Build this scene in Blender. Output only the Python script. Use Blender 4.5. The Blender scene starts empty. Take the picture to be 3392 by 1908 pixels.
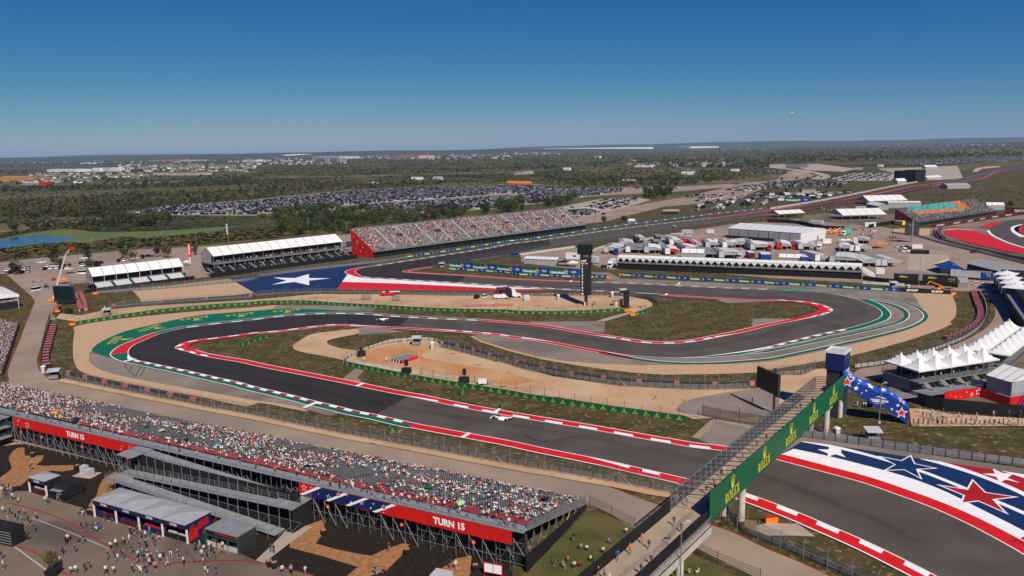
import bpy,bmesh,math,random
import numpy as np
from mathutils import Vector,Matrix
from mathutils.geometry import tessellate_polygon
R=math.radians
random.seed(7);RNG=np.random.default_rng(7)
scn=bpy.context.scene
COL=scn.collection
FPX,CX,CY,CAMH=2600.0,1696.0,954.0,66.0
ROLL=math.atan(0.01887)
PITCH=math.atan(464*math.cos(ROLL)/FPX)
FWD=Vector((0,math.cos(PITCH),-math.sin(PITCH)))
_r0=Vector((1,0,0));_u0=Vector((0,math.sin(PITCH),math.cos(PITCH)))
RIGHT=_r0*math.cos(ROLL)-_u0*math.sin(ROLL)
UP=_r0*math.sin(ROLL)+_u0*math.cos(ROLL)
EYE=Vector((0,0,CAMH))
cam_d=bpy.data.cameras.new('camera');cam=bpy.data.objects.new('camera',cam_d);COL.objects.link(cam)
cam_d.sensor_width=36.0;cam_d.lens=36.0*FPX/3392.0
cam_d.clip_start=0.5;cam_d.clip_end=120000
cam.matrix_world=Matrix(((RIGHT.x,UP.x,-FWD.x,EYE.x),(RIGHT.y,UP.y,-FWD.y,EYE.y),(RIGHT.z,UP.z,-FWD.z,EYE.z),(0,0,0,1)))
scn.camera=cam
SUN_EL,SUN_AZ=R(44),R(21)
to_sun=Vector((math.sin(SUN_AZ)*math.cos(SUN_EL),-math.cos(SUN_AZ)*math.cos(SUN_EL),math.sin(SUN_EL)))
wld=bpy.data.worlds.new('World');scn.world=wld;wld.use_nodes=True
nt=wld.node_tree;bg=nt.nodes['Background']
sky=nt.nodes.new('ShaderNodeTexSky');sky.sky_type='NISHITA';sky.sun_disc=False
sky.sun_elevation=SUN_EL;sky.sun_rotation=math.pi-SUN_AZ
sky.altitude=0;sky.air_density=0.5;sky.dust_density=0.3;sky.ozone_density=3.0
bg.inputs[1].default_value=0.093
_sp=nt.nodes.new('ShaderNodeSeparateColor');_cb=nt.nodes.new('ShaderNodeCombineColor');nt.links.new(sky.outputs[0],_sp.inputs[0])
for _i,(_ref,_e,_out)in enumerate(((5.3,2.1,2.6),(6.6,1.1,3.4),(7.1,0.35,4.3))):
 _d=nt.nodes.new('ShaderNodeMath');_d.operation='DIVIDE';_d.inputs[1].default_value=_ref;nt.links.new(_sp.outputs[_i],_d.inputs[0])
 _p=nt.nodes.new('ShaderNodeMath');_p.operation='POWER';_p.inputs[1].default_value=_e;nt.links.new(_d.outputs[0],_p.inputs[0])
 _m=nt.nodes.new('ShaderNodeMath');_m.operation='MULTIPLY';_m.inputs[1].default_value=_out;nt.links.new(_p.outputs[0],_m.inputs[0]);nt.links.new(_m.outputs[0],_cb.inputs[_i])
nt.links.new(_cb.outputs[0],bg.inputs[0])
sl=bpy.data.lights.new('sun','SUN');sl.energy=5.0;sl.angle=R(0.5);sl.color=(1.0,0.92,0.81)
so=bpy.data.objects.new('sun',sl);COL.objects.link(so);so.rotation_euler=to_sun.to_track_quat('Z','Y').to_euler()
vs=scn.view_settings
vs.view_transform='Standard';vs.look='None';vs.exposure=0.06;vs.gamma=1.0;vs.use_curve_mapping=False
_T={'F':(0,0,1.3168),'S':(0,0,1.0)}
for _i,_x in enumerate((0,850,1700,2542)):
 for _n,_y in(('A',460),('B',900),('C',1428)):
  _T[_n+str(_i+1)]=(_x,_y,1/3.019)
def q(tag,*pts):
 x0,y0,k=_T[tag]
 return[(x0+x*k,y0+y*k)for x,y in pts]
def P(u,v,z=0.0):
 d=FWD+RIGHT*((u-CX)/FPX)-UP*((v-CY)/FPX)
 t=(z-CAMH)/d.z
 return Vector((d.x*t,d.y*t,z))
def Q(tag,x,y,z=0.0):
 u,v=q(tag,(x,y))[0]
 return P(u,v,z)
def pix(p):
 d=Vector(p)-EYE;w=d.dot(FWD)
 return(CX+FPX*d.dot(RIGHT)/w,CY-FPX*d.dot(UP)/w)
def hgt(base,v_top):
 lo,hi=0.0,120.0
 for _ in range(40):
  m=(lo+hi)/2
  if pix((base.x,base.y,m))[1]>v_top:lo=m
  else:hi=m
 return lo
def catmull(pts,step=2.0,closed=False):
 pts=[Vector((p[0],p[1]))for p in pts]
 n=len(pts);out=[]
 rng=range(n if closed else n-1)
 for i in rng:
  p1,p2=pts[i],pts[(i+1)%n]
  p0=pts[i-1]if(i or closed)else p1*2-p2
  p3=pts[(i+2)%n]if(i+2<n or closed)else p2*2-p1
  d01,d12,d23=(max((p1-p0).length,.01)**.5,max((p2-p1).length,.01)**.5,max((p3-p2).length,.01)**.5)
  m1=(p2-p1)+d12*((p1-p0)/d01-(p2-p0)/(d01+d12))
  m2=(p2-p1)+d12*((p3-p2)/d23-(p3-p1)/(d12+d23))
  k=max(1,min(40,int((p2-p1).length/step)))
  for j in range(k):
   t=j/k;t2=t*t;t3=t2*t
   out.append((2*t3-3*t2+1)*p1+(t3-2*t2+t)*m1+(-2*t3+3*t2)*p2+(t3-t2)*m2)
 if not closed:out.append(pts[-1])
 return out
def ground(px):
 return[P(u,v).xy for u,v in px]
MATS={}
def mat(name,col,rough=0.7,metal=0.0,var=0.0,scale=1.0,col2=None,detail=4.0,coords='Object',bump=0.0,spec=0.3,emit=None,alpha=None,lo=0.35,hi=0.65,scale2=None,col3=None,amt3=(0.5,0.6)):
 if name in MATS:return MATS[name]
 m=bpy.data.materials.new(name);m.use_nodes=True;MATS[name]=m
 n=m.node_tree.nodes;l=m.node_tree.links;b=n['Principled BSDF']
 b.inputs['Base Color'].default_value=(*col,1);b.inputs['Roughness'].default_value=rough
 b.inputs['Metallic'].default_value=metal;b.inputs['Specular IOR Level'].default_value=spec
 if emit:
  b.inputs['Emission Color'].default_value=(*col,1);b.inputs['Emission Strength'].default_value=emit
 if var or col2 or bump:
  tc=n.new('ShaderNodeNewGeometry')if coords=='World' else n.new('ShaderNodeTexCoord')
  src=tc.outputs['Position']if coords=='World' else tc.outputs['Object']
  nz=n.new('ShaderNodeTexNoise');nz.inputs['Scale'].default_value=scale;nz.inputs['Detail'].default_value=detail
  l.new(src,nz.inputs['Vector'])
  mr=n.new('ShaderNodeMapRange');mr.inputs[1].default_value=lo;mr.inputs[2].default_value=hi
  l.new(nz.outputs['Fac'],mr.inputs[0])
  mx=n.new('ShaderNodeMix');mx.data_type='RGBA'
  c2=col2 or tuple(c*(1-var)for c in col)
  c1=col if col2 else tuple(min(1,c*(1+var))for c in col)
  mx.inputs[6].default_value=(*c1,1);mx.inputs[7].default_value=(*c2,1)
  l.new(mr.outputs[0],mx.inputs[0]);out=mx.outputs[2]
  if col3:
   n2=n.new('ShaderNodeTexNoise');n2.inputs['Scale'].default_value=scale2 or scale*.2;n2.inputs['Detail'].default_value=5
   l.new(src,n2.inputs['Vector'])
   m2=n.new('ShaderNodeMapRange');m2.inputs[1].default_value=amt3[0];m2.inputs[2].default_value=amt3[1]
   l.new(n2.outputs['Fac'],m2.inputs[0])
   x2=n.new('ShaderNodeMix');x2.data_type='RGBA';x2.inputs[7].default_value=(*col3,1)
   l.new(out,x2.inputs[6]);l.new(m2.outputs[0],x2.inputs[0]);out=x2.outputs[2]
  l.new(out,b.inputs['Base Color'])
  if bump:
   bp=n.new('ShaderNodeBump');bp.inputs['Strength'].default_value=bump;bp.inputs['Distance'].default_value=0.05
   l.new(nz.outputs['Fac'],bp.inputs['Height']);l.new(bp.outputs[0],b.inputs['Normal'])
 if alpha is not None:
  b.inputs['Alpha'].default_value=alpha
 return m
def vcol_mat(name,rough=0.8,mul=1.0):
 if name in MATS:return MATS[name]
 m=bpy.data.materials.new(name);m.use_nodes=True;MATS[name]=m
 n=m.node_tree.nodes;l=m.node_tree.links;b=n['Principled BSDF']
 a=n.new('ShaderNodeAttribute');a.attribute_name='col'
 l.new(a.outputs['Color'],b.inputs['Base Color']);b.inputs['Roughness'].default_value=rough
 b.inputs['Specular IOR Level'].default_value=0.2
 return m
class MB:
 def __init__(s,M=None):s.v=[];s.f=[];s.m=[];s.M=M
 def add(s,vs,fs,mi=0,M=None):
  o=len(s.v)
  T=s.M@M if(s.M is not None and M is not None)else(M if M is not None else s.M)
  s.v+=[tuple(T@Vector(p))for p in vs]if T is not None else[tuple(p)for p in vs]
  s.f+=[tuple(i+o for i in f)for f in fs];s.m+=[mi]*len(fs)
  return s
 def box(s,x0,x1,y0,y1,z0,z1,mi=0,M=None,top=None):
  fs=[(0,3,2,1),(4,5,6,7),(0,1,5,4),(1,2,6,5),(2,3,7,6),(3,0,4,7)]
  s.add([(x0,y0,z0),(x1,y0,z0),(x1,y1,z0),(x0,y1,z0),(x0,y0,z1),(x1,y0,z1),(x1,y1,z1),(x0,y1,z1)],fs,mi,M)
  if top is not None:s.m[-5]=top
  return s
 def hexa(s,b,t,mi=0,M=None):
  return s.add(list(b)+list(t),[(0,3,2,1),(4,5,6,7),(0,1,5,4),(1,2,6,5),(2,3,7,6),(3,0,4,7)],mi,M)
 def quad(s,a,b,c,d,mi=0):return s.add([a,b,c,d],[(0,1,2,3)],mi)
 def tube(s,p,p2,r,n=4,mi=0,r2=None,M=None,cap=True):
  p=Vector(p);e=Vector(p2);d=e-p
  if d.length<1e-6:return s
  d.normalize();a=d.orthogonal().normalized();b=d.cross(a);r2=r if r2 is None else r2
  vs=[]
  for k in range(n):
   t=2*math.pi*(k+.5)/n;w=a*math.cos(t)+b*math.sin(t)
   vs.append(p+w*r);vs.append(e+w*r2)
  fs=[(2*k,2*((k+1)%n),2*((k+1)%n)+1,2*k+1)for k in range(n)]
  if cap:fs+=[tuple(2*k for k in reversed(range(n))),tuple(2*k+1 for k in range(n))]
  return s.add(vs,fs,mi,M)
 def prism(s,poly,z0,z1,mi=0,M=None,cap=True,mi_side=None):
  n=len(poly);vs=[(p[0],p[1],z0)for p in poly]+[(p[0],p[1],z1)for p in poly]
  tris=tessellate_polygon([[Vector((p[0],p[1],0))for p in poly]])
  fs=[(i,(i+1)%n,(i+1)%n+n,i+n)for i in range(n)]
  s.add(vs,fs,mi if mi_side is None else mi_side,M)
  s.add(vs,[tuple(i+n for i in t)for t in tris],mi,M)
  if cap:s.add(vs,[tuple(reversed(t))for t in tris],mi,M)
  return s
 def xprism(s,prof,x0,x1,mi=0,M=None):
  n=len(prof);vs=[(x0,p[0],p[1])for p in prof]+[(x1,p[0],p[1])for p in prof]
  tris=tessellate_polygon([[Vector((p[0],p[1],0))for p in prof]])
  fs=[(i,(i+1)%n,(i+1)%n+n,i+n)for i in range(n)]
  return s.add(vs,fs+[tuple(t)for t in tris]+[tuple(i+n for i in t)for t in tris],mi,M)
 def mesh(s,name,mats,smooth=False,recalc=True):
  me=bpy.data.meshes.new(name)
  me.from_pydata(s.v,[],s.f)
  for m in(mats if isinstance(mats,(list,tuple))else[mats]):me.materials.append(MATS[m]if isinstance(m,str)else m)
  if any(s.m):me.polygons.foreach_set('material_index',s.m)
  if recalc:
   bm=bmesh.new();bm.from_mesh(me);bmesh.ops.recalc_face_normals(bm,faces=bm.faces);bm.to_mesh(me);bm.free()
  if smooth:me.polygons.foreach_set('use_smooth',[True]*len(me.polygons))
  me.update();return me
 def build(s,name,mats,parent=None,smooth=False,**kw):
  return obj(name,s.mesh(name,mats,smooth),parent,**kw)
def obj(name,me,parent=None,loc=None,rz=0.0,scale=None,label=None,cat=None,group=None,kind=None):
 o=bpy.data.objects.new(name,me);COL.objects.link(o)
 if parent is not None:o.parent=parent
 if loc is not None:o.location=loc
 if rz:o.rotation_euler=(0,0,rz)
 if scale is not None:o.scale=scale if hasattr(scale,'__len__')else(scale,)*3
 tag(o,label,cat,group,kind);return o
ALL=[]
def tag(o,label=None,cat=None,group=None,kind=None):
 if label:o['label']=label;ALL.append(o)
 if cat:o['category']=cat
 if group:o['group']=group
 if kind:o['kind']=kind
 return o
def thing(name,label,cat,loc=(0,0,0),rz=0.0,group=None,scale=None):
 return obj(name,None,None,loc,rz,scale,label,cat,group)
def frame(a,b,away=True):
 a=Vector((a[0],a[1],0));d=(Vector((b[0],b[1],0))-a);L=d.length;ang=math.atan2(d.y,d.x)
 return a,ang,L
def kit_spawn(kit,name,label,cat,loc,rz=0.0,group=None,scale=None):
 r=thing(name,label,cat,loc,rz,group,scale)
 for part,me,*sub in kit:
  p=obj(part,me,r)
  for sp,sm in(sub[0]if sub else()):obj(sp,sm,p)
 return r
LAYER=[0.0]
ZC=[0.004]
def sheet(name,px,material,z,smooth=True,step=2.0,kind='structure',parent=None,xy=None,label=None):
 if z is None or(z<0.0281 and parent is None):ZC[0]+=0.003;z=ZC[0]
 pts=xy if xy is not None else ground(px)
 if smooth:pts=catmull(pts,step,True)
 vs=[(p[0],p[1],z)for p in pts]
 fs=tessellate_polygon([[Vector((p[0],p[1],0))for p in pts]])
 me=bpy.data.meshes.new(name);me.from_pydata(vs,[],[tuple(f)for f in fs])
 me.materials.append(MATS[material]);
 bm=bmesh.new();bm.from_mesh(me)
 for f in bm.faces:
  if f.normal.z<0:f.normal_flip()
 bm.to_mesh(me);bm.free();me.update()
 return obj(name,me,parent,kind=None if parent else kind,label=label)
class Path:
 def __init__(s,px=None,xy=None,step=1.5,smooth=True):
  pts=xy if xy is not None else ground(px)
  pts=catmull(pts,step)if smooth else[Vector((p[0],p[1]))for p in pts]
  s.p=np.array([(p[0],p[1])for p in pts])
  keep=np.r_[True,np.hypot(*np.diff(s.p,axis=0).T)>1e-3];s.p=s.p[keep]
  s.s=np.r_[0,np.cumsum(np.hypot(*np.diff(s.p,axis=0).T))]
 @property
 def L(s):return s.s[-1]
 def at(s,t):return np.array([np.interp(t,s.s,s.p[:,0]),np.interp(t,s.s,s.p[:,1])])
 def where(s,u,v):
  g=P(u,v);d=np.hypot(s.p[:,0]-g.x,s.p[:,1]-g.y);return float(s.s[int(d.argmin())])
 def dirn(s,t,h=0.8):
  d=s.at(min(t+h,s.L))-s.at(max(t-h,0));return d/(np.hypot(*d)+1e-9)
 def off(s,t,d):
  e=s.dirn(t);return s.at(t)+np.array([-e[1],e[0]])*d
 def cut(s,a,b,step=1.5):
  n=max(2,int(abs(b-a)/step)+1);return np.linspace(a,b,n)
def band(path,a,b,d0,d1,name,material,z,parent=None,e0=None,e1=None,step=1.5,h=0.0,kind=None):
 """strip between offsets d0 and d1 (tapering to e0, e1 at the end) from a to b along the path"""
 ts=path.cut(a,b,step);n=len(ts);vs=[];fs=[]
 for i,t in enumerate(ts):
  k=i/(n-1);A=d0+((e0 if e0 is not None else d0)-d0)*k;B=d1+((e1 if e1 is not None else d1)-d1)*k
  pa,pb=path.off(t,A),path.off(t,B);vs+=[(pa[0],pa[1],z),(pb[0],pb[1],z+h)]
 fs=[(2*i,2*i+2,2*i+3,2*i+1)for i in range(n-1)]
 me=bpy.data.meshes.new(name);me.from_pydata(vs,[],fs);me.materials.append(MATS[material])
 bm=bmesh.new();bm.from_mesh(me)
 for f in bm.faces:
  if f.normal.z<0:f.normal_flip()
 bm.to_mesh(me);bm.free();me.update()
 return obj(name,me,parent,kind=kind)
mat('steel',(0.36,0.37,0.38),0.45,0.75,var=.12,scale=2.0);mat('galv',(0.22,0.225,0.23),0.55,0.3,var=.15,scale=1.0);mat('dark_steel',(0.05,0.052,0.055),0.5,0.4,var=.2,scale=2)
mat('black',(0.010,0.010,0.011),0.7,var=.25,scale=.8);mat('black_mesh',(0.008,0.008,0.009),0.9,var=.35,scale=.5);mat('rubber',(0.018,0.018,0.018),0.85,var=.3,scale=3)
mat('white_fabric',(0.67,0.66,0.635),0.6,var=.05,scale=.5,spec=.2,detail=6);mat('grey_fabric',(0.30,0.305,0.31),0.6,var=.08,scale=.6,spec=.2);mat('white_metal',(0.66,0.66,0.65),0.4,var=.05,scale=.7)
mat('grey_panel',(0.42,0.42,0.43),0.6,var=.08,scale=.6);mat('mid_grey',(0.20,0.20,0.205),0.6,var=.1,scale=.6);mat('deck',(0.24,0.25,0.255),0.6,0.1,var=.12,scale=.7)
mat('glass_dark',(0.008,0.009,0.011),0.2,spec=.25);mat('screen',(0.005,0.013,0.014),0.4,spec=.2,var=.4,scale=.25)
mat('red_board',(0.55,0.010,0.008),0.5,var=.08,scale=.6);mat('green_board',(0.002,0.100,0.042),0.5,var=.1,scale=.5);mat('blue_board',(0.006,0.04,0.22),0.5,var=.1,scale=.5);mat('navy_board',(0.006,0.016,0.09),0.45,var=.12,scale=.5)
mat('white_print',(0.82,0.82,0.80),0.5);mat('yellow_print',(0.78,0.64,0.03),0.5);mat('red_print',(0.62,0.010,0.016),0.5);mat('maroon',(0.09,0.008,0.02),0.5,var=.1,scale=.6);mat('orange',(0.85,0.20,0.012),0.45,var=.08,scale=.8)
mat('yellow',(0.75,0.55,0.02),.45,var=.05,scale=1);mat('pale_fabric',(0.50,0.50,0.49),.6,var=.06,scale=.6,spec=.2);mat('timber',(0.42,0.20,0.07),.8,var=.3,scale=.3);mat('purple',(0.022,0.010,0.055),.5);mat('wood',(0.30,0.19,0.09),.7,var=.2,scale=3);mat('tan_wall',(0.42,0.34,0.23),.8,var=.08,scale=.6);mat('teal',(0.03,0.48,0.43),.6);mat('concrete_wall',(0.47,0.43,0.37),.85,var=.12,scale=.5)
mat('pink_block',(0.50,0.13,0.15),0.6,var=.25,scale=.8);mat('seat_grey',(0.10,0.105,0.11),.5,var=.2,scale=1);mat('seat_red',(0.34,0.045,0.055),.5,var=.15,scale=1);mat('seat_dark',(0.012,0.012,0.014),.6,var=.2,scale=1)
mat('bark_wood',(0.07,0.055,0.04),.9,var=.3,scale=3);mat('roof_grey',(0.13,0.12,0.115),.85,var=.2,scale=.4);mat('roof_brown',(0.16,0.12,0.095),.85,var=.2,scale=.4);mat('brick',(0.30,0.22,0.17),.85,var=.15,scale=.5)
def leafmat(name,c,c2):
 m=mat(name,c,.75,col2=c2,scale=.45,detail=5,spec=.15,lo=.35,hi=.65);return m
leafmat('leaf_green',(0.058,0.070,0.014),(0.030,0.038,0.008));leafmat('leaf_dark',(0.026,0.036,0.011),(0.014,0.02,0.006));leafmat('leaf_olive',(0.098,0.092,0.020),(0.052,0.052,0.012));leafmat('leaf_brown',(0.092,0.062,0.027),(0.050,0.040,0.016));leafmat('leaf_bright',(0.055,0.085,0.016),(0.03,0.05,0.01));leafmat('reed',(0.125,0.088,0.030),(0.07,0.055,0.016))
vcol_mat('clothes',.85);vcol_mat('car_paint',.5);MATS['car_paint'].node_tree.nodes['Principled BSDF'].inputs['Specular IOR Level'].default_value=.15
_dg=None
def text_mesh(s,bold=0.0,sx=1.0):
 cu=bpy.data.curves.new('t','FONT');cu.body=s;cu.size=1.0;cu.offset=bold;cu.resolution_u=3;cu.fill_mode='FRONT' if hasattr(cu,'fill_mode')else 'FRONT'
 o=bpy.data.objects.new('t',cu);COL.objects.link(o)
 dg=bpy.context.evaluated_depsgraph_get();me=bpy.data.meshes.new_from_object(o.evaluated_get(dg))
 bm=bmesh.new();bm.from_mesh(me)
 vs=[(v.co.x,v.co.y)for v in bm.verts];bm.verts.index_update();fs=[tuple(v.index for v in f.verts)for f in bm.faces];bm.free()
 bpy.data.objects.remove(o);bpy.data.curves.remove(cu);bpy.data.meshes.remove(me)
 xs=[v[0]for v in vs];ys=[v[1]for v in vs];x0=min(xs);y0=min(ys);h=max(ys)-y0
 out=[((x-x0)/h*sx,0.0,(y-y0)/h)for x,y in vs]
 return out,fs,(max(xs)-x0)/h*sx
TXT={}
def T_(s,bold=0.0,sx=1.0):
 k=(s,bold,sx)
 if k not in TXT:TXT[k]=text_mesh(s,bold,sx)
 return TXT[k]
def put_text(mb,s,x,y,z,h,mi,bold=0.02,sx=1.0,center=False,flip=False):
 vs,fs,w=T_(s,bold,sx)
 if center:x-=w*h/2
 mb.add([(x+p[0]*h,y,z+p[2]*h)for p in vs],fs,mi);return w*h
def poly_xz(mb,pts,y,mi):
 fs=tessellate_polygon([[Vector((p[0],p[1],0))for p in pts]])
 mb.add([(p[0],y,p[1])for p in pts],[tuple(f)for f in fs],mi)
def star_pts(cx,cz,r,k=.42,rot=0.0,sx=1.0):
 return[(cx+sx*(r if i%2==0 else r*k)*math.sin(rot+math.pi*i/5),cz+(r if i%2==0 else r*k)*math.cos(rot+math.pi*i/5))for i in range(10)]
def serif_word(mb,x,y,z,h,mi):
 w=.62*h;t=.13*h;s=.055*h;g=.16*h
 def bx(a,b,c,d):poly_xz(mb,[(a,c),(b,c),(b,d),(a,d)],y,mi)
 def serif(cx,cz):bx(cx-t*.95,cx+t*.95,cz,cz+s)
 bx(x+.08*h,x+.08*h+t,z,z+h);serif(x+.08*h+t/2,z);bx(x,x+.3*h,z+h-s,z+h)
 n=8;o=[(x+.26*h+.26*h*math.sin(math.pi*k/n),z+.75*h+.25*h*math.cos(math.pi*k/n))for k in range(n+1)];i_=[(x+.26*h+.14*h*math.sin(math.pi*k/n),z+.75*h+.19*h*math.cos(math.pi*k/n))for k in range(n+1)]
 for k in range(n):poly_xz(mb,[o[k],o[k+1],i_[k+1],i_[k]],y,mi)
 bx(x+.2*h,x+.28*h,z+.5*h,z+.56*h);poly_xz(mb,[(x+.24*h,z+.5*h),(x+.38*h,z+.5*h),(x+.62*h,z),(x+.46*h,z)],y,mi)
 x+=w+g*.6
 n=14;ro=[(x+.38*h+.38*h*math.sin(2*math.pi*k/n),z+.5*h+.52*h*math.cos(2*math.pi*k/n))for k in range(n)];ri=[(x+.38*h+.24*h*math.sin(2*math.pi*k/n),z+.5*h+.45*h*math.cos(2*math.pi*k/n))for k in range(n)]
 for k in range(n):poly_xz(mb,[ro[k],ro[(k+1)%n],ri[(k+1)%n],ri[k]],y,mi)
 x+=.76*h+g*.8
 bx(x+.08*h,x+.08*h+t,z,z+h);serif(x+.08*h+t/2,z+h-s);bx(x,x+.55*h,z,z+s*1.4);bx(x+.49*h,x+.55*h,z,z+.26*h)
 x+=.55*h+g*.8
 bx(x+.08*h,x+.08*h+t,z,z+h);bx(x,x+.55*h,z,z+s*1.4);bx(x,x+.52*h,z+h-s*1.4,z+h);bx(x+.2*h,x+.4*h,z+.47*h,z+.54*h);bx(x+.49*h,x+.55*h,z,z+.22*h);bx(x+.46*h,x+.52*h,z+.8*h,z+h)
 x+=.55*h+g*.6
 poly_xz(mb,[(x+.06*h,z+h),(x+.24*h,z+h),(x+.66*h,z),(x+.48*h,z)],y,mi);poly_xz(mb,[(x+.56*h,z+h),(x+.64*h,z+h),(x+.14*h,z),(x+.06*h,z)],y-.001,mi)
 for cx,cz in((.15,0),(.57,0),(.15,.945),(.6,.945)):serif(x+cx*h,z+cz*h)
 return 3.55*h
def crown(mb,cx,y,z,h,mi):
 b=[(cx-.22*h,z+.02*h),(cx,z-.04*h),(cx+.22*h,z+.02*h),(cx+.24*h,z+.14*h),(cx-.24*h,z+.14*h)]
 poly_xz(mb,b,y,mi)
 for k,(dx,dz)in enumerate(((-.40,.70),(-.22,.86),(0,.93),(.22,.86),(.40,.70))):
  bx_=cx+dx*.42;px_,pz=cx+dx*h,z+dz*h
  poly_xz(mb,[(cx+dx*.45*h-.055*h,z+.17*h),(cx+dx*.45*h+.055*h,z+.17*h),(px_+.012*h,pz),(px_-.012*h,pz)],y,mi)
  poly_xz(mb,[(px_+.055*h*math.cos(math.pi*i/3),pz+.05*h+.055*h*math.sin(math.pi*i/3))for i in range(6)],y-.002,mi)
def skin_person(pose,sub=1):
 J={'pel':(0,0,.93,.135,.10),'wai':(0,0,1.12,.125,.09),'che':(0,.01,1.34,.165,.105),'nek':(0,0,1.49,.055,.055),'hed':(0,.015,1.60,.085,.095),'top':(0,.01,1.71,.07,.08)}
 E=[('pel','wai'),('wai','che'),('che','nek'),('nek','hed'),('hed','top')]
 st,ar,sit,lift,lean=pose
 for sd,n in((-1,'l'),(1,'r')):
  J['sh'+n]=(sd*.19,0,1.41,.062,.062);f=ar*sd
  if lift and(sd==1 or lift>1):J['el'+n]=(sd*.25,.16,1.24,.045,.045);J['wr'+n]=(sd*.14,.30,1.42,.034,.034)
  else:J['el'+n]=(sd*.25,-.03-f*.13,1.14,.045,.045);J['wr'+n]=(sd*.26,.06-f*.22,.90,.034,.034)
  J['hip'+n]=(sd*.095,0,.87,.088,.088)
  if sit:
   J['kn'+n]=(sd*.13,.42,.90,.062,.062);J['an'+n]=(sd*.13,.44,.50,.042,.042);J['to'+n]=(sd*.14,.58,.45,.045,.035)
  else:
   a=st*sd;J['kn'+n]=(sd*.10,.05+a*.16,.49,.06,.06);J['an'+n]=(sd*.10,-.03+a*.36,.09+max(0,-a)*.12,.042,.042);J['to'+n]=(sd*.115,.13+a*.36,.035+max(0,-a)*.06,.045,.035)
  E+=[('che','sh'+n),('sh'+n,'el'+n),('el'+n,'wr'+n),('pel','hip'+n),('hip'+n,'kn'+n),('kn'+n,'an'+n),('an'+n,'to'+n)]
 names=list(J);idx={k:i for i,k in enumerate(names)}
 vs=[]
 for k in names:
  x,y,z=J[k][:3]
  if k[:2]not in('hi','kn','an','to')and k!='pel':y+=lean*(z-.9)
  vs.append((x,y,z-(.45 if sit else 0)))
 me=bpy.data.meshes.new('p');me.from_pydata(vs,[(idx[a],idx[b])for a,b in E],[]);o=bpy.data.objects.new('p',me);COL.objects.link(o)
 md=o.modifiers.new('s','SKIN');
 lay=me.skin_vertices[0]if me.skin_vertices else None
 if lay is None:
  bm=bmesh.new();bm.from_mesh(me);bm.verts.layers.skin.verify();bm.to_mesh(me);bm.free();lay=me.skin_vertices[0]
 for i,k in enumerate(names):lay.data[i].radius=J[k][3:5];lay.data[i].use_root=(k=='pel')
 if sub:sd_=o.modifiers.new('d','SUBSURF');sd_.levels=sub;sd_.render_levels=sub
 dg=bpy.context.evaluated_depsgraph_get();m2=bpy.data.meshes.new_from_object(o.evaluated_get(dg))
 bpy.data.objects.remove(o);bpy.data.meshes.remove(me)
 co=np.empty(len(m2.vertices)*3);m2.vertices.foreach_get('co',co);co=co.reshape(-1,3)
 best=np.full(len(co),9e9);reg=np.zeros(len(co),int);tt=np.zeros(len(co))
 cls={'pel':0}
 for a,b in E:
  A,Bv=np.array(vs[idx[a]]),np.array(vs[idx[b]]);d=Bv-A;t=np.clip(((co-A)@d)/(d@d),0,1);D=np.linalg.norm(co-(A+t[:,None]*d),axis=1)
  c={'wai':1,'che':1,'nek':3,'hed':3,'top':4}.get(b,{'sh':1,'el':1,'wr':3,'hi':2,'kn':2,'an':5,'to':6}[b[:2]]if b[:2]in('sh','el','wr','hi','kn','an','to')else 1)
  w=D<best;best[w]=D[w];reg[w]=c;tt[w]=t[w]
 reg[(reg==1)&(co[:,2]<vs[idx['pel']][2]+.06)]=2
 faces=[tuple(p.vertices)for p in m2.polygons];bpy.data.meshes.remove(m2)
 return co,faces,reg
POSES={'walking':(1,1,0,0,.04),'striding':(-1.15,-1,0,0,.05),'standing':(.15,.2,0,0,0),'standing with arm raised':(.1,.3,0,1,0),'standing with both hands raised':(.2,.1,0,2,.02),'sitting':(0,0,1,0,.05),'sitting with hands raised':(0,0,1,2,.08)}
BODY={k:skin_person(v,1)for k,v in POSES.items()}
LOWBODY={k:skin_person(POSES[k],0)for k in('sitting','sitting with hands raised','standing')}
SHIRTS={'white':(.68,.68,.68),'black':(.012,.012,.014),'red':(.50,.015,.02),'navy':(.012,.02,.07),'grey':(.22,.22,.23),'orange':(.75,.16,.02),'light blue':(.25,.45,.62),'green':(.02,.20,.11),'teal':(.03,.35,.36),'pink':(.62,.25,.28),'purple':(.12,.04,.22),'olive':(.12,.12,.06),'yellow':(.68,.55,.06),'cream':(.60,.53,.40),'royal blue':(.02,.10,.45)}
PANTS={'black trousers':((.012,.012,.014),1),'dark shorts':((.02,.02,.025),0),'blue jeans':((.06,.11,.2),1),'khaki shorts':((.32,.25,.16),0),'white shorts':((.65,.64,.62),0),'grey trousers':((.15,.15,.16),1),'denim shorts':((.12,.2,.32),0)}
SKINS=[(.33,.19,.125),(.24,.13,.08),(.09,.045,.03),(.40,.25,.18)]
HEADS={'white cap':(.75,.75,.73),'black cap':(.012,.012,.012),'dark hair':(.02,.014,.01),'brown hair':(.07,.04,.02),'red cap':(.5,.02,.02),'blond hair':(.35,.24,.1),'orange cap':(.75,.16,.02),'straw hat':(.5,.4,.22)}
def body_cols(reg,shirt,pants,skin,head):
 pc,long_=PANTS[pants]
 tab=np.array([pc,SHIRTS[shirt],pc,skin,HEADS[head],pc if long_ else skin,(.6,.6,.58)if random.random()<.6 else(.02,.02,.02)])
 return tab[reg]
PM={}
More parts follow.
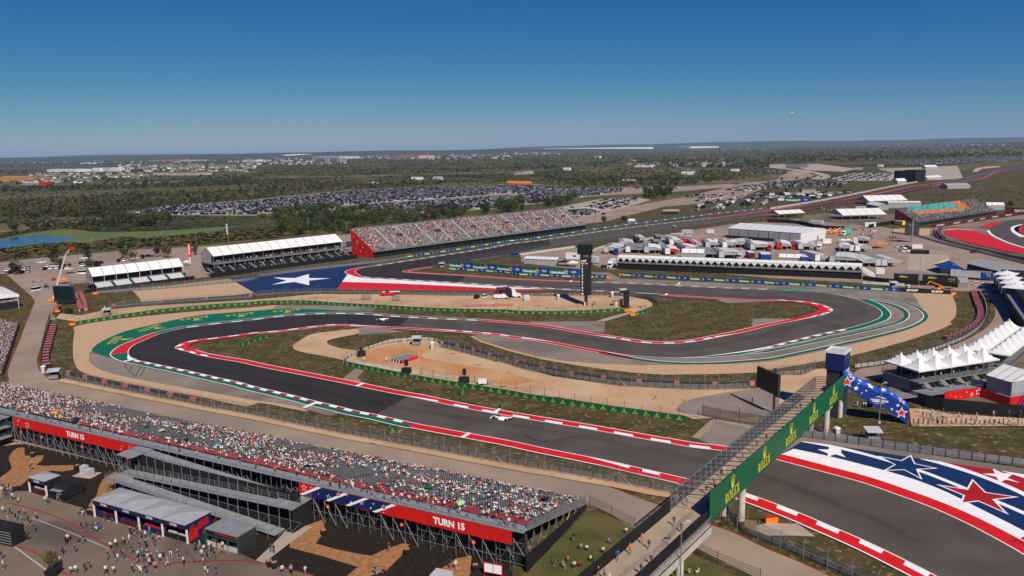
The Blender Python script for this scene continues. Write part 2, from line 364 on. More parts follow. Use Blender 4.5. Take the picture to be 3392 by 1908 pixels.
def person_mesh(pose,shirt,pants,head,sk):
 k=(pose,shirt,pants,head,sk)
 if k in PM:return PM[k]
 co,fs,reg=BODY[pose];me=bpy.data.meshes.new('person');me.from_pydata([tuple(c)for c in co],[],fs)
 ca=me.color_attributes.new('col','FLOAT_COLOR','POINT');c=body_cols(reg,shirt,pants,SKINS[sk],head)
 ca.data.foreach_set('color',np.c_[c,np.ones(len(c))].astype(np.float32).ravel());me.materials.append(MATS['clothes']);me.polygons.foreach_set('use_smooth',[True]*len(fs))
 PM[k]=me;return me
S_W=list(SHIRTS);S_P=[24,36,9,12,9,3,3,2,2,2,2,2,1,2,3]
def person(loc,rz,where,pose=None,group='people',shirt=None,pants=None,head=None,z=0.0,extra=''):
 pose=pose or random.choices(['walking','striding','standing','standing with arm raised','standing with both hands raised'],[5,5,4,1.5,1])[0]
 shirt=shirt or random.choices(S_W,S_P)[0];pants=pants or random.choices(list(PANTS),[5,5,4,2,1.5,1.5,2])[0]
 head=head or random.choices(list(HEADS),[6,5,5,3,2,1.5,1,.7])[0]
 s=random.uniform(.93,1.05)
 o=obj('person',person_mesh(pose,shirt,pants,head,random.choice((0,0,1,2,3))),None,(loc[0],loc[1],z),rz,s,'person, %s, %s top, %s, %s %s'%(head,shirt,pants,pose.replace('standing with both ','').replace('standing with ','').replace('sitting with',''),where),'person',group)
 return o
def soup(name,tv,tf,mats,T,cols=None,kind='stuff',label=None,cat=None,parent=None,smooth=False,fm=None,ccol=None):
 """many copies of one small template (tv, tf tris/quads lists) in one mesh; T: list of (x,y,z,rz,sx,sy,sz); cols per copy or per copy+vertex"""
 T=np.asarray(T,float);tv=np.asarray(tv,float);n,k=len(T),len(tv)
 c,s=np.cos(T[:,3])[:,None],np.sin(T[:,3])[:,None]
 X=tv[None,:,0]*T[:,4:5];Y=tv[None,:,1]*T[:,5:6];Z=tv[None,:,2]*T[:,6:7]
 V=np.stack([X*c-Y*s+T[:,0:1],X*s+Y*c+T[:,1:2],Z+T[:,2:3]],-1).reshape(-1,3)
 me=bpy.data.meshes.new(name);me.vertices.add(len(V));me.vertices.foreach_set('co',V.astype(np.float32).ravel())
 lens=np.array([len(f)for f in tf]);flat=np.concatenate([np.array(f)for f in tf])
 loops=(flat[None,:]+(np.arange(n)*k)[:,None]).ravel();me.loops.add(len(loops));me.loops.foreach_set('vertex_index',loops.astype(np.int32))
 L=np.tile(lens,n);st=np.r_[0,np.cumsum(L)[:-1]];me.polygons.add(len(L));me.polygons.foreach_set('loop_start',st.astype(np.int32));me.polygons.foreach_set('loop_total',L.astype(np.int32))
 if fm is not None:me.polygons.foreach_set('material_index',np.tile(np.asarray(fm),n).astype(np.int32))
 for m in(mats if isinstance(mats,(list,tuple))else[mats]):me.materials.append(MATS[m])
 if cols is not None:
  ca=me.color_attributes.new('col','FLOAT_COLOR','POINT');cols=np.asarray(cols,float)
  if cols.ndim==2:cols=np.repeat(cols,k,0)
  cols=cols.reshape(-1,3);ca.data.foreach_set('color',np.c_[cols,np.ones(len(cols))].astype(np.float32).ravel())
 if smooth:me.polygons.foreach_set('use_smooth',np.ones(len(L),bool))
 me.update(calc_edges=True);me.validate()
 return obj(name,me,parent,kind=kind,label=label,cat=cat)
def crowd(name,T,label,shirt_w=None,parent=None,poses=(('sitting',.8),('sitting with hands raised',.2))):
 out=None;T=np.asarray(T)
 pick=RNG.choice(len(poses),len(T),p=[p for _,p in poses])
 V=[];Fi=[];Cc=[];off=0
 for pi,(pn,_)in enumerate(poses):
  co,fs,reg=LOWBODY[pn];Tk=T[pick==pi]
  if len(Tk)==0:continue
  cc=np.stack([body_cols(reg,random.choices(S_W,shirt_w or S_P)[0],random.choice(list(PANTS)),random.choice(SKINS),random.choices(list(HEADS),[8,4,4,3,2,2,1,1])[0])for _ in range(len(Tk))])
  o=soup(name,co,fs,'clothes',Tk,cc,label=None,parent=parent)
  if out is None:out=o;tag(o,label,'crowd')
  else:tag(o,label.replace('seated','cheering seated'),'crowd')
 return out
def car_shape(kind):
 L,Wd,H={'sedan':(4.7,1.82,1.45),'suv':(4.8,1.95,1.75),'pickup':(5.6,2.0,1.85),'van':(5.6,2.05,2.35)}[kind]
 mb=MB();h=L/2;w=Wd/2
 bz,hz=.28,{'sedan':.85,'suv':1.0,'pickup':1.08,'van':1.15}[kind]
 def loft(secs,mi):
  vs=[];fs=[]
  for x,ww,z0,z1 in secs:vs+=[(x,-ww,z0),(x,ww,z0),(x,ww*.96,z1),(x,-ww*.96,z1)]
  for i in range(len(secs)-1):
   a=4*i;fs+=[(a,a+4,a+5,a+1),(a+1,a+5,a+6,a+2),(a+2,a+6,a+7,a+3),(a+3,a+7,a+4,a)]
  fs+=[(0,1,2,3),tuple(len(vs)-4+i for i in(3,2,1,0))];mb.add(vs,fs,mi)
 loft([(-h,w*.86,bz+.12,hz-.06),(-h+.25,w,bz,hz),(h-.9,w,bz,hz-.04),(h-.2,w*.95,bz,hz-.16),(h,w*.8,bz+.1,hz-.3)],0)
 g={'sedan':(-h+.7,-h+1.35,h-2.2,h-1.35),'suv':(-h+.12,-h+.4,h-2.1,h-1.35),'pickup':(-.75,-.6,h-2.2,h-1.5),'van':(-h+.08,-h+.2,h-1.5,h-.75)}[kind]
 b=[(g[0],-w*.93,hz-.02),(g[3],-w*.93,hz-.05),(g[3],w*.93,hz-.05),(g[0],w*.93,hz-.02)];t=[(g[1],-w*.76,H-.05),(g[2],-w*.76,H-.05),(g[2],w*.76,H-.05),(g[1],w*.76,H-.05)]
 mb.hexa(b,t,1);r=[(g[1]-.03,-w*.78,H-.06),(g[2]+.03,-w*.78,H-.06),(g[2]+.03,w*.78,H-.06),(g[1]-.03,w*.78,H-.06)];mb.hexa(r,[(a*.97,c*.95,H)for a,c,_ in r],0)
 if kind=='pickup':mb.box(-h+.15,-.85,-w*.8,w*.8,hz-.3,hz+.012,2)
 for sx in(-1,1):
  for sy in(-1,1):mb.tube((sx*(h-.95),sy*(w-.2),.33),(sx*(h-.95),sy*(w+.015),.33),.33,8,2)
 return mb
CARKINDS={k:car_shape(k)for k in('sedan','suv','pickup','van')}
CARCOLS={'white':(.72,.72,.71),'black':(.008,.008,.009),'silver':(.42,.43,.44),'dark grey':(.05,.052,.056),'navy':(.012,.02,.055),'red':(.36,.012,.016),'blue':(.02,.07,.26)}
CARW=[25,32,13,17,6,4,3]
for k,c in CARCOLS.items():mat('paint_'+k,c,.28,spec=.6)
CM={}
def car_mesh(kind,colr):
 if(kind,colr)not in CM:CM[(kind,colr)]=CARKINDS[kind].mesh('car',['paint_'+colr,'glass_dark','rubber'])
 return CM[(kind,colr)]
def car(loc,rz,where,kind=None,colr=None,group='parked cars',z=0.02):
 kind=kind or random.choices(['sedan','suv','pickup'],[4,5,2])[0];colr=colr or random.choices(list(CARCOLS),CARW)[0]
 nm={'sedan':'car','suv':'car','pickup':'pickup_truck','van':'van'}[kind]
 return obj('parked_'+nm,car_mesh(kind,colr),None,(loc[0],loc[1],z),rz,None,'%s %s %s'%(colr,{'sedan':'saloon car','suv':'SUV','pickup':'pickup truck','van':'delivery van'}[kind],where),{'pickup':'pickup','van':'van'}.get(kind,'car'),group)
def leaf_cloud(n,rx,rz_,seed,size=.5,z0=0.0,clumps=7,flat=.8):
 rg=np.random.default_rng(seed);V=[];Fc=[]
 cc=[(rg.normal(0,.42)*rx,rg.normal(0,.42)*rx,z0+rz_*rg.uniform(.3,.85))for _ in range(clumps)];cr=[rg.uniform(.34,.62)for _ in range(clumps)]
 for i in range(n):
  k=i%clumps;c=cc[k];r=cr[k];d=rg.normal(0,1,3);d/=np.linalg.norm(d);rr=rg.uniform(.55,1.0)**.5
  p=np.array(c)+d*rr*np.array([r*rx,r*rx,r*rz_*flat]);p[2]=max(p[2],z0*.4+.1)
  nrm=d+rg.normal(0,.5,3);nrm/=np.linalg.norm(nrm);a=np.cross(nrm,rg.normal(0,1,3));a/=np.linalg.norm(a)+1e-9;b=np.cross(nrm,a)
  s=size*rg.uniform(.6,1.3);o=len(V)
  V+=[p+a*s,p+b*s*.7,p-a*s,p-b*s*.7];Fc.append((o,o+1,o+2,o+3))
 return[tuple(v)for v in V],Fc
CROWNS={}
def crown_mesh(i,m):
 if(i,m)not in CROWNS:
  v,f=leaf_cloud(260,1.0,1.25,40+i,.14,.35,9);mb=MB();mb.add(v,f);CROWNS[(i,m)]=mb.mesh('crown',m,recalc=False)
 return CROWNS[(i,m)]
def trunk_mesh():
 mb=MB();mb.tube((0,0,0),(0.03,.02,.55),.05,6,r2=.035);rg=random.Random(3)
 for k in range(5):
  a=6.28*k/5+.4;mb.tube((0.02,.01,.3+.05*k),(.45*math.cos(a),.45*math.sin(a),.75+.1*rg.random()),.025,4,r2=.008)
 return mb.mesh('trunk','bark_wood')
TRUNK=trunk_mesh()
LEAFNAMES={'leaf_green':'green','leaf_dark':'dark green','leaf_olive':'olive','leaf_brown':'brownish','leaf_bright':'bright green'}
def tree(loc,h,m,label,group,w=None,name='tree'):
 t=thing(name,label,'tree',(loc[0],loc[1],0),random.uniform(0,6.28),group)
 w=w or h*random.uniform(.5,.65)
 obj('trunk',TRUNK,t,scale=(h*.5,h*.5,h*.75));obj('crown',crown_mesh(random.randrange(6),m),t,scale=(w,w,h*.62));return t
for _w in(('Heineken',.025,1.0),('0.0',.02,1.0),('#USGP',.04,1.2),('PIRELLI',.02,1.0),('QATAR AIRWAYS',.02,1.0),('QATAR',.02,1.0),('TURN 15',.045,.95),('CIRCUIT',.04,1.25),('OF THE',.03,1.2),('AMERICAS',.04,1.25),('AUSTIN * TEXAS',.02,1.2),('SUITE',.02,1.0),('TIME',.02,1.0),('LAP',.03,1.0),('POS',.02,1.0),('CAR',.02,1.0),('GERMANIA',.03,1.0),('STORE',.03,1.0),('F1',.03,1.0),('MICHELIN',.04,1.0),('IMS',.04,1.0),('NACHO BAR',.02,1.0),('LEMONADE',.02,1.0)):T_(*_w)
for _i in range(1,11):T_(str(_i),.03,1.0)
for _i in range(10,18):T_(str(_i),.03,1.0)
for _i in range(50,67):T_(str(_i),.02,1.0)
mat('terrain',(0.066,0.066,0.016),0.95,col2=(0.120,0.092,0.036),scale=0.012,detail=9,coords='World',lo=0.42,hi=0.62,spec=0.1,col3=(0.032,0.040,0.015),scale2=0.0035,amt3=(0.48,0.60))
mat('verge',(0.052,0.046,0.013),0.95,col2=(0.108,0.075,0.032),scale=0.16,detail=12,coords='World',lo=0.44,hi=0.66,spec=0.1,col3=(0.30,0.22,0.13),scale2=0.75,amt3=(0.56,0.74),bump=0.3)
mat('lawn',(0.062,0.070,0.018),0.95,col2=(0.125,0.098,0.036),scale=0.15,detail=9,coords='World',lo=0.4,hi=0.7,spec=0.1,bump=0.3)
mat('dry_field',(0.14,0.105,0.05),0.95,col2=(0.085,0.075,0.03),scale=0.03,detail=9,coords='World',spec=0.1)
mat('asphalt',(0.080,0.066,0.053),0.85,var=0.16,scale=0.10,detail=10,coords='World',spec=0.25)
mat('asphalt_new',(0.028,0.0235,0.020),0.8,var=0.12,scale=0.12,detail=10,coords='World',spec=0.25)
mat('runoff',(0.225,0.180,0.142),0.88,var=0.11,scale=0.12,detail=9,coords='World',spec=0.2,col3=(0.16,0.13,0.107),scale2=0.03,amt3=(.5,.62))
mat('gravel',(0.46,0.305,0.18),0.95,var=0.13,scale=0.9,detail=9,coords='World',spec=0.1,bump=0.6)
mat('concrete',(0.295,0.222,0.160),0.9,var=0.10,scale=0.10,detail=9,coords='World',spec=0.2,col3=(0.235,0.183,0.138),scale2=0.02,amt3=(.48,.62))
mat('concrete_pale',(0.36,0.295,0.23),0.9,var=0.08,scale=0.2,detail=8,coords='World',spec=0.2)
mat('plaza',(0.165,0.122,0.086),0.9,var=0.10,scale=0.15,detail=9,coords='World',spec=0.2,col3=(0.092,0.072,0.056),scale2=0.05,amt3=(.5,.62))
mat('dirt',(0.52,0.36,0.22),0.95,col2=(0.42,0.255,0.135),scale=0.06,detail=9,coords='World',spec=0.1,bump=0.4,col3=(0.20,0.15,0.075),scale2=0.22,amt3=(.63,.70))
mat('red_dirt',(0.50,0.28,0.14),0.95,col2=(0.45,0.205,0.080),scale=0.08,detail=9,coords='World',spec=0.1,bump=0.4,col3=(0.30,0.22,0.13),scale2=0.2,amt3=(.62,.70))
mat('mulch',(0.30,0.145,0.062),0.95,var=0.22,scale=1.2,detail=8,coords='World',spec=0.1,bump=0.8)
mat('bark',(0.022,0.016,0.012),0.95,var=0.35,scale=1.5,detail=8,coords='World',spec=0.1,bump=0.8)
mat('algae',(0.115,0.140,0.030),0.9,col2=(0.085,0.12,0.045),scale=0.03,detail=8,coords='World',spec=0.2)
mat('pond',(0.008,0.022,0.06),0.12,col2=(0.02,0.045,0.06),scale=0.05,coords='World',spec=0.5)
def paint(name,c,v=0.07):return mat(name,c,0.55,var=v,scale=0.5,detail=10,coords='World',spec=0.3,lo=.3,hi=.7)
paint('red_paint',(0.60,0.011,0.006),.14);paint('white_paint',(0.80,0.79,0.77));paint('green_paint',(0.003,0.125,0.052));paint('navy_paint',(0.007,0.025,0.085),.15)
paint('orange_paint',(0.8,0.16,0.01));paint('yellow_paint',(0.72,0.55,0.02));paint('blue_paint',(0.01,0.06,0.33));paint('kerb_red',(0.40,0.012,0.010));paint('grey_line',(0.42,0.39,0.35))
paint('crimson_paint',(0.38,0.010,0.008))
B=40000
me=bpy.data.meshes.new('ground')
me.from_pydata([(-B,-400,0),(B,-400,0),(B,B,0),(-B,B,0)],[],[(0,1,2,3)]);me.materials.append(MATS['terrain'])
obj('ground',me,kind='structure')
def ridge(y0,y1,x0,x1,h,seed,name='hills'):
 n,m=90,6;rg=random.Random(seed);ph=[rg.uniform(0,6.28)for _ in range(8)]
 vs=[]
 for j in range(m):
  for i in range(n):
   x=x0+(x1-x0)*i/(n-1);k=j/(m-1);e=math.sin(math.pi*k)**.8
   t=x/4000.0
   z=h*e*(0.62+.2*math.sin(t+ph[0])+.12*math.sin(2.3*t+ph[1])+.08*math.sin(5.1*t+ph[2])+.04*math.sin(13*t+ph[3]))
   vs.append((x,y0+(y1-y0)*k,z*min(1,6*i/n,6*(n-1-i)/n)-.5*(j in(0,m-1))))
 fs=[(j*n+i,j*n+i+1,(j+1)*n+i+1,(j+1)*n+i)for j in range(m-1)for i in range(n-1)]
 me=bpy.data.meshes.new(name);me.from_pydata(vs,[],fs);me.materials.append(mat('far_woods',(0.030,0.038,0.014),.95,col2=(0.055,0.055,0.022),scale=.004,detail=8,coords='World',spec=.1));me.polygons.foreach_set('use_smooth',[True]*len(fs))
 return obj(name,me,kind='structure')
ridge(10500,13500,-14000,2500,96,1);ridge(15500,20500,-20000,20000,128,2)
Zv,Zf,Zs,Zg,Zr=0.008,0.012,0.016,0.020,0.024
sheet('grass_verge',q('A1',(-900,1290),(400,1215),(1200,1150),(2100,1080))+q('A2',(300,1000),(1150,1010),(2000,900),(2560,780))+q('A3',(700,830),(1400,690),(2100,560),(2560,520))+q('A4',(800,440),(1800,330),(2560,200),(3600,180),(3900,900))+q('C4',(3300,0),(3300,2100))+q('C1',(-900,1900)),'verge',Zv,smooth=False)
sheet('parking_lot',q('A1',(1315,738),(1700,668),(2540,607))+q('A2',(440,558),(900,515),(1500,485),(2000,468),(2540,452))+q('A3',(230,453),(700,486),(1130,486),(1700,474),(2150,445),(2300,470),(1600,530),(1250,548),(900,565),(620,595),(430,628),(200,655),(0,668))+q('A2',(2400,695),(2000,725),(1600,748),(900,725),(700,708),(300,752),(0,765))+q('A1',(2540,768),(1700,764)),'concrete',Zs,smooth=False)
sheet('perimeter_road',q('A1',(-300,1270),(270,1203),(830,1153),(1400,1105),(1850,1083),(2300,1060))+q('A2',(300,1010),(700,975),(1000,950),(1000,1040),(1150,1100),(600,1160),(0,1250))+q('A1',(2540,1330),(1900,1400),(700,1449))+q('B1',(520,420),(560,470),(420,460),(330,260),(60,20),(-300,30)),'concrete',Zs,smooth=False)
sheet('access_road',q('A3',(600,800),(780,740),(1280,655),(1700,585),(2050,505),(2300,440),(2560,418))+q('A4',(300,300),(420,330),(480,370),(300,410),(60,450))+q('A3',(2540,480),(2380,545),(2200,600),(1900,640),(1740,660),(1500,680),(1300,730),(1100,780),(900,830),(700,850)),'concrete',Zf,smooth=False)
sheet('car_park',q('A3',(430,690),(620,650),(880,600),(1240,585),(1380,610),(1230,655),(1100,690),(900,740),(720,775),(560,770)),'concrete_pale',Zs,smooth=False)
sheet('paddock_yard',q('A3',(780,1130),(880,1080),(1100,1020),(1500,960),(1800,910),(2200,850),(2560,830))+q('A4',(300,800),(800,850),(1150,880),(1250,900),(1640,890),(1700,1000),(2100,1100),(2566,1240),(2900,1340),(2700,1449))+q('B4',(2500,190),(2120,200),(1840,190),(1330,150),(900,110),(0,60))+q('A3',(2000,1340),(1300,1290),(950,1310),(800,1260),(760,1200)),'concrete',Zs,smooth=False)
sheet('concrete_pad',q('A4',(1415,1150),(1810,1165),(1830,1205),(1640,1300),(1700,1330),(1400,1310)),'concrete_pale',Zf+.008,smooth=False)
sheet('fan_zone_yard',q('A4',(380,760),(640,735),(1000,720),(1290,760),(1270,830),(780,860),(560,830),(290,830)),'plaza',Zs,smooth=False)
sheet('infield_yard',q('A3',(80,1180),(0,1150),(200,1120),(620,1090),(780,1130),(660,1200),(760,1300),(640,1300),(300,1265),(80,1240)),'concrete',Zf,smooth=False)
sheet('infield_road',q('B3',(780,5),(960,8),(1020,40),(1080,70),(1500,85),(2566,135))+q('B4',(100,140),(400,135),(740,172),(400,185),(0,175))+q('B3',(2300,172),(1600,138),(1000,115),(880,112),(960,70),(860,30),(700,8)),'runoff',Zs,smooth=False)
SR_out=q('B1',(400,180),(370,250),(300,420),(240,570),(180,730),(120,870),(80,990),(78,1045),(95,1080))
SR_in=q('B1',(545,330),(520,420),(470,560),(430,690),(392,800),(370,890),(385,960),(420,1020),(490,1062),(600,1088),(950,1165),(1300,1240),(1800,1340),(2300,1430))+q('C2',(500,0),(900,75),(1400,170),(1900,270),(2400,350))+q('C3',(200,415),(500,465),(800,525),(1000,570),(1200,650),(1440,735),(1700,830),(1950,930),(2200,1015),(2540,1180))+q('C4',(300,1300),(640,1460),(1000,1640))
sheet('service_road',SR_out+q('B1',(60,1120),(-250,1090))+q('C1',(-200,300),(900,420),(2560,640))+q('C2',(2200,560))+q('C3',(560,740),(760,745),(880,790),(1000,850),(1100,920),(1210,975),(1480,1000),(1720,1110),(2000,1255),(2300,1400),(2560,1540))+q('C4',(600,1800),(1100,1700))+SR_in[::-1],'concrete',Zs,smooth=False)
for nm,a in(('red_road_line',SR_in),('red_road_line',SR_out)):
 p=Path(a);ZC[0]+=.003;band(p,0,p.L,-.09,.09,nm,'kerb_red',ZC[0],kind='structure')
sheet('service_road',q('F',(2576,1170),(2400,1140),(2220,1112),(2080,1085),(2000,1060),(1900,1030),(1790,1055),(1740,1100),(1800,1115),(1850,1120))+q('C4',(500,40),(1100,120),(1700,190),(2300,255),(2700,300),(2700,205)),'concrete',Zs,smooth=False)
sheet('service_road',q('B4',(2140,195),(2210,250),(2270,330),(2280,420),(2230,520),(2120,610),(1900,720),(1500,850),(1200,930),(900,985),(880,1080),(1250,1050),(1450,930),(1900,790),(2200,660),(2380,540),(2425,440),(2380,330),(2320,230)),'concrete',Zs)
sheet('suite_yard',q('B4',(1240,1100),(1200,1200),(1450,1330),(2000,1350),(2566,1380),(3300,1500),(3300,600),(2600,620),(2400,560),(2100,740),(1700,870)),'plaza',Zf,smooth=False)
sheet('gravel_trap',q('B1',(1315,185),(1600,150),(1900,115),(2290,72),(2400,128),(2545,214),(2300,240),(2000,265),(1600,295),(1410,308),(1400,270),(1350,215)),'gravel',Zg,smooth=False)
sheet('gravel_trap',q('B1',(755,548),(1000,500),(1500,440),(2000,395),(2540,356))+q('B2',(190,336),(330,372),(0,420))+q('B1',(1900,500),(1300,700),(1200,900),(1600,1000))+q('B2',(0,1260),(430,1355),(520,1400),(400,1382),(0,1315))+q('B1',(2500,1345),(2000,1252),(1500,1165),(1100,1082),(900,1036),(790,985),(740,890),(730,750),(745,600)),'gravel',Zg)
sheet('gravel_trap',q('B2',(2130,645),(2240,705),(2540,800))+q('B3',(300,880),(600,932),(900,977),(1200,1012),(1500,1031),(2000,1026),(2440,1010))+q('B4',(0,985),(700,872),(1000,802),(1400,692),(1700,592),(1850,522),(1905,450),(1915,350),(1880,228),(1450,214),(1300,300),(1000,500),(0,740))+q('B3',(1500,880),(500,800),(0,700))+q('B2',(2300,650)),'gravel',Zg,smooth=False)
sheet('paved_runoff',q('B1',(930,790),(893,845),(893,900),(930,940),(1000,980),(1200,1040),(1500,1100),(2000,1190),(2540,1285))+q('B2',(400,1352),(750,1440),(820,1420),(700,1330),(0,1150))+q('B1',(2000,1020),(1400,860),(1200,780)),'runoff',Zr)
sheet('paved_runoff',q('B2',(2160,640),(2240,690),(2540,782))+q('B3',(200,842),(500,892),(800,917),(1270,937),(1700,932),(2200,925),(2566,900))+q('B4',(500,802),(1000,692),(1400,585),(1545,510),(1585,445),(1545,360),(1500,290),(1450,214),(1325,196),(740,172),(380,138),(200,180),(900,300),(1050,430),(900,500),(0,700))+q('B3',(2000,800),(1300,800),(300,640))+q('B2',(2400,600)),'runoff',Zr,smooth=False)
sheet('paved_runoff',q('B2',(215,335),(700,338),(1205,362),(1140,406),(700,395),(100,400)),'runoff',Zr,smooth=False)
sheet('paved_runoff',q('B3',(150,502),(600,498),(918,497),(915,607),(880,612),(600,590),(300,540)),'runoff',Zr,smooth=False)
sheet('paved_runoff',q('B3',(1980,262),(2060,290),(2145,317),(2510,300),(2560,285),(2300,255)),'runoff',Zr,smooth=False)
sheet('paved_runoff',q('B3',(2400,474),(2540,466))+q('B4',(60,470),(180,470),(140,500))+q('B3',(2380,548)),'runoff',Zr,smooth=False)
sheet('paved_runoff',q('B2',(1000,562),(1020,637),(1300,620),(1490,604),(1200,560)),'runoff',Zr,smooth=False)
sheet('paved_runoff',q('B2',(985,970),(1075,990),(1010,1060),(1060,1115),(860,1072)),'runoff',Zr,smooth=False)
sheet('paved_runoff',q('B3',(1230,405),(1160,405),(830,492),(930,495)),'concrete_pale',Zr+.004,smooth=False)
sheet('paved_runoff',q('C4',(100,190),(350,60),(900,130),(1500,220),(2100,310),(2700,400),(3300,520),(3300,1700),(2300,1000),(1000,470),(70,285)),'runoff',Zr,smooth=False)
sheet('paved_runoff',q('C3',(1850,85),(1950,0))+q('F',(1800,1060),(1870,1075),(1960,1100),(1900,1130),(1815,1128)),'runoff',Zr,smooth=False)
sheet('paved_runoff',q('C4',(0,925),(300,930),(380,985),(480,1060),(260,1050),(0,1050),(-200,960)),'concrete_pale',Zr,smooth=False)
sheet('paved_runoff',q('A4',(1500,900),(1700,880),(2000,840),(2566,760),(3000,800),(3200,1200),(2566,1180),(2000,1120),(1740,1010),(1640,960),(1450,960)),'runoff',Zr,smooth=False)
sheet('dirt_yard',q('B1',(600,420),(800,440),(1080,380),(1400,350),(2540,282))+q('B2',(600,225),(1200,228),(2500,238))+q('B3',(350,215),(1000,240),(1180,252),(1340,285),(1395,322),(1385,352),(1210,410),(1090,372),(700,405),(300,420),(0,418))+q('B2',(1900,372),(1200,330),(500,295),(0,303))+q('B1',(2100,345),(1600,388),(1100,445),(770,502),(560,470)),'dirt',Zs,smooth=False)
sheet('dirt_yard',q('B2',(885,885),(960,838),(1200,742),(1350,712),(1650,684),(1800,692),(2000,725),(2300,830),(2540,925))+q('B3',(400,1050),(1000,1132),(1500,1167),(2440,1172))+q('B4',(200,1000),(700,960),(850,1010),(300,1300),(-100,1480))+q('F',(1840,1050),(1745,1055))+q('B3',(1700,1440),(1000,1345),(500,1270),(0,1205))+q('B2',(2000,1110),(1560,1035),(1000,925)),'dirt',Zs,smooth=False)
sheet('red_earth',q('B2',(990,860),(1200,770),(1500,740),(1750,760),(1650,850),(1750,880),(2100,940),(2500,1010))+q('B3',(200,1100),(-50,1140))+q('B2',(2300,1100),(1900,1050),(1500,990),(1100,915)),'red_dirt',Zs+.003)
sheet('dirt_track',q('B2',(360,745),(450,680),(560,625),(800,592),(990,572),(1010,622),(850,655),(710,692),(720,730),(850,770),(1040,805),(900,885),(700,850),(500,815),(390,785)),'dirt',Zs)
sheet('dirt_track',q('B4',(1880,228),(1915,350),(1905,450),(1850,522),(1830,510),(1880,450),(1890,350),(1860,240)),'verge',Zg+.002)
for pl in(q('B3',(1750,1290),(2566,1180),(2566,1449),(1960,1449),(1640,1400)),):
 sheet('access_apron',pl,'runoff',Zs+.005)
sheet('plaza',q('C1',(-600,430),(80,600),(280,600),(520,680),(800,760),(900,780),(960,850),(1400,980),(1870,1120),(2100,1150),(2400,1240),(2566,1300))+q('C2',(200,1360),(560,1440),(900,1700))+q('C1',(2566,1900),(-900,1900)),'plaza',Zs,smooth=False)
sheet('bark_bed',q('C1',(-400,200),(240,130),(1480,420),(2566,700))+q('C2',(1300,900),(2560,1200),(2560,1449),(2300,1600),(900,1700),(560,1449),(200,1365),(-20,1300))+q('C1',(2440,1240),(2100,1155),(1870,1125),(1400,985),(960,855),(800,765),(520,685),(280,605),(80,605),(-400,450)),'bark',Zf,smooth=False)
sheet('mulch_path',q('C1',(180,170),(245,170),(250,250),(440,250),(420,300),(360,345),(700,345),(740,350),(735,390),(620,410),(520,400),(330,450),(200,555),(70,600),(-100,560),(0,470),(110,390),(90,260)),'mulch',Zs)
sheet('mulch_path',q('C1',(1155,410),(1200,430),(1180,520),(1100,620),(960,770),(880,760),(960,660),(1000,540),(1060,460)),'mulch',Zs)
sheet('mulch_path',q('C2',(360,990),(560,930),(660,890),(690,1000),(590,1130),(800,1190),(1000,1230),(1150,1255),(1280,1190),(1460,1130),(1530,1140),(1440,1260),(1300,1400),(1000,1500),(900,1460),(1010,1365),(700,1270),(330,1170)),'mulch',Zs,smooth=False)
sheet('mulch_path',q('C2',(2000,1280),(2150,1250),(2140,1420),(2100,1520),(1700,1520),(1760,1440)),'mulch',Zs,smooth=False)
sheet('footpath',q('C2',(360,930),(560,965),(380,1090),(120,1290),(80,1330),(-10,1300),(150,1150)),'concrete_pale',Zs+.004,smooth=False)
sheet('grass_bank',q('C3',(760,790),(950,850),(1210,985),(1150,1060),(900,1280),(640,1460),(80,1460),(380,1180),(600,960)),'lawn',Zs,smooth=False)
sheet('grass_bank',q('C3',(1640,1150),(1900,1300),(2240,1460),(1300,1560),(1420,1400),(1530,1250)),'lawn',Zs,smooth=False)
sheet('pond',q('A1',(-200,1030),(0,1000),(150,965),(330,937),(640,900),(760,907),(1000,930),(1600,920),(2100,887),(2420,874),(2300,892),(2120,937),(1850,970),(1500,997),(1200,987),(900,1047),(700,1037),(300,1062),(0,1105),(-200,1130)),'pond',Zv+.004)
sheet('algae_mat',q('A1',(-200,1035),(0,1003),(150,968),(330,939),(640,902),(760,909),(1000,932),(1600,922),(2100,889),(2400,876),(2300,891),(2120,935),(1850,968),(1500,995),(1200,985),(900,1045),(700,1035),(560,1035),(640,1020),(780,995),(640,985),(460,967),(300,972),(150,987),(0,1018),(-200,1050)),'algae',Zg)
for pl in(q('A1',(0,870),(300,800),(700,780),(1000,790),(700,840),(300,890),(0,930)),q('A1',(900,730),(1300,720),(1600,690),(1300,740),(1200,745)),q('A3',(700,300),(1200,280),(1650,300),(1680,330),(1300,330),(900,340)),q('A2',(1500,400),(2100,390),(2000,430),(1450,430)),q('A3',(2100,400),(2566,360),(2566,420),(1700,470)),q('A4',(1600,280),(2566,230),(2566,260),(1700,330)),q('A1',(0,540),(700,520),(1400,500),(900,560),(300,600),(0,610)),q('A4',(1700,105),(2566,95),(2566,140),(2000,150))):
 sheet('dry_field',pl,'dry_field',Zf)
def road(px,w,m='concrete_pale',z=Zs,name='road'):
 p=Path(px,step=12);ZC[0]+=.003;return band(p,0,p.L,-w/2,w/2,name,m,ZC[0],step=10,kind='structure')
road(q('A1',(-50,940),(250,900),(500,862),(850,818),(1010,795)),3.2,name='dirt_lane')
road(q('A2',(-40,398),(400,385),(870,374),(1300,364),(1800,352),(2400,340),(2566,333))+q('A3',(150,322),(400,310)),22)
road(q('A1',(-50,470),(600,455),(1080,450),(1500,437),(1880,418)),20)
road(q('A3',(1050,430),(1500,420),(2000,430),(2566,432)),10)
road(q('A4',(-80,330),(150,325),(300,350),(240,368),(-40,372)),14)
road(q('A4',(0,285),(200,300),(440,335),(560,370),(500,405)),26)
road(q('A3',(1620,275),(1750,310),(1850,325),(2000,330)),8,name='dirt_lane')
road(q('A3',(1180,205),(1240,230)),10,name='dirt_lane')
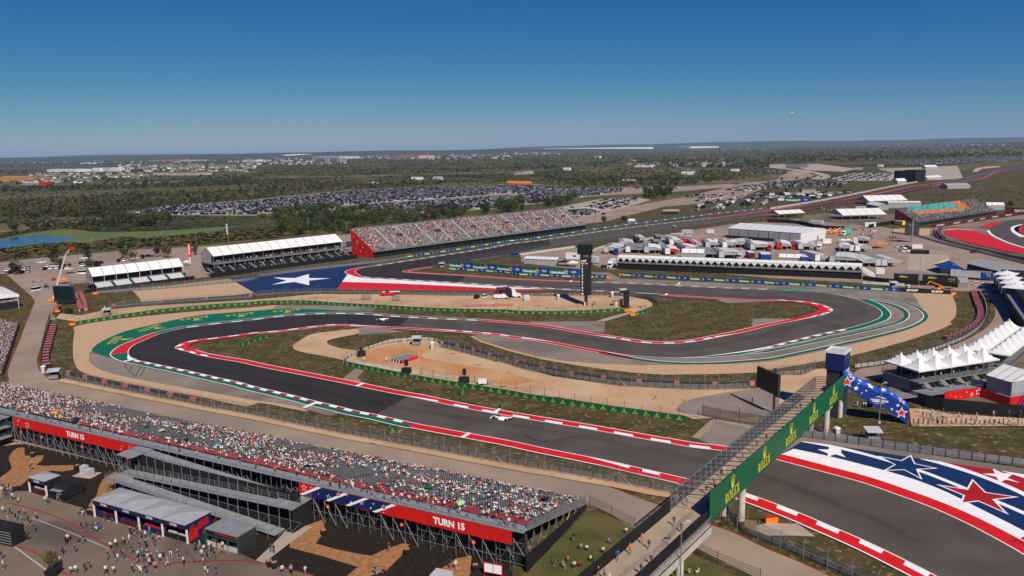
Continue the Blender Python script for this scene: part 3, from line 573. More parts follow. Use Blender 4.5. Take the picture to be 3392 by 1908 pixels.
for pl in(q('A3',(0,345),(200,320),(200,350),(0,365)),q('A2',(1510,405),(1700,400),(1650,412)),q('A4',(200,255),(500,250),(900,300),(760,330),(400,315)),q('A4',(0,260),(170,250),(200,290),(40,290)),q('A4',(640,395),(860,340),(1300,350),(1240,420),(700,420)),q('A4',(1100,300),(1900,270),(1960,400),(1500,420),(1300,350))):
 sheet('gravel_yard',pl,'concrete_pale',Zs,smooth=False)
Zt=ZC[0]+.02;Zp=Zt+.012
N_out=q('A4',(2700,270),(2400,292),(2280,312),(2200,335),(2060,370),(1900,405),(1700,442),(1400,490),(900,590),(560,648),(0,716))+q('A3',(2300,757),(1980,797),(1500,850),(1100,900),(800,940),(500,985),(230,1025),(0,1052))+q('A2',(2300,1103),(2100,1135),(1800,1181),(1500,1227),(1130,1285))
T12_out=q('A2',(1060,1296),(1015,1309),(990,1324),(993,1340),(1020,1358),(1085,1383))
S2_S=q('B2',(1350,72),(1600,88),(1900,105),(2200,125),(2540,147))+q('B3',(250,162),(420,172),(660,184),(1000,201),(1230,213),(1480,230),(2000,262),(2500,287))
T13_in=q('B4',(110,285),(240,294),(340,301),(430,312),(520,329),(590,348),(637,368),(655,384),(648,400),(615,418),(560,437),(470,457),(300,492),(60,540))
M_N=q('B3',(2300,612),(2040,664),(1900,692),(1750,714),(1600,726),(1450,726),(1300,717),(1150,697),(1010,674),(800,642),(500,592),(200,543),(0,524))+q('B2',(2200,496),(1800,479),(1500,463),(1300,451),(1150,438),(1000,431),(800,427),(600,431),(400,441),(200,459),(0,485))
T15_out=q('B1',(2350,508),(2150,531),(1950,556),(1830,572),(1600,627),(1450,690),(1345,738),(1297,780),(1285,815),(1295,845),(1325,870),(1365,888),(1500,915),(1600,938),(1800,978),(2000,1023),(2200,1068),(2400,1112))
N_S=q('B2',(0,1158),(200,1203),(400,1250),(600,1302),(800,1347),(1000,1397),(1200,1435))+q('S',(1355,1400),(1541,1435))+q('C3',(0,110),(250,165),(500,215),(720,258),(1000,315),(1300,385),(1500,430),(1700,475))+q('C4',(-400,570),(0,705),(110,745),(240,795),(390,855),(500,902),(650,967),(790,1025),(950,1095),(1080,1155),(1240,1232),(1400,1312),(1560,1392),(1760,1500),(2100,1700))
far_N=q('C4',(2900,1480),(2700,1340),(2566,1253),(2450,1183),(2300,1100),(2100,992),(1900,892),(1700,802),(1500,722),(1300,650),(1100,578),(900,513),(600,432),(300,352),(70,292))+q('C3',(2400,262),(2050,203),(1800,175),(1590,138),(1350,98),(1130,58),(820,2))+q('B2',(2400,1432),(2100,1377),(1950,1347),(1790,1312),(1600,1272),(1470,1247),(1300,1215),(1000,1152),(600,1071),(300,1012),(0,952))
T15_in=q('B1',(2400,914),(2200,881),(2060,856),(1950,832),(1870,806),(1785,786),(1749,766),(1772,744),(1832,717),(1930,694),(2050,678),(2200,660),(2400,634))
M_S=q('B2',(0,611),(200,596),(400,571),(600,546),(700,536),(830,529),(950,534),(1100,544),(1300,553),(1600,568),(1800,580),(2000,592),(2200,607),(2400,625))+q('B3',(0,648),(100,660),(300,690),(500,725),(700,765),(900,800),(1100,832),(1300,852),(1500,863),(1650,865),(1800,860),(2000,842),(2300,800))
T13_out=q('B4',(0,756),(100,731),(300,681),(500,633),(700,591),(840,561),(960,527),(1030,506),(1090,481),(1130,455),(1145,425),(1132,396),(1080,358),(1000,324),(900,286),(820,263),(720,241),(600,222),(430,207),(200,195),(0,185))
S2_N=q('B3',(2300,177),(2000,164),(1600,144),(1300,129),(900,115),(660,110),(560,106),(300,95),(0,81))+q('B2',(2300,61),(2000,43),(1700,26))
T12_in=q('A2',(1560,1346),(1500,1341),(1455,1333),(1500,1316),(1600,1300),(1730,1282))
B_S=q('A2',(1900,1258),(2200,1210),(2540,1155))+q('A3',(400,1070),(900,990),(1300,930),(1700,875),(2200,805),(2540,760))+q('A4',(330,715),(700,655),(1000,605),(1400,520),(1700,463),(2090,410),(2200,372),(2290,330),(2420,312),(2700,300))
outer=Path(N_out+T12_out+S2_S+T13_in+M_N+T15_out+N_S,step=1.2)
inner=Path(far_N+T15_in+M_S+T13_out+S2_N+T12_in+B_S,step=1.2)
track=sheet('track',None,'asphalt',Zt,smooth=False,xy=list(map(tuple,outer.p))+list(map(tuple,inner.p)))
def W(path,tg,x,y):
 return path.where(*q(tag_,(x,y))[0])if False else path.where(*q(tg,(x,y))[0])
def strip(pa,a0,a1,pb,b0,b1,name,m,z,parent=None,n=160):
 ta=np.linspace(a0,a1,n);tb=np.linspace(b0,b1,n);vs=[]
 for x,y in zip(ta,tb):
  A,C=pa.at(x),pb.at(y);vs+=[(A[0],A[1],z),(C[0],C[1],z)]
 fs=[(2*i,2*i+2,2*i+3,2*i+1)for i in range(n-1)]
 me=bpy.data.meshes.new(name);me.from_pydata(vs,[],fs);me.materials.append(MATS[m])
 bm=bmesh.new();bm.from_mesh(me);bmesh.ops.triangulate(bm,faces=bm.faces)
 for f in bm.faces:
  if f.normal.z<0:f.normal_flip()
 bm.to_mesh(me);bm.free();return obj(name,me,parent,kind=None if parent else 'structure')
o0,o1=W(outer,'B2',1530,465),W(outer,'B1',1290,815)
i0,i1=W(inner,'B2',1420,558),W(inner,'B1',1749,766)
strip(outer,o0,o1,inner,i0,i1,'new_asphalt','asphalt_new',Zt+.004,track)
o2=W(outer,'B2',1200,1440);i2=W(inner,'B2',1500,1253)
strip(outer,o1,o2,inner,i1,i2,'new_asphalt','asphalt_new',Zt+.004,track)
o3,o4=W(outer,'A3',330,1010),W(outer,'A2',990,1332);i3,i4=W(inner,'A3',400,1070),W(inner,'A2',1455,1333)
strip(outer,o3,o4,inner,i3,i4,'new_asphalt','asphalt_new',Zt+.004,track)
strip(outer,o4,W(outer,'B2',2000,112),inner,i4,W(inner,'B2',2100,48),'new_asphalt','asphalt_new',Zt+.004,track)
def kerb(path,a,b,d0,d1,period,duty,z,m='white_paint',parent=track,base=None,name='kerb_block',skew=0.5):
 if base:band(path,a,b,d0,d1,'kerb',base,z,parent)
 k=0;t=a
 while t+period*duty<b:
  e=t+period*duty;n=4;vs=[]
  for i in range(n):
   x=t+(e-t)*i/(n-1)
   A=path.off(x,d0);C=path.off(x+skew,d1);vs+=[(A[0],A[1],z+.004),(C[0],C[1],z+.004)]
  fs=[(2*i,2*i+2,2*i+3,2*i+1)for i in range(n-1)]
  me=bpy.data.meshes.new(name);me.from_pydata(vs,[],fs);me.materials.append(MATS[m])
  bm=bmesh.new();bm.from_mesh(me)
  for f in bm.faces:
   if f.normal.z<0:f.normal_flip()
  bm.to_mesh(me);bm.free();obj(name,me,parent);t+=period
def line(path,a,b,d,w=.16,m='white_paint',z=Zp+.004,nm='edge_line'):return band(path,a,b,d-w,d+w,nm,m,z,track)
def strips(path,a,b,w,m,nm='painted_strip',z=Zp,e1=None,w0=0.0):return band(path,a,b,-w0,-w,nm,m,z,track,e1=e1)
line(outer,0,outer.L,-.12,.13);line(inner,0,inner.L,-.12,.13)
a,b=0,W(inner,'C4',70,292)
strips(inner,a,b,3.6,'red_paint');line(inner,a,b,-3.75,.15)
a2=W(inner,'C3',2400,262);b2=W(inner,'B1',2060,856)
strips(inner,a2,b2,2.9,'red_paint');line(inner,a2,b2,-3.05,.15)
kerb(inner,a2,W(inner,'B2',1790,1312),-.3,-1.5,9.0,.52,Zp+.004)
band(inner,W(inner,'B2',1790,1312),W(inner,'B2',1470,1247),-.3,-1.4,'kerb_ramp','white_paint',Zp+.008,track,e1=-.32)
kerb(inner,W(inner,'B1',2060,856),W(inner,'B2',830,529),-.25,-1.35,7.2,.5,Zp+.004)
a3,b3=W(inner,'B1',2060,856),W(inner,'B3',900,800)
strips(inner,a3,W(inner,'B1',1749,766),2.9,'red_paint',e1=-4.2);strips(inner,W(inner,'B1',1749,766),W(inner,'B2',0,611),4.2,'red_paint',e1=-2.6)
line(inner,a3,W(inner,'B1',1870,806),-3.1)
strips(inner,W(inner,'B2',0,611),b3,2.7,'red_paint');line(inner,W(inner,'B2',0,611),b3,-2.85)
band(inner,W(inner,'B2',950,534),W(inner,'B2',1300,553),-.3,-1.4,'kerb_ramp','white_paint',Zp+.008,track,e1=-.32)
band(inner,W(inner,'B2',1750,577),W(inner,'B2',2000,592),-.32,-.3,'kerb_ramp','white_paint',Zp+.008,track,e1=-1.4)
kerb(inner,W(inner,'B2',2060,597),W(inner,'B3',70,655),-.3,-1.4,7.6,.5,Zp+.004)
band(inner,W(inner,'B3',100,660),W(inner,'B3',420,712),-.3,-1.6,'kerb_ramp','white_paint',Zp+.008,track,e1=-.32)
strips(inner,b3,W(inner,'B3',1230,850),2.7,'red_paint',e1=-3.6,w0=.0)
a,b=W(inner,'B3',2150,830),W(inner,'B4',790,575)
kerb(inner,W(inner,'B3',2500,770),b,-.3,-1.7,6.6,.5,Zp+.008,base='kerb_red')
band(inner,W(inner,'B3',1900,853),W(inner,'B3',2500,770),-.2,-.3,'kerb_ramp','white_paint',Zp+.008,track,e1=-1.5)
sheet('green_runoff',None,'green_paint',Zp-.004,parent=track,smooth=False,xy=[tuple(inner.off(t,-.1))for t in inner.cut(W(inner,'B3',1900,853),W(inner,'B4',880,280))]+[tuple(p)for p in Path(q('B4',(1020,285),(1100,315),(1180,365),(1225,410),(1235,440),(1200,485),(1100,525),(950,570),(600,650),(200,740),(0,780))+q('B3',(2300,833),(2100,855))).p])
def arc(px,w,m,off=0.0,nm='painted_arc',z=Zp):p=Path(px);return band(p,0,p.L,off-w/2,off+w/2,nm,m,z,track)
E1=q('B4',(1020,285),(1100,315),(1180,365),(1225,410),(1235,440),(1200,485),(1100,525),(950,570),(600,650),(200,740),(0,780))+q('B3',(2300,833),(2000,862),(1700,868))
arc(E1,.35,'white_paint',z=Zp+.004)
E2=q('B4',(1030,285),(1200,315),(1320,352),(1400,400),(1420,440),(1395,482),(1310,525),(1000,605),(600,690),(200,775),(0,815))+q('B3',(2350,832),)
arc(E2,.35,'white_paint',z=Zp+.004);arc(E2[:-1],1.3,'green_paint',-.9)
E3=q('B4',(250,175),(420,190),(700,213),(1000,252),(1250,292),(1430,345),(1530,400),(1560,440),(1545,482),(1470,530),(1350,575),(1100,638),(700,727),(300,812),(0,872))+q('B3',(2300,893),(2000,911),(1700,913),(1500,903),(1300,879),(1150,853),(900,802))
arc(E3,.4,'white_paint',z=Zp+.004);arc(E3,1.3,'green_paint',.9)
sheet('green_wedge',q('B4',(0,172),(250,175),(420,186),(560,203),(720,220),(430,208),(200,196),(0,187)),'green_paint',Zp,smooth=False,parent=track)
a,b=W(inner,'B4',700,238),W(inner,'B3',660,110)
kerb(inner,a+30,b,-.25,-1.2,7.6,.5,Zp+.004,base='kerb_red');strips(inner,a+25,b,3.0,'green_paint',w0=1.25);line(inner,a,b,-3.1)
a,b=W(inner,'B3',660,110),W(inner,'A2',1500,1341)
strips(inner,a,b,2.6,'red_paint');line(inner,a,b,-2.75)
strips(inner,b,W(inner,'A2',1730,1282),3.2,'red_paint');line(inner,b,W(inner,'A2',1730,1282),-3.3)
strips(inner,W(inner,'A4',0,770),W(inner,'A4',2500,310),3.5,'red_paint')
a,b=W(outer,'A4',2280,312),W(outer,'A3',1980,797)
strips(outer,W(outer,'A4',1750,432),b,4.5,'red_paint');strips(outer,0,W(outer,'A4',2060,370),5,'blue_paint');strips(outer,W(outer,'A4',2060,370),W(outer,'A4',1750,432),4,'green_paint')
a,b=W(outer,'A3',1980,797),W(outer,'A2',1130,1285)
kerb(outer,a,b,-.25,-1.5,8.4,.5,Zp+.004,base='kerb_red');strips(outer,a,b,2.9,'green_paint',w0=1.5);line(outer,a,b,-3.0)
a,b=W(outer,'A2',1130,1285),W(outer,'A2',1085,1383)
m_=W(outer,'A2',990,1332)
strips(outer,a,m_,3.0,'red_paint',e1=-5.6);strips(outer,m_,b,5.6,'red_paint',e1=-3.0)
band(outer,a,m_,-3.0,-3.4,'edge_line','white_paint',Zp+.004,track,e0=-5.6,e1=-6.0);band(outer,m_,b,-5.6,-6.0,'edge_line','white_paint',Zp+.004,track,e0=-3.0,e1=-3.4)
a,b=b,W(outer,'B3',1100,206)
kerb(outer,a,b,-.25,-1.5,8.0,.5,Zp+.004,base='kerb_red');strips(outer,a,b,2.9,'green_paint',w0=1.5);line(outer,a,b,-3.0)
a,b=W(outer,'B3',1220,212),W(outer,'B3',1480,230)
band(outer,a,b,-.3,-1.4,'kerb_ramp','white_paint',Zp+.008,track,e1=-.4);strips(outer,a-8,b,2.9,'green_paint',w0=.3)
a,b=b,W(outer,'B4',110,285)
strips(outer,a,b,2.8,'red_paint');line(outer,a,b,-2.95)
c=W(outer,'B4',655,384);d=W(outer,'B4',300,492)
strips(outer,b,c,2.8,'red_paint',e1=-5.5);strips(outer,c,d,5.5,'red_paint',e1=-2.8)
kerb(outer,b,d-6,-.25,-1.5,7.0,.5,Zp+.004)
band(outer,d-20,d+2,-.3,-1.3,'kerb_ramp','white_paint',Zp+.008,track,e1=-.32)
a,b=d,W(outer,'B2',2200,496)
strips(outer,a,b,2.9,'red_paint');line(outer,a,b,-3.05)
kerb(outer,W(outer,'B3',2000,672),W(outer,'B3',1030,677),-.25,-1.5,8.0,.48,Zp+.004)
band(outer,W(outer,'B3',2250,622),W(outer,'B3',2030,666),-.32,-.3,'kerb_ramp','white_paint',Zp+.008,track,e1=-1.5)
band(outer,W(outer,'B3',1010,674),W(outer,'B3',800,642),-.3,-1.5,'kerb_ramp','white_paint',Zp+.008,track,e1=-.32)
a,b=W(outer,'B2',2200,496),W(outer,'B1',1600,627)
kerb(outer,a,b-6,-.25,-1.5,8.2,.5,Zp+.004,base='kerb_red');strips(outer,a,b,3.4,'green_paint',w0=1.5);line(outer,a,b,-3.55)
g_out=Path(q('B1',(1222,893),(1100,862),(920,797),(950,750),(1060,682),(1250,602),(1500,542),(1900,456),(2100,430),(2540,396))+q('B2',(300,374),(700,386),(1130,404)))
green=sheet('green_runoff',None,'green_paint',Zp-.006,smooth=False,xy=[tuple(p)for p in g_out.p]+[tuple(outer.off(t,-.2))for t in outer.cut(W(outer,'B2',1150,438),W(outer,'B1',1365,888))])
a,b=W(outer,'B1',1600,627),W(outer,'B1',1290,815)
strips(outer,a,b,3.4,'red_paint',e1=-5.4);band(outer,a,b,-3.4,-3.75,'edge_line','white_paint',Zp+.004,track,e0=-5.4,e1=-5.75)
a,c=b,W(outer,'B1',1365,888)
band(outer,a,c,-5.4,-5.75,'edge_line','white_paint',Zp+.004,track,e0=-3.4,e1=-3.75);band(outer,a+3,c-1,-.25,-.3,'kerb_ramp','white_paint',Zp+.008,track,e1=-2.0)
a,b=c,W(outer,'C3',-480,10)
b=outer.where(*q('F',(1040,1069))[0])
kerb(outer,a,b,-.25,-1.5,5.6,.5,Zp+.004,base='kerb_red');strips(outer,a,b,3.4,'green_paint',w0=1.5);line(outer,a,b,-3.55)
a,b=b,W(outer,'C3',1700,475)
strips(outer,a,b,3.0,'red_paint');line(outer,a,b,-3.15)
band(outer,W(outer,'C3',720,258),W(outer,'C3',1170,352),-.32,-.3,'kerb_ramp','white_paint',Zp+.008,track,e1=-1.5)
kerb(outer,W(outer,'C3',1280,380),W(outer,'C3',1800,500),-.3,-1.5,7.6,.5,Zp+.004)
a,b=W(outer,'C3',1700,475),outer.L
strips(outer,a,b,3.4,'red_paint');line(outer,a,b,-3.55)
kerb(outer,W(outer,'C4',-300,600),b,-.3,-1.6,8.2,.52,Zp+.004)
def bar(tg,pts,m='white_paint',nm='white_bar',z=Zp+.012):sheet(nm,q(tg,*pts),m,z,smooth=False,parent=track)
bar('B1',[(1222,905),(1340,873),(1368,882),(1230,912)]);bar('B2',[(455,1365),(590,1308),(632,1312),(490,1373)])
bar('B2',[(985,1150),(1060,1117),(1090,1120),(1010,1158)]);bar('B2',[(2370,1408),(2420,1375),(2445,1380),(2400,1420)])
bar('C2',[(2030,70),(2120,22),(2150,30),(2068,80)]);bar('B3',[(1510,238),(1530,222),(1552,224),(1532,241)]);bar('B3',[(1632,135),(1660,110),(1678,112),(1654,136)]);bar('B3',[(553,104),(575,90),(597,91),(575,105)])
bar('B1',[(1760,755),(1790,742),(1850,728),(1850,740),(1795,752)],'orange_paint','orange_paint',Zp+.006);bar('B4',[(575,345),(600,352),(628,378),(600,380)],'orange_paint','orange_paint',Zp+.006)
flag=sheet('painted_runoff',q('B1',(2303,72))+q('A2',(400,1322),(800,1277),(1060,1249),(1140,1272),(1020,1296),(985,1330))+q('B2',(925,10),(800,184),(400,196),(0,214))+q('B1',(2545,214)),'navy_paint',Zp-.008,smooth=False)
xy=[tuple(outer.off(t,-.2))for t in outer.cut(W(outer,'A2',993,1340),W(outer,'B3',420,172))]
sheet('white_stripe',None,'white_paint',Zp-.004,smooth=False,parent=flag,xy=xy+ground(q('B3',(420,180),(0,178))+q('B2',(2540,179),(2000,150),(1400,122),(855,106),(925,8))))
sheet('red_stripe',q('B2',(855,106),(1400,122),(2000,150),(2540,179))+q('B3',(370,187),(300,195),(0,201))+q('B2',(2540,196),(2000,193),(1500,190),(800,184)),'red_paint',Zp-.002,smooth=False,parent=flag)
sheet('star',q('B2',(168,62),(385,68),(522,27),(525,68),(740,70),(525,93),(527,140),(378,107),(155,134),(300,93)),'white_paint',Zp-.002,smooth=False,parent=flag)
pr=sheet('painted_runoff',q('C4',(345,112),(640,150),(1000,203),(1530,287),(1730,314),(2260,395),(2700,465),(3300,600),(3300,1700),(2900,1450),(2566,1240),(2100,980),(1500,712),(900,505),(300,345),(70,288)),'navy_paint',Zp-.010,smooth=False)
w_hi=q('C4',(262,187),(600,258),(900,332),(1200,412),(1500,505),(1800,625),(2100,775),(2400,925),(2566,1012),(2900,1200));r_hi=q('C4',(135,246),(400,300),(700,380),(1000,463),(1300,560),(1600,672),(1900,800),(2200,940),(2490,1085),(2900,1300));r_lo=q('C4',(75,290),(300,345),(600,424),(900,505),(1300,640),(1700,790),(2100,975),(2500,1195),(2900,1440))
def ribbon(hi,lo,m,nm,z):sheet(nm,None,m,z,smooth=False,parent=pr,xy=catmull(ground(hi),2)+catmull(ground(lo),2)[::-1])
ribbon(w_hi,[(u,v)for u,v in r_hi],'white_paint','white_stripe',Zp-.006);ribbon(r_hi,r_lo,'red_paint','red_stripe',Zp-.004)
ribbon(q('C4',(345,112),(640,150),(1000,235),(1500,385),(1990,575),(2566,815),(2900,970)),q('C4',(345,118),(600,165),(1000,260),(1500,412),(1990,605),(2566,850),(2900,1010)),'white_paint','white_stripe',Zp-.006)
ribbon(q('C4',(1530,287),(1730,314),(2100,430),(2500,590),(2900,800)),q('C4',(1530,290),(1700,335),(2100,462),(2500,630),(2900,850)),'white_paint','white_stripe',Zp-.006)
sheet('red_field',q('C4',(1735,316),(2260,396),(2700,466),(3300,600),(3300,900),(2900,790),(2500,588),(2100,430)),'crimson_paint',Zp-.007,smooth=False,parent=pr)
sheet('white_stripe',q('C4',(2330,405),(2566,445),(2900,520),(2900,600),(2566,480)),'white_paint',Zp-.004,smooth=False,parent=pr)
def star5(pts,m,rim=None,z=Zp-.002,nm='star'):
 g=ground(q('C4',*pts));c=sum(g,Vector((0,0)))/len(g)
 if rim:sheet('star_outline',None,rim,z,smooth=False,parent=pr,xy=g);g=[c+(p-c)*.86 for p in g]
 sheet(nm,None,m,z+.003,smooth=False,parent=pr,xy=g)
star5([(500,193),(612,195),(617,168),(690,185),(705,178),(740,205),(735,225),(785,275),(680,242),(603,268),(603,232)],'white_paint')
star5([(1100,257),(1337,303),(1435,248),(1478,335),(1710,385),(1500,395),(1550,497),(1365,400),(1155,408),(1268,345)],'navy_paint','white_paint')
star5([(1685,543),(1990,590),(2048,488),(2185,622),(2515,672),(2270,700),(2415,850),(2110,715),(1925,737),(1955,655)],'crimson_paint','white_paint')
star5([(2148,437),(2275,437),(2252,385),(2350,430),(2455,440),(2400,480),(2522,528),(2385,497),(2320,525),(2290,470)],'white_paint')
star5([(2360,1108),(2500,1080),(2640,1020),(2680,1090),(2900,1120),(2720,1180),(2800,1300),(2600,1160)],'crimson_paint','white_paint')
for tg,x,y,xc,yc in(('B1',1290,775,1150,690),('B1',1560,650,1500,568),('B1',1960,556,1945,470),('B1',2400,503,2400,432),('B2',300,448,300,392)):
 s0=W(outer,tg,x,y);k=3.1;mb=MB();serif_word(mb,-1.75*k,0,0,k,0);crown(mb,0,0,k*1.2,k*1.25,0);e=outer.dirn(s0,6);C=Q(tg,xc,yc);C=(C.x+e[1]*k*.5,C.y-e[0]*k*.5)
 me=bpy.data.meshes.new('crown_lettering');me.from_pydata([(C[0]+e[0]*p[0]-e[1]*p[2],C[1]+e[1]*p[0]+e[0]*p[2],Zp+.002)for p in mb.v],[],mb.f);me.materials.append(MATS['yellow_paint']);obj('crown_lettering',me,green)
_m=mat('rubber_line',(0.018,0.016,0.015),.7,alpha=.34);_n=_m.node_tree;_nz=_n.nodes.new('ShaderNodeTexNoise');_nz.inputs['Scale'].default_value=1.4;_nz.inputs['Detail'].default_value=8;_g=_n.nodes.new('ShaderNodeNewGeometry');_mr=_n.nodes.new('ShaderNodeMapRange');_mr.inputs[1].default_value=.35;_mr.inputs[2].default_value=.7;_mr.inputs[4].default_value=.16;_n.links.new(_g.outputs['Position'],_nz.inputs['Vector']);_n.links.new(_nz.outputs['Fac'],_mr.inputs[0]);_n.links.new(_mr.outputs[0],_n.nodes['Principled BSDF'].inputs['Alpha'])
for k,(a0,b0,c0,d0,w)in enumerate(((('B3',1480,230),('B4',655,384),6,2,3.0),(('B4',655,384),('B3',1450,726),2.5,5.5,2.6),(('B3',1450,726),('B2',1500,463),3,7,2.2),(('B2',1500,463),('B1',1600,627),7,4,2.0),(('B1',1365,888),('B2',800,1347),2.5,5,2.4),(('B2',800,1347),('C3',1000,315),5,9,2.2),(('C3',1000,315),('C4',1240,1232),9,6,2.4),(('A2',1085,1383),('B3',1480,230),3,6,2.2))):
 band(outer,W(outer,*a0),W(outer,*b0),c0,c0+w,'rubber_line','rubber_line',Zt+.009,track,e0=d0,e1=d0+w);band(outer,W(outer,*a0)+5,W(outer,*b0)-5,c0+w*.6,c0+w*1.4,'rubber_line','rubber_line',Zt+.0105,track,e0=d0+w*.6,e1=d0+w*1.4)
mat('skid',(0.02,0.018,0.017),.8,alpha=.55)
for px_ in(q('B1',(1245,920),(1280,990),(1350,1045)),q('B1',(1300,990),(1340,940),(1450,945)),q('B1',(1360,1050),(1380,1000),(1420,950)),q('B1',(1400,1050),(1430,1010),(1450,960)),q('B4',(880,330),(960,400),(950,450)),q('B4',(900,320),(985,395),(975,455)),q('B2',(1600,1330),(1900,1370),(2300,1430)),q('C3',(60,30),(300,110),(560,80)),q('C3',(100,60),(330,130),(620,60)),q('B4',(1020,600),(1100,570),(1280,530)),q('B4',(600,650),(800,640),(850,620)),q('A4',(2100,850),(2230,830),(2350,845))):
 p=Path(px_);band(p,0,p.L,-.12,.12,'skid_mark','skid',Zp+.02,track)
PANEL={}
def rolex_panel(L,H):
 k=('r',round(L,2),H)
 if k not in PANEL:
  mb=MB();mb.box(0.01,L-.01,0,.12,.04,H,0);crown(mb,L/2,-.006,H*.47,H*.40,1)
  h=H*.27;serif_word(mb,L/2-1.72*h,-.006,H*.13,h,1);PANEL[k]=mb.mesh('panel',['green_board','yellow_print'],recalc=False)
 return PANEL[k]
def heineken_panel(L,H,part):
 k=('h',round(L,2),H,part)
 if k not in PANEL:
  mb=MB();a=L*.60 if part else L
  mb.box(0,a,0,.12,.04,H,0);mb.box(a+.002,L,0,.12,.04,H,1)
  h=H*.52;vs,fs,w=T_('Heineken',.025);h=min(h,a*.78/w);put_text(mb,'Heineken',a*.04,-.006,H*.22,h,2,.025)
  cx=a*.92;poly_xz(mb,star_pts(cx,H*.48,H*.40),-.006,2);poly_xz(mb,star_pts(cx,H*.48,H*.30),-.010,3)
  h0=H*.34;w0=put_text(mb,'0.0',a+(L-a)*.52,-.006,H*.36,h0,2,.02,center=True)
  for sx in(-1,1):c=a+(L-a)*.52+sx*(w0*.5+h0*.45);mb.add([(c-h0*.22,-.006,H*.5),(c+h0*.22,-.006,H*.5),(c+h0*.22,-.006,H*.54),(c-h0*.22,-.006,H*.54)],[(0,1,2,3)],2)
  PANEL[k]=mb.mesh('panel',['green_board','blue_board','white_print','red_print'],recalc=False)
 return PANEL[k]
def word_panel(L,H,word,m,hk=.5,bold=.02,sx=1.0,pm='white_print'):
 k=(word,round(L,2),H)
 if k not in PANEL:
  mb=MB();mb.box(0.005,L-.005,0,.12,.04,H,0);w=T_(word,bold,sx)[2];h=min(H*hk,L*.8/w);put_text(mb,word,L/2,-.006,H*.5-h*.5,h,1,bold,sx,center=True)
  PANEL[k]=mb.mesh('panel',[m,pm],recalc=False)
 return PANEL[k]
def boards(px,H,PL,maker,label,z=0.0,cat='board',smooth=True,group=None,name='advertising_board'):
 p=Path(px,smooth=smooth);n=max(1,round(p.L/PL));L=p.L/n;o=p.at(0)
 r=thing(name,label,cat,(o[0],o[1],0),0,group)
 Lq=round(L,2)
 for i in range(n):
  a,b=p.at(i*L),p.at((i+1)*L);me=maker(Lq,H)
  obj('panel',me,r,(a[0]-o[0],a[1]-o[1],z),math.atan2(b[1]-a[1],b[0]-a[0]),(np.hypot(*(b-a))/Lq,1,1))
 return r
RB1=q('B1',(768,528),(1000,492),(1600,405),(2200,350),(2540,329))+q('B2',(0,323),(300,316),(500,318),(800,338),(1200,361),(1600,386),(1950,398),(2540,413))+q('B3',(0,418),(300,426),(600,421),(860,409),(1088,396))
boards(RB1,1.35,2.9,rolex_panel,'long green advertising board with gold crowns curving along the north edge of the middle straight')
RB2=q('B3',(1218,440),(1300,426),(1370,400),(1410,370),(1428,340))
boards(RB2,1.35,2.9,rolex_panel,'short green crown board curving round the right tip of the infield dirt yard')
boards(q('B2',(878,936),(1000,963),(1200,1004),(1520,1071)),1.45,2.7,rolex_panel,'green crown board along the lower left edge of the turn 15 infield dirt')
RB3=q('B2',(1570,1078),(2000,1152),(2540,1238))+q('B3',(0,1245),(500,1330),(1000,1402),(1400,1456),(1720,1500))
boards(RB3,1.45,2.75,rolex_panel,'long green crown board along the lower right edge of the turn 15 infield dirt')
boards(q('B1',(2402,755),(2566,700))+q('B2',(130,660)),1.35,2.7,rolex_panel,'green crown board standing on grass inside the turn 15 hairpin')
for pts,lb in((q('C2',(1310,45),(1405,5)),'small green crown sign beside the red strip nearest the packed stand'),(q('B2',(2035,1238),(2092,1205)),'small green crown sign on grass below the infield board'),(q('B2',(2440,1372),(2470,1345)),'small green crown sign beside the white bar on the far red strip')):
 boards(pts,1.6,9,rolex_panel,lb,smooth=False,name='crown_sign',cat='sign')
def hk(L,H):return heineken_panel(L,H,True)
boards(q('A2',(1920,1310),(2300,1333),(2540,1352))+q('A3',(0,1362),(320,1378),(660,1392),(936,1392)),1.75,11.0,hk,'lower green and blue beer board row along the grass inside turn 12')
boards(q('A2',(1925,1290),(2300,1318),(2540,1338))+q('A3',(0,1340),(320,1360),(662,1372)),3.6,17.5,hk,'tall green and blue beer board row standing behind the lower row inside turn 12',z=.1)
boards(q('A3',(1085,1372),(1720,1411),(2540,1453))+q('B4',(0,127),(470,150),(740,168),(1030,188),(1322,201)),1.75,12.0,hk,'green and blue beer board row below the long white hospitality pavilion')
boards(q('B4',(1325,202),(1580,214),(1825,228)),1.9,10,lambda L,H:word_panel(L,H,'#USGP','black',.55,.04,1.2),'black hashtag board row in front of the orange telehandler')
HB3=q('A2',(1505,1190),(1900,1131),(2300,1068),(2540,1028))+q('A3',(0,1030),(400,973),(800,912),(1200,858),(1600,806),(2000,757),(2540,697))
boards(HB3,1.7,14.0,hk,'green and blue beer board row along the far side of the back straight')
boards(q('A4',(30,706),(500,630),(900,552),(1300,470),(1500,435)),2.0,30,lambda L,H:word_panel(L,H,'PIRELLI','grey_panel',.5,.02,1.0,'black'),'pale board row along the far end of the back straight')
boards(q('A4',(1640,890),(1900,858),(2250,798),(2480,768)),2.6,24,lambda L,H:word_panel(L,H,'QATAR AIRWAYS','maroon',.45),'maroon airline board row beyond the red run-off on the right')
boards(q('A4',(2375,752),(2700,760)),6.0,60,lambda L,H:word_panel(L,H,'QATAR','maroon',.45),'large dark maroon airline hoarding at the right edge',smooth=False)
boards(q('A4',(180,640),(430,642)),5.0,60,hk,'green beer gantry board beside the back straight',smooth=False,z=1.0)
def post_mesh(h,bend=True,m='galv',r=.055):
 k=('post',h,bend,m,r)
 if k not in PANEL:
  mb=MB();mb.tube((0,0,0),(0,0,h*.82),r,5)
  mb.tube((0,0,h*.82),(0,h*.14 if bend else 0,h),r,5);PANEL[k]=mb.mesh('post',m)
 return PANEL[k]
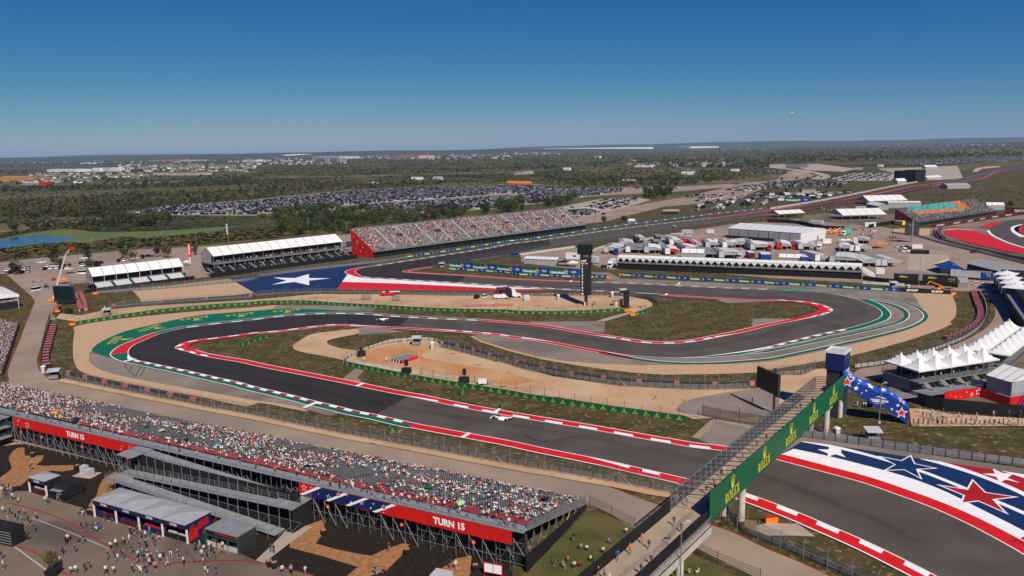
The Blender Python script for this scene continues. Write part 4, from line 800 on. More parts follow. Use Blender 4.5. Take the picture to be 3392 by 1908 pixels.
mat('chain_link',(0.10,0.10,0.105),.8,alpha=.20);mat('chain_dark',(0.02,0.02,0.022),.8,alpha=.42)
def chain(p,a,b,off,z0,z1,r,o,m='chain_link'):
 ts=p.cut(a,b,3.0);mb=MB();vs=[]
 for t in ts:c=p.off(t,off);vs+=[(c[0]-o[0],c[1]-o[1],z0),(c[0]-o[0],c[1]-o[1],z1)]
 mb.add(vs,[(2*i,2*i+2,2*i+3,2*i+1)for i in range(len(ts)-1)]);me=mb.mesh('wire_mesh',m,recalc=False);obj('wire_mesh',me,r)
def run_tube(p,ts,off,z,rad,r,o,m,name,flat=None):
 mb=MB();pts=[p.off(t,off)for t in ts];hw,hh=flat or(rad,rad);vs=[]
 for t in ts:
  for dd,dz in((-hw,-hh),(hw,-hh),(hw,hh),(-hw,hh)):
   c=p.off(t,off+dd);vs.append((c[0]-o[0],c[1]-o[1],z+dz))
 n=len(ts);fs=[(4*i+k,4*i+(k+1)%4,4*i+4+(k+1)%4,4*i+4+k)for i in range(n-1)for k in range(4)]+[(0,1,2,3),tuple(4*n-4+k for k in range(4))]
 mb.add(vs,fs);obj(name,mb.mesh(name,m),r)
def fence(px,label,h=3.6,sp=4.0,rail=True,post_m='galv',wires=4,mesh='chain_link',rail_off=1.0,bend=True,rails=3,rail_m='steel',tall=True,brace_every=0,xy=None,smooth=True,name='catch_fence',pr=.055):
 p=Path(px,xy=xy,smooth=smooth);o=p.at(0);r=thing(name,label,'fence',(o[0],o[1],0));n=max(1,round(p.L/sp));st=p.L/n
 if tall:
  pm=post_mesh(h,bend,post_m,pr)
  for i in range(n+1):
   c=p.at(i*st);e=p.dirn(i*st);obj('post',pm,r,(c[0]-o[0],c[1]-o[1],0),math.atan2(e[1],e[0]))
   if brace_every and i%brace_every==2:
    mb=MB();mb.tube((0,0,h*.72),(st*.8,-.6,0),.05,4);mb.tube((0,0,h*.72),(-st*.8,-.6,0),.05,4);obj('brace',mb.mesh('brace',post_m),r,(c[0]-o[0],c[1]-o[1],0),math.atan2(e[1],e[0]))
  ts=p.cut(0,p.L,3.0)
  for k in range(wires):run_tube(p,ts,0,h*(.25+.6*k/max(1,wires-1)),.014,r,o,post_m,'cable')
  if mesh:chain(p,0,p.L,.03,.1,h*.95,r,o,mesh)
 if rail:
  ts=p.cut(0,p.L,2.5)
  for k in range(rails):run_tube(p,ts,rail_off,.34+.34*k,.1,r,o,rail_m,'guard_rail',(.05,.12))
  pk=('rp',rails)
  if pk not in PANEL:mb=MB();mb.box(-.06,.06,-.14,0,0,.34*rails+.2);PANEL[pk]=mb.mesh('rail_post','dark_steel')
  for i in range(int(p.L/2.4)+1):
   t=min(p.L,i*2.4);c=p.off(t,rail_off-.06);e=p.dirn(t);obj('rail_post',PANEL[pk],r,(c[0]-o[0],c[1]-o[1],0),math.atan2(e[1],e[0]))
 return r
F1=q('B1',(620,1080),(700,1095),(965,1150),(1160,1190),(1370,1230),(1570,1270),(1790,1313),(2025,1360),(2260,1402),(2480,1442))+q('C2',(600,-10),(900,50),(1200,105),(1515,162),(1690,195),(1855,225),(2028,258),(2200,290),(2385,320))+q('C3',(197,390),(393,420),(590,455),(790,490),(1000,525),(1210,565),(1425,610),(1660,640))
_p=Path(F1);band(_p,0,_p.L,-2.0,.9,'sand_shoulder','dirt',ZC[0]+.004,kind='structure')
fence(F1,'tall catch fence with guard rail between the service road and the near straight',brace_every=7)
fence(q('C3',(2080,800),(2240,1020),(2470,1112))+q('C4',(0,1135),(120,1190),(378,1297),(640,1412),(800,1480),(1100,1620)),'catch fence with guard rail at bottom right beyond the footbridge',smooth=False)
fence(q('B1',(508,470),(470,600),(440,720),(422,830),(416,935)),'dense mesh fence beside the tyre wall at the far left hairpin',rail=False,mesh='chain_dark',post_m='dark_steel',h=3.2)
fence(q('B1',(1100,368),(1600,325),(2340,278),(2540,262))+q('B2',(0,250),(600,222),(1200,228),(2000,243),(2400,240))+q('B3',(0,240),(370,250)),'guard rail and fence along the painted flag run-off',sp=5.5,post_m='galv',brace_every=9,mesh='chain_link',h=3.0)
fence(q('B3',(380,248),(770,240),(1170,250),(1300,268),(1390,303),(1425,338)),'fence and guard rail round the right end of the infield dirt yard',sp=5,post_m='dark_steel',h=2.6)
fence(q('B1',(700,500),(930,468),(1150,430),(1380,400),(1600,375),(2100,330),(2540,306))+q('B2',(0,300),(300,292),(560,290),(800,300),(1280,322),(1700,345),(2380,365))+q('B3',(90,375),(300,395),(600,388),(870,375),(1080,365)),'thin black post fence behind the long green crown board',rail=False,h=2.0,sp=6,post_m='dark_steel',mesh=None,wires=3,bend=False)
F5=q('B2',(1840,765),(1980,795),(2150,842),(2330,890),(2500,930))+q('B3',(30,962),(240,1012),(500,1062),(770,1107),(1070,1150),(1500,1172),(1860,1187),(2350,1177))
fence(F5,'catch fence and guard rail on the tan dirt below the turn 14 gravel',rail_off=.9,brace_every=8,rails=4)
fence(q('B4',(60,1060),(180,1035),(330,1045),(480,990)),'short catch fence end behind the footbridge',rail_off=.8)
fence(q('B4',(890,972),(1100,945),(1310,905),(1500,853),(1740,780),(1880,725),(1990,680),(2100,610),(2180,530),(2215,430),(2195,300),(2135,195)),'catch fence with pale rail around the outside of the turn 13 gravel',post_m='dark_steel',rail_m='white_metal',rail_off=.8,brace_every=10)
fence(q('B2',(1650,1035),(1790,1062),(2160,1112),(2430,1167))+q('B3',(0,1185),(140,1210),(280,1238),(425,1268),(575,1297),(725,1322),(880,1352),(1040,1375),(1200,1400),(1370,1425),(1545,1445),(1720,1470),(1890,1470),(2030,1500)),'low black wire fence on the dirt behind the long lower crown board',rail=False,h=2.4,sp=4.6,post_m='dark_steel',mesh=None,wires=4)
fence(q('B2',(880,930),(905,880),(1000,830),(1200,755),(1350,712),(1650,690),(1790,700),(1840,740)),'pale low barrier with fence posts round the left end of the turn 15 infield',rail_m='concrete_wall',rail_off=.3,post_m='dark_steel',h=2.6,sp=7,mesh=None,wires=2)
fence(q('C4',(340,62),(700,108),(1000,152),(1400,205),(1800,262),(2200,315),(2566,362),(2900,415)),'tall stack of guard rails behind the stars and stripes run-off',tall=False,rails=5,rail_off=0)
fence(q('C4',(640,60),(920,85),(1145,130),(1375,165),(1595,195),(1830,230),(2075,262),(2325,297),(2600,335)),'thin dark fence along the service road above the stars run-off',rail=False,sp=5.2,h=3.0,post_m='dark_steel',mesh=None,wires=4,bend=False)
fence(q('B1',(970,222),(1500,180),(1880,150),(2540,80))+q('A2',(0,1388),(500,1318),(1000,1262),(1300,1228),(1500,1196)),'guard rail and catch fence in front of the white roofed stands at turn 12',sp=5,rail_m='galv',h=3.4,rails=4,rail_off=-.8)
fence(q('A2',(1830,1292),(2160,1230),(2540,1168))+q('A3',(0,1160),(400,1098),(900,1018),(1300,957),(1700,898),(2200,826)),'catch fence along the near side of the back straight',sp=7,h=4.2,post_m='dark_steel',rails=3,pr=.08,rail_off=.8)
fence(q('A4',(330,735),(700,668),(1000,625),(1400,540),(1640,492)),'dark catch fence along the far near side of the back straight',sp=12,h=6,post_m='dark_steel',rail=False,mesh='chain_dark',pr=.14)
fence(q('A3',(1085,1345),(1700,1382),(2540,1425))+q('B4',(0,95),(500,118),(900,140)),'low wire fence under the long white hospitality pavilion',rail=False,sp=7,h=2.6,post_m='dark_steel',mesh=None,wires=3)
fence(q('B3',(1890,1445),(2040,1480))+q('F',(2070,1098)),'dark gate fence on the dirt near the footbridge',rail=False,h=3,sp=5,post_m='dark_steel',mesh='chain_dark')
fence(q('C3',(765,745),(942,835),(1075,905),(1212,975)),'black chain link fence between the packed stand and the grass bank',rail=False,h=2.2,sp=7.5,post_m='dark_steel',mesh='chain_link',smooth=False,bend=False)
fence(q('C3',(1700,1150),(1885,1260),(2065,1350),(2262,1430),(2470,1520)),'black fence along the lower grass bank under the footbridge',rail=False,h=2.4,sp=8,post_m='dark_steel',mesh='chain_link',smooth=False,bend=False)
fence(q('A1',(0,1240),(270,1205),(830,1158),(1400,1110),(1850,1090)),'grey boundary fence behind the car park at the left',rail=False,h=2.2,sp=9,post_m='galv',mesh='chain_link',bend=False)
def wall_run(px,h,label,m='concrete_wall',t=.25,xy=None,name='concrete_barrier',seg=4.0,cat='barrier'):
 p=Path(px,xy=xy);o=p.at(0);r=thing(name,label,cat,(o[0],o[1],0));n=max(1,round(p.L/seg));L=p.L/n;k=('wall',round(L,2),h,m)
 if k not in PANEL:mb=MB();mb.xprism([(-t,0),(t,0),(t*.5,h*.4),(t*.38,h),(-t*.38,h),(-t*.5,h*.4)],.02,round(L,2)-.02);PANEL[k]=mb.mesh('block',m)
 for i in range(n):
  a,b=p.at(i*L),p.at((i+1)*L);obj('block',PANEL[k],r,(a[0]-o[0],a[1]-o[1],0),math.atan2(b[1]-a[1],b[0]-a[0]))
 return r
wall_run(q('B2',(900,905),(1000,920),(1200,950),(1480,1000)),1.0,'concrete barrier blocks behind the left crown board in the infield')
wall_run(q('B2',(1560,1005),(1800,1045),(2100,1090)),1.0,'concrete barrier blocks between the two black speaker towers in the infield')
wall_run(q('A3',(780,1130),(900,1085),(1300,1018),(1700,960)),1.2,'pale concrete barrier along the road beside the back straight')
wall_run(q('A3',(0,1175),(300,1130),(620,1085)),1.2,'pale concrete barrier left of the timing pylon along the back straight')
mb=MB()
for k in range(4):mb.tube((0,0,.27*k+.01),(0,0,.27*k+.25),.33,8)
TYRES=mb.mesh('tyre_stack','rubber')
mb=MB();mb.box(-.36,.36,-.36,.36,0,1.12);PINK=mb.mesh('red_block','pink_block')
mat('tyre_belt',(0.07,0.068,0.066),.8,var=.2,scale=1)
def tyre_wall(px,label,pattern,h=1.15,rows=2,belt=True):
 p=Path(px);o=p.at(0);r=thing('tyre_wall',label,'tyre wall',(o[0],o[1],0));n=int(p.L/.74)
 for i in range(n):
  for j in range(rows):
   c=p.off(i*.74+.37,j*.74);e=p.dirn(i*.74);pk=pattern(i,j)
   obj('red_block' if pk else 'tyre_stack',PINK if pk else TYRES,r,(c[0]-o[0],c[1]-o[1],0),math.atan2(e[1],e[0]))
 if belt:run_tube(p,p.cut(0,p.L,1.5),-.44,.6,.1,r,o,'tyre_belt','belt',(.03,.55))
 return r
tyre_wall(q('B1',(498,962),(478,905),(480,850),(500,780),(520,700),(545,610),(560,545)),'tyre wall with two columns of faded red blocks at the far left hairpin',lambda i,j:(i//2)%3==1,rows=3)
tyre_wall(q('B1',(830,395),(800,330),(775,270),(768,225)),'tyre wall with red blocks beside the big screen at the left',lambda i,j:(i//2)%2==1,rows=2)
tyre_wall(q('B1',(870,390),(855,310),(825,240),(815,215)),'second tyre wall with red blocks right of the big left screen',lambda i,j:(i//2)%2==0,rows=2)
tyre_wall(q('B1',(2000,1310),(1800,1265),(1500,1205),(1100,1125),(850,1070),(640,1015)),'long grey tyre wall with pairs of faded red blocks along the turn 15 fence',lambda i,j:i%13 in(2,3,4)and True,rows=1)
tyre_wall(q('B2',(2540,905),(2200,815),(1860,725)),'dark tyre wall with red blocks beside the infield marshal post',lambda i,j:i%11 in(1,2),rows=1)
tyre_wall(q('B3',(2440,1130),(2000,1140),(1500,1125),(1070,1100),(770,1062),(500,1020),(240,970),(0,912)),'long tyre wall with spaced red blocks below the turn 14 gravel',lambda i,j:i%14 in(1,2),rows=1)
tyre_wall(q('B4',(1810,690),(1900,650),(2020,600),(2110,540),(2150,470),(2150,400),(2120,330),(2080,210)),'tyre wall with dense red blocks outside the turn 13 gravel',lambda i,j:(i//2+j)%3==0,rows=3)
tyre_wall(q('B1',(2540,250),(2000,285),(1500,322),(1100,352)),'thin tyre wall with a few red blocks below the turn 12 gravel',lambda i,j:i%26 in(1,2),rows=1)
_T.update({'G':(640,760,1/4.77),'Rr':(2780,1080,1/4.0245),'L':(0,900,1/7.245),'W':(2000,740,1/5.152),'M':(2700,700,1/3.7225),'K':(0,1230,1/5.367)})
class Fr:
 def __init__(s,a,b,L=None):
  s.o=Vector((a[0],a[1],0));d=Vector((b[0]-a[0],b[1]-a[1],0));s.L=L or d.length;d.normalize();s.X=d;s.Y=Vector((-d.y,d.x,0));s.ang=math.atan2(d.y,d.x)
 def _hit(s,tg,x,y,o,n):
  u,v=q(tg,(x,y))[0];d=FWD+RIGHT*((u-CX)/FPX)-UP*((v-CY)/FPX);t=(o-EYE).dot(n)/d.dot(n);p=EYE+d*t;r=p-s.o;return Vector((r.dot(s.X),r.dot(s.Y),p.z))
 def hx(s,tg,x,y,xx):return s._hit(tg,x,y,s.o+s.X*xx,s.X)
 def hy(s,tg,x,y,yy):return s._hit(tg,x,y,s.o+s.Y*yy,s.Y)
 def lo(s,p):r=Vector((p[0],p[1],0))-s.o;return(r.dot(s.X),r.dot(s.Y))
 def w(s,x,y,z=0):return s.o+s.X*x+s.Y*y+Vector((0,0,z))
 def thing(s,name,label,cat,group=None):return thing(name,label,cat,s.o,s.ang,group)
def frz(ta,xa,ya,*r):
 if not isinstance(r[0],str):r=(ta,)+r
 z=r[3]if len(r)>3 else 0.0;return Fr(Q(ta,xa,ya,z),Q(r[0],r[1],r[2],z))
_s=MB();_s.box(-.22,.22,0,.40,.38,.44);_s.box(-.22,.22,-.06,0,.40,.82)
SEATV,SEATF=_s.v,_s.f
mb=MB();mb.add(SEATV,SEATF);SEAT_RED=mb.mesh('seat','seat_red')
def star_on(mb,x,z,r,y,mi,rim=None,rot=0.0):
 if rim is not None:poly_xz(mb,star_pts(x,z,r,rot=rot),y,rim);poly_xz(mb,star_pts(x,z,r*.74,rot=rot),y-.004,mi)
 else:poly_xz(mb,star_pts(x,z,r,rot=rot),y,mi)
def rail_run(parent,pts,h=1.1,sp=2.0,m='galv',bars=3,r=.03,name='railing'):
 """railing along 3D points: one mesh per straight run, posts and bars"""
 for a,b in zip(pts[:-1],pts[1:]):
  a,b=Vector(a),Vector(b);mb=MB();n=max(1,round((b-a).length/sp))
  for i in range(n+1):p=a.lerp(b,i/n);mb.tube(p,p+Vector((0,0,h)),r,4)
  for k in range(bars):dz=Vector((0,0,h*(k+1)/bars));mb.tube(a+dz,b+dz,r*.8,4)
  obj(name,mb.mesh(name,m),parent)
def solid(parent,name,m,*boxes):
 mb=MB()
 for b in boxes:mb.box(*b)
 return obj(name,mb.mesh(name,m),parent)
_X=Vector((.887,-.461));_c=Vector((1.0,113.3))-200*_X
SF=Fr(_c,_c+_X);SF.L=200
st=SF.thing('grandstand','long scaffold grandstand packed with spectators, red turn 15 banners on its back','grandstand')
NR,Y0,Y1,Z0,Z1=26,2.3,25.5,6.8,1.15
def row_yz(k):return Y0+(Y1-Y0)*k/NR,Z0+(Z1-Z0)*k/(NR-1)
for k in range(NR):
 y,z=row_yz(k);solid(st,'seat_row','deck',(0,200,y,y+(Y1-Y0)/NR-.01,z-.16,z))
solid(st,'walkway','deck',(0,200,0,2.3,7.0,7.15));solid(st,'front_fascia','galv',(0,200,Y1,Y1+.12,.2,1.5));solid(st,'understructure_screen','black_mesh',(0,199.6,2.0,2.1,0,6.6))
rail_run(st,[(0,.06,7.15),(68,.06,7.15),(111,.06,7.15),(154,.06,7.15),(200,.06,7.15)],1.15,1.5,bars=3,r=.035);rail_run(st,[(0,Y1+.06,1.5),(200,Y1+.06,1.5)],1.0,2.4,bars=2)
mb=MB();bw=2.5
for y in(.1,1.4):mb.tube((0,y,0),(0,y,7.0),.05,4)
for z in(1.6,3.4,5.2):mb.tube((0,.1,z),(bw,.1,z),.04,4);mb.tube((0,.1,z),(0,1.4,z),.04,4)
mb.tube((0,.04,.1),(bw,.04,5.0),.04,4);mb.tube((0,1.4,5.0),(bw,1.4,1.6),.035,4);BAY=mb.mesh('scaffold_bay','steel')
mb2=MB()
for y in(.1,1.4):mb2.tube((0,y,0),(0,y,7.0),.05,4)
for z in(2.2,4.6):mb2.tube((0,.1,z),(bw,.1,z),.04,4)
mb2.tube((bw,.04,.3),(0,.04,4.6),.04,4);mb2.tube((0,.1,4.6),(.0,1.4,2.2),.04,4);BAY2=mb2.mesh('scaffold_bay','steel')
for i in range(16,80):obj('scaffold_bay',(BAY,BAY2)[(i*7//3)%2],st,(i*bw,-.02,0))
mb=MB();n=48
for i in range(n):
 k=i/(n-1);y=1.5+(Y1-1.5)*k;z=6.9+(1.2-6.9)*k;mb.box(199.98,200.06,y-.12,y+.12,z-.1,z+1.35)
obj('side_guard',mb.mesh('side_guard','galv'),st)
mb=MB();mb.hexa([(200.12,0.5,0),(200.2,0.5,0),(200.2,Y1,0),(200.12,Y1,0)],[(200.12,0.5,3.2),(200.2,0.5,3.2),(200.2,Y1,1.0),(200.12,Y1,1.0)]);obj('side_skirt',mb.mesh('side_skirt','black_mesh'),st)
for j in range(9):
 y=1+j*2.9;z=6.7-5.3*(y/25.5);mb=MB()
 mb.tube((199.9,y,0),(199.9,y,z),.05,4);mb.tube((199.9,y,0),(199.9,min(24,y+2.9),max(.8,z-1)),.04,4);mb.tube((199.9,y+2.9,0),(199.9,y,z),.04,4);obj('side_brace',mb.mesh('side_brace','steel'),st)
def turn_banner(x0,x1,plain_left):
 mb=MB();n=22;z0,z1=4.75,7.0
 for i in range(n):
  a=x0+(x1-x0)*i/n;b=x0+(x1-x0)*(i+1)/n;mb.box(a+.003,b-.003,-.16-.03*(i%2),-.12,z0-.05*((i*5)%3),z1,0)
 y=-.21;W_=x1-x0
 if plain_left:
  put_text(mb,'TURN 15',x0+W_*.453,y,z0+.55,1.25,1,.045,.95);star_on(mb,x0+5.3,z0+.95,.85,y,3,1,.2);star_on(mb,x0+2.0,z0+1.5,.42,y,0,1)
  for a,c,r in((1,1.9,.12),(2.6,1.9,.14),(3.5,1.1,.12),(1.4,.5,.18),(38,1.2,.15),(37.6,.5,.2),(39.6,.45,.3)):star_on(mb,x0+a,z0+c,r,y,1)
 else:
  put_text(mb,'TURN 15',x0+W_*.665,y,z0+.5,1.25,1,.045,.95)
  mb.add([(x0+.4,y,z0),(x0+17.5,y,z0),(x0+20.5,y,z1),(x0+5.0,y,z1)],[(0,1,2,3)],2)
  for a in(0,6,10.5,16.3):mb.add([(x0+a+.1,y-.004,z0),(x0+a+1.0,y-.004,z0),(x0+a+5.4,y-.004,z1),(x0+a+4.4,y-.004,z1)],[(0,1,2,3)],1)
  star_on(mb,x0+1.3,z1-.75,.75,y-.008,0,1);star_on(mb,x0+6.9,z0+.8,.6,y-.008,2,1);star_on(mb,x0+9.3,z1-.55,.6,y-.008,0,1);star_on(mb,x0+14.2,z0+1.2,.5,y-.008,0,1);star_on(mb,x0+19.0,z0+1.3,.6,y-.008,2,1)
  for a,c,r in((11.9,.8,.28),(16.2,.6,.25),(16.8,1.5,.2),(4.6,.9,.14),(2.9,1.9,.15),(11.0,1.9,.15),(18.9,.35,.16)):star_on(mb,x0+a,z0+c,r,y-.008,1)
 return obj('banner',mb.mesh('banner',['red_board','white_print','navy_board'],recalc=False),st)
turn_banner(68.1,111.2,True);turn_banner(154.5,198,False)
for x in(70.5,78.3,92.5,107.5,161,177,191):
 mb=MB();mb.tube((0,-.05,0),(0,0,0),.42,12,0);put_text(mb,str(50+int(x)%17),0,-.06,-.17,.34,1,.02,center=True);obj('bay_sign',mb.mesh('bay_sign',['red_print','white_print']),st,(x,-.1,3.6))
T,TR,CR=[],[],[]
occ=np.random.default_rng(5)
ph=[(occ.uniform(0,200),occ.uniform(0,25),occ.uniform(6,16),occ.uniform(2,5))for _ in range(26)]
red_made=0
for k in range(NR):
 y,z=row_yz(k)
 for i in range(385):
  x=.3+i*.518
  if i%48 in(23,24):continue
  w=SF.w(x,y+.28,z)
  if k<3 and x>88:
   if x>150 and red_made<290:obj('seat',SEAT_RED,st,(x,y+.28,z));red_made+=1
   else:TR.append((w.x,w.y,w.z,SF.ang,1,1,1))
  else:T.append((w.x,w.y,w.z,SF.ang,1,1,1))
  d=.56+.1*math.sin(x*.13)*math.sin(k*.4)
  for a,b,ra,rb in ph:
   if((x-a)/ra)**2+((k-b)/rb)**2<1:d-=.42
  if k<3:d=.26 if x>88 else.5
  if occ.random()<d:
   pw=SF.w(x+occ.normal(0,.04),y+.38,z);sc=occ.uniform(.92,1.05);CR.append((pw.x,pw.y,pw.z,SF.ang+occ.normal(0,.25),sc,sc,sc))
g=soup('seat_rows',SEATV,SEATF,'seat_grey',T,label='rows of empty grey seats between the spectators of the foreground stand',cat='seats')
soup('seat_rows',SEATV,SEATF,'seat_red',TR,label='rows of red seats along the back of the foreground stand',cat='seats')
crowd('crowd',CR,'seated spectators filling the long foreground stand')
def umbrella(x,k,z_up,cols,label):
 y,z=row_yz(k);w=SF.w(x,y+.3,z);r=thing('umbrella',label,'umbrella',(w.x,w.y,w.z+.9))
 mb=MB();n=8;vs=[(0,0,.62)]+[(.78*math.cos(2*math.pi*i/n),.78*math.sin(2*math.pi*i/n),.32)for i in range(n)]
 mb.add(vs,[(0,1+i,1+(i+1)%n)for i in range(n)],0)
 for i in range(n):mb.m[i]=i%len(cols)
 o=obj('canopy',mb.mesh('canopy',cols,recalc=False),r);mb=MB();mb.tube((0,0,-.3),(0,0,.62),.012,4);obj('shaft',mb.mesh('shaft','steel'),r);r.rotation_euler=(random.uniform(-.3,.3),random.uniform(-.3,.3),0)
for x,k,cols,c in((75,3,['orange'],'orange'),(78,1,['black','white_fabric'],'black and white'),(82,1,['red_board'],'red'),(86,1,['black'],'black'),(100,9,['green_board'],'dark green'),(106,8,['tan_wall'],'tan'),(118,4,['black'],'plain black'),(126,5,['teal'],'teal'),(157,2,['black','grey_fabric'],'black and grey'),(169,3,['red_board'],'scarlet'),(150,5,['blue_board','white_fabric'],'blue and white'),(176,8,['green_board'],'bottle green'),(183,2,['grey_fabric','black'],'grey and black'),(186,2,['teal','yellow'],'pale teal'),(195,18,['purple'],'purple')):
 umbrella(x,k,0,cols,c+' umbrella open above the spectators in the foreground stand')
rp=SF.thing('access_ramp','two level grey scaffold ramp standing against the back of the foreground stand','ramp')
def slab(a,b,y0,y1,za,zb,t=.14,nm='ramp_deck',m='deck',par=None):
 mb=MB();mb.hexa([(a,y0,za-t),(b,y0,zb-t),(b,y1,zb-t),(a,y1,za-t)],[(a,y0,za),(b,y0,zb),(b,y1,zb),(a,y1,za)]);obj(nm,mb.mesh(nm,m),par or rp)
slab(112,154,-2.6,-.35,7.0,4.6);slab(112,156.5,-5.4,-2.9,3.0,4.6);slab(116,156,-8.4,-5.8,2.9,.9);slab(111.5,116,-5.4,-.35,7.02,7.02);slab(152,157.5,-5.4,-.35,4.6,4.6);slab(111.5,116,-8.4,-2.9,2.95,2.95)
for yy,za,zb in((-2.7,7.0,4.6),(-5.45,3.0,4.6),(-2.95,3.0,4.6),(-8.4,2.9,.9)):rail_run(rp,[(112,yy,za),(154,yy,zb)],1.15,2.0,r=.035)
rail_run(rp,[(157.5,-5.4,4.6),(157.5,-.4,4.6)],1.15,1.2);rail_run(rp,[(111.5,-8.4,2.95),(111.5,-3,2.95)],1.1,1.2)
for i in range(19):
 x=112+i*2.5;mb=MB();zt=7.9-2.2*i/18
 for y,h in((-2.8,zt),(-5.45,5.8 if i<18 else 5.7),(-8.45,4.0-1.8*i/18)):mb.tube((x,y,0),(x,y,h),.055,4)
 mb.tube((x,-8.45,1.2),(x,-2.8,1.2),.04,4);mb.tube((x,-5.5,2.6),(x+2.5,-5.5,2.6),.04,4);mb.tube((x,-5.5,.2),(x+2.5,-5.5,2.6)if i%3==0 else(x,-5.5,2.6),.045,4)
 obj('scaffold_frame',mb.mesh('scaffold_frame','steel'),rp)
solid(rp,'black_skirt','black_mesh',(111.6,157.2,-2.75,-2.7,.05,6.3),(111.6,157.4,-5.3,-5.25,.05,2.6),(157.3,157.4,-5.3,-.4,.05,4.4))
lf=SF.thing('scaffold_stairs','grey scaffold landing with railings at the left edge behind the stand','scaffold')
for z in(2.2,4.6,6.9):solid(lf,'landing','deck',(48,67.2,-6,-.3,z-.12,z));rail_run(lf,[(48,-6,z),(67.2,-6,z),(67.2,-.4,z)],1.1,1.8)
for i in range(8):mb=MB();mb.tube((48.2+i*2.7,-6.05,0),(48.2+i*2.7,-6.05,8),.055,4);mb.tube((48.2+i*2.7,-6.05,0),(50.9+i*2.7 if i<7 else 67.1,-6.05,4.6),.04,4);obj('scaffold_frame',mb.mesh('scaffold_frame','steel'),lf)
solid(lf,'black_skirt','black_mesh',(48,67,-5.8,-5.7,.05,2.0))
MF=frz('A2',1160,1192,'A3',720,905)
ms=MF.thing('grandstand','grey metal grandstand of mixed red and white spectators beyond turn 12','grandstand')
n2,L2=30,MF.L
def yz2(k):return.5+21.0*k/n2,4.4+(16.0-4.4)*k/n2
for k in range(n2):
 y,z=yz2(k);solid(ms,'seat_row','grey_panel',(0,L2,y,y+.72,z-.12,z))
solid(ms,'front_wall','black_mesh',(0,L2,-.2,0,0,3.6));solid(ms,'front_walkway','galv',(0,L2,-1.6,.4,3.7,4.0));solid(ms,'back_screen','mid_grey',(0,L2,21.6,21.75,0,17.0))
rail_run(ms,[(0,-1.6,4.0),(L2,-1.6,4.0)],1.1,4,bars=3,r=.05);rail_run(ms,[(0,21.5,16.1),(L2,21.5,16.1)],1.4,3,bars=3,r=.05)
mb=MB();mb.hexa([(-.5,-.5,0),(-.1,-.5,0),(-.1,22,0),(-.5,22,0)],[(-.5,-.5,5.2),(-.1,-.5,5.2),(-.1,22,16.6),(-.5,22,16.6)]);sw=obj('side_wall',mb.mesh('side_wall','red_board'),ms)
mb=MB()
for y,z,r in((15,9,1.6),(9,6,.6),(17,5,.5),(6,3,.4),(19,12,.45),(12,3.4,.7),(4,1.6,.35),(9.5,8,.35)):
 pts=star_pts(0,0,r);fs=tessellate_polygon([[Vector((a,b,0))for a,b in pts]]);mb.add([(-.53,y+a,z+b)for a,b in pts],[tuple(f)for f in fs],0)
 if r>1:pts=star_pts(0,0,r*.7);mb.add([(-.56,y+a,z+b)for a,b in pts],[tuple(f)for f in fs],1)
obj('star_print',mb.mesh('star_print',['white_print','navy_board'],recalc=False),sw)
AIS=[17+16.6*i for i in range(12)]
for x in AIS:
 mb=MB();mb.hexa([(x,.3,4.3),(x+1.6,.3,4.3),(x+1.6,21.3,15.9),(x,21.3,15.9)],[(x,.3,4.62),(x+1.6,.3,4.62),(x+1.6,21.3,16.2),(x,21.3,16.2)]);obj('stair',mb.mesh('stair','grey_fabric'),ms)
 for dx in(0,1.6):mb=MB();mb.tube((x+dx,.3,5.6),(x+dx,21.3,17.2),.05,4);obj('handrail',mb.mesh('handrail','galv'),ms)
for i in range(int(L2/6)):mb=MB();mb.tube((i*6+1,-1.5,0),(i*6+1,-1.5,3.7),.08,4);obj('front_post',mb.mesh('front_post','dark_steel'),ms)
for x in(28,61,94,128,162,192):solid(ms,'vomitory','dark_steel',(x,x+4.5,10.5,12.2,9.3,11.9))
CR=[];o2=np.random.default_rng(9)
for k in range(n2):
 y,z=yz2(k)
 for i in range(int(L2/.62)):
  x=.4+i*.62
  if any(a-.2<x<a+1.8 for a in AIS):continue
  d=.38+.20*math.sin(x*.21+1.3*math.sin(k*.35))+.1*math.sin(x*.9+k)-.12*(k<2)
  if o2.random()<d:w=MF.w(x,y+.3,z);s_=o2.uniform(.95,1.12);CR.append((w.x,w.y,w.z,MF.ang+math.pi,s_,s_,s_))
_pw=[34,26,26,6,8,3,1,1,1,2,1,1,1,1,1]
crowd('crowd',CR,'seated spectators scattered over the grey stand beyond turn 12',_pw)
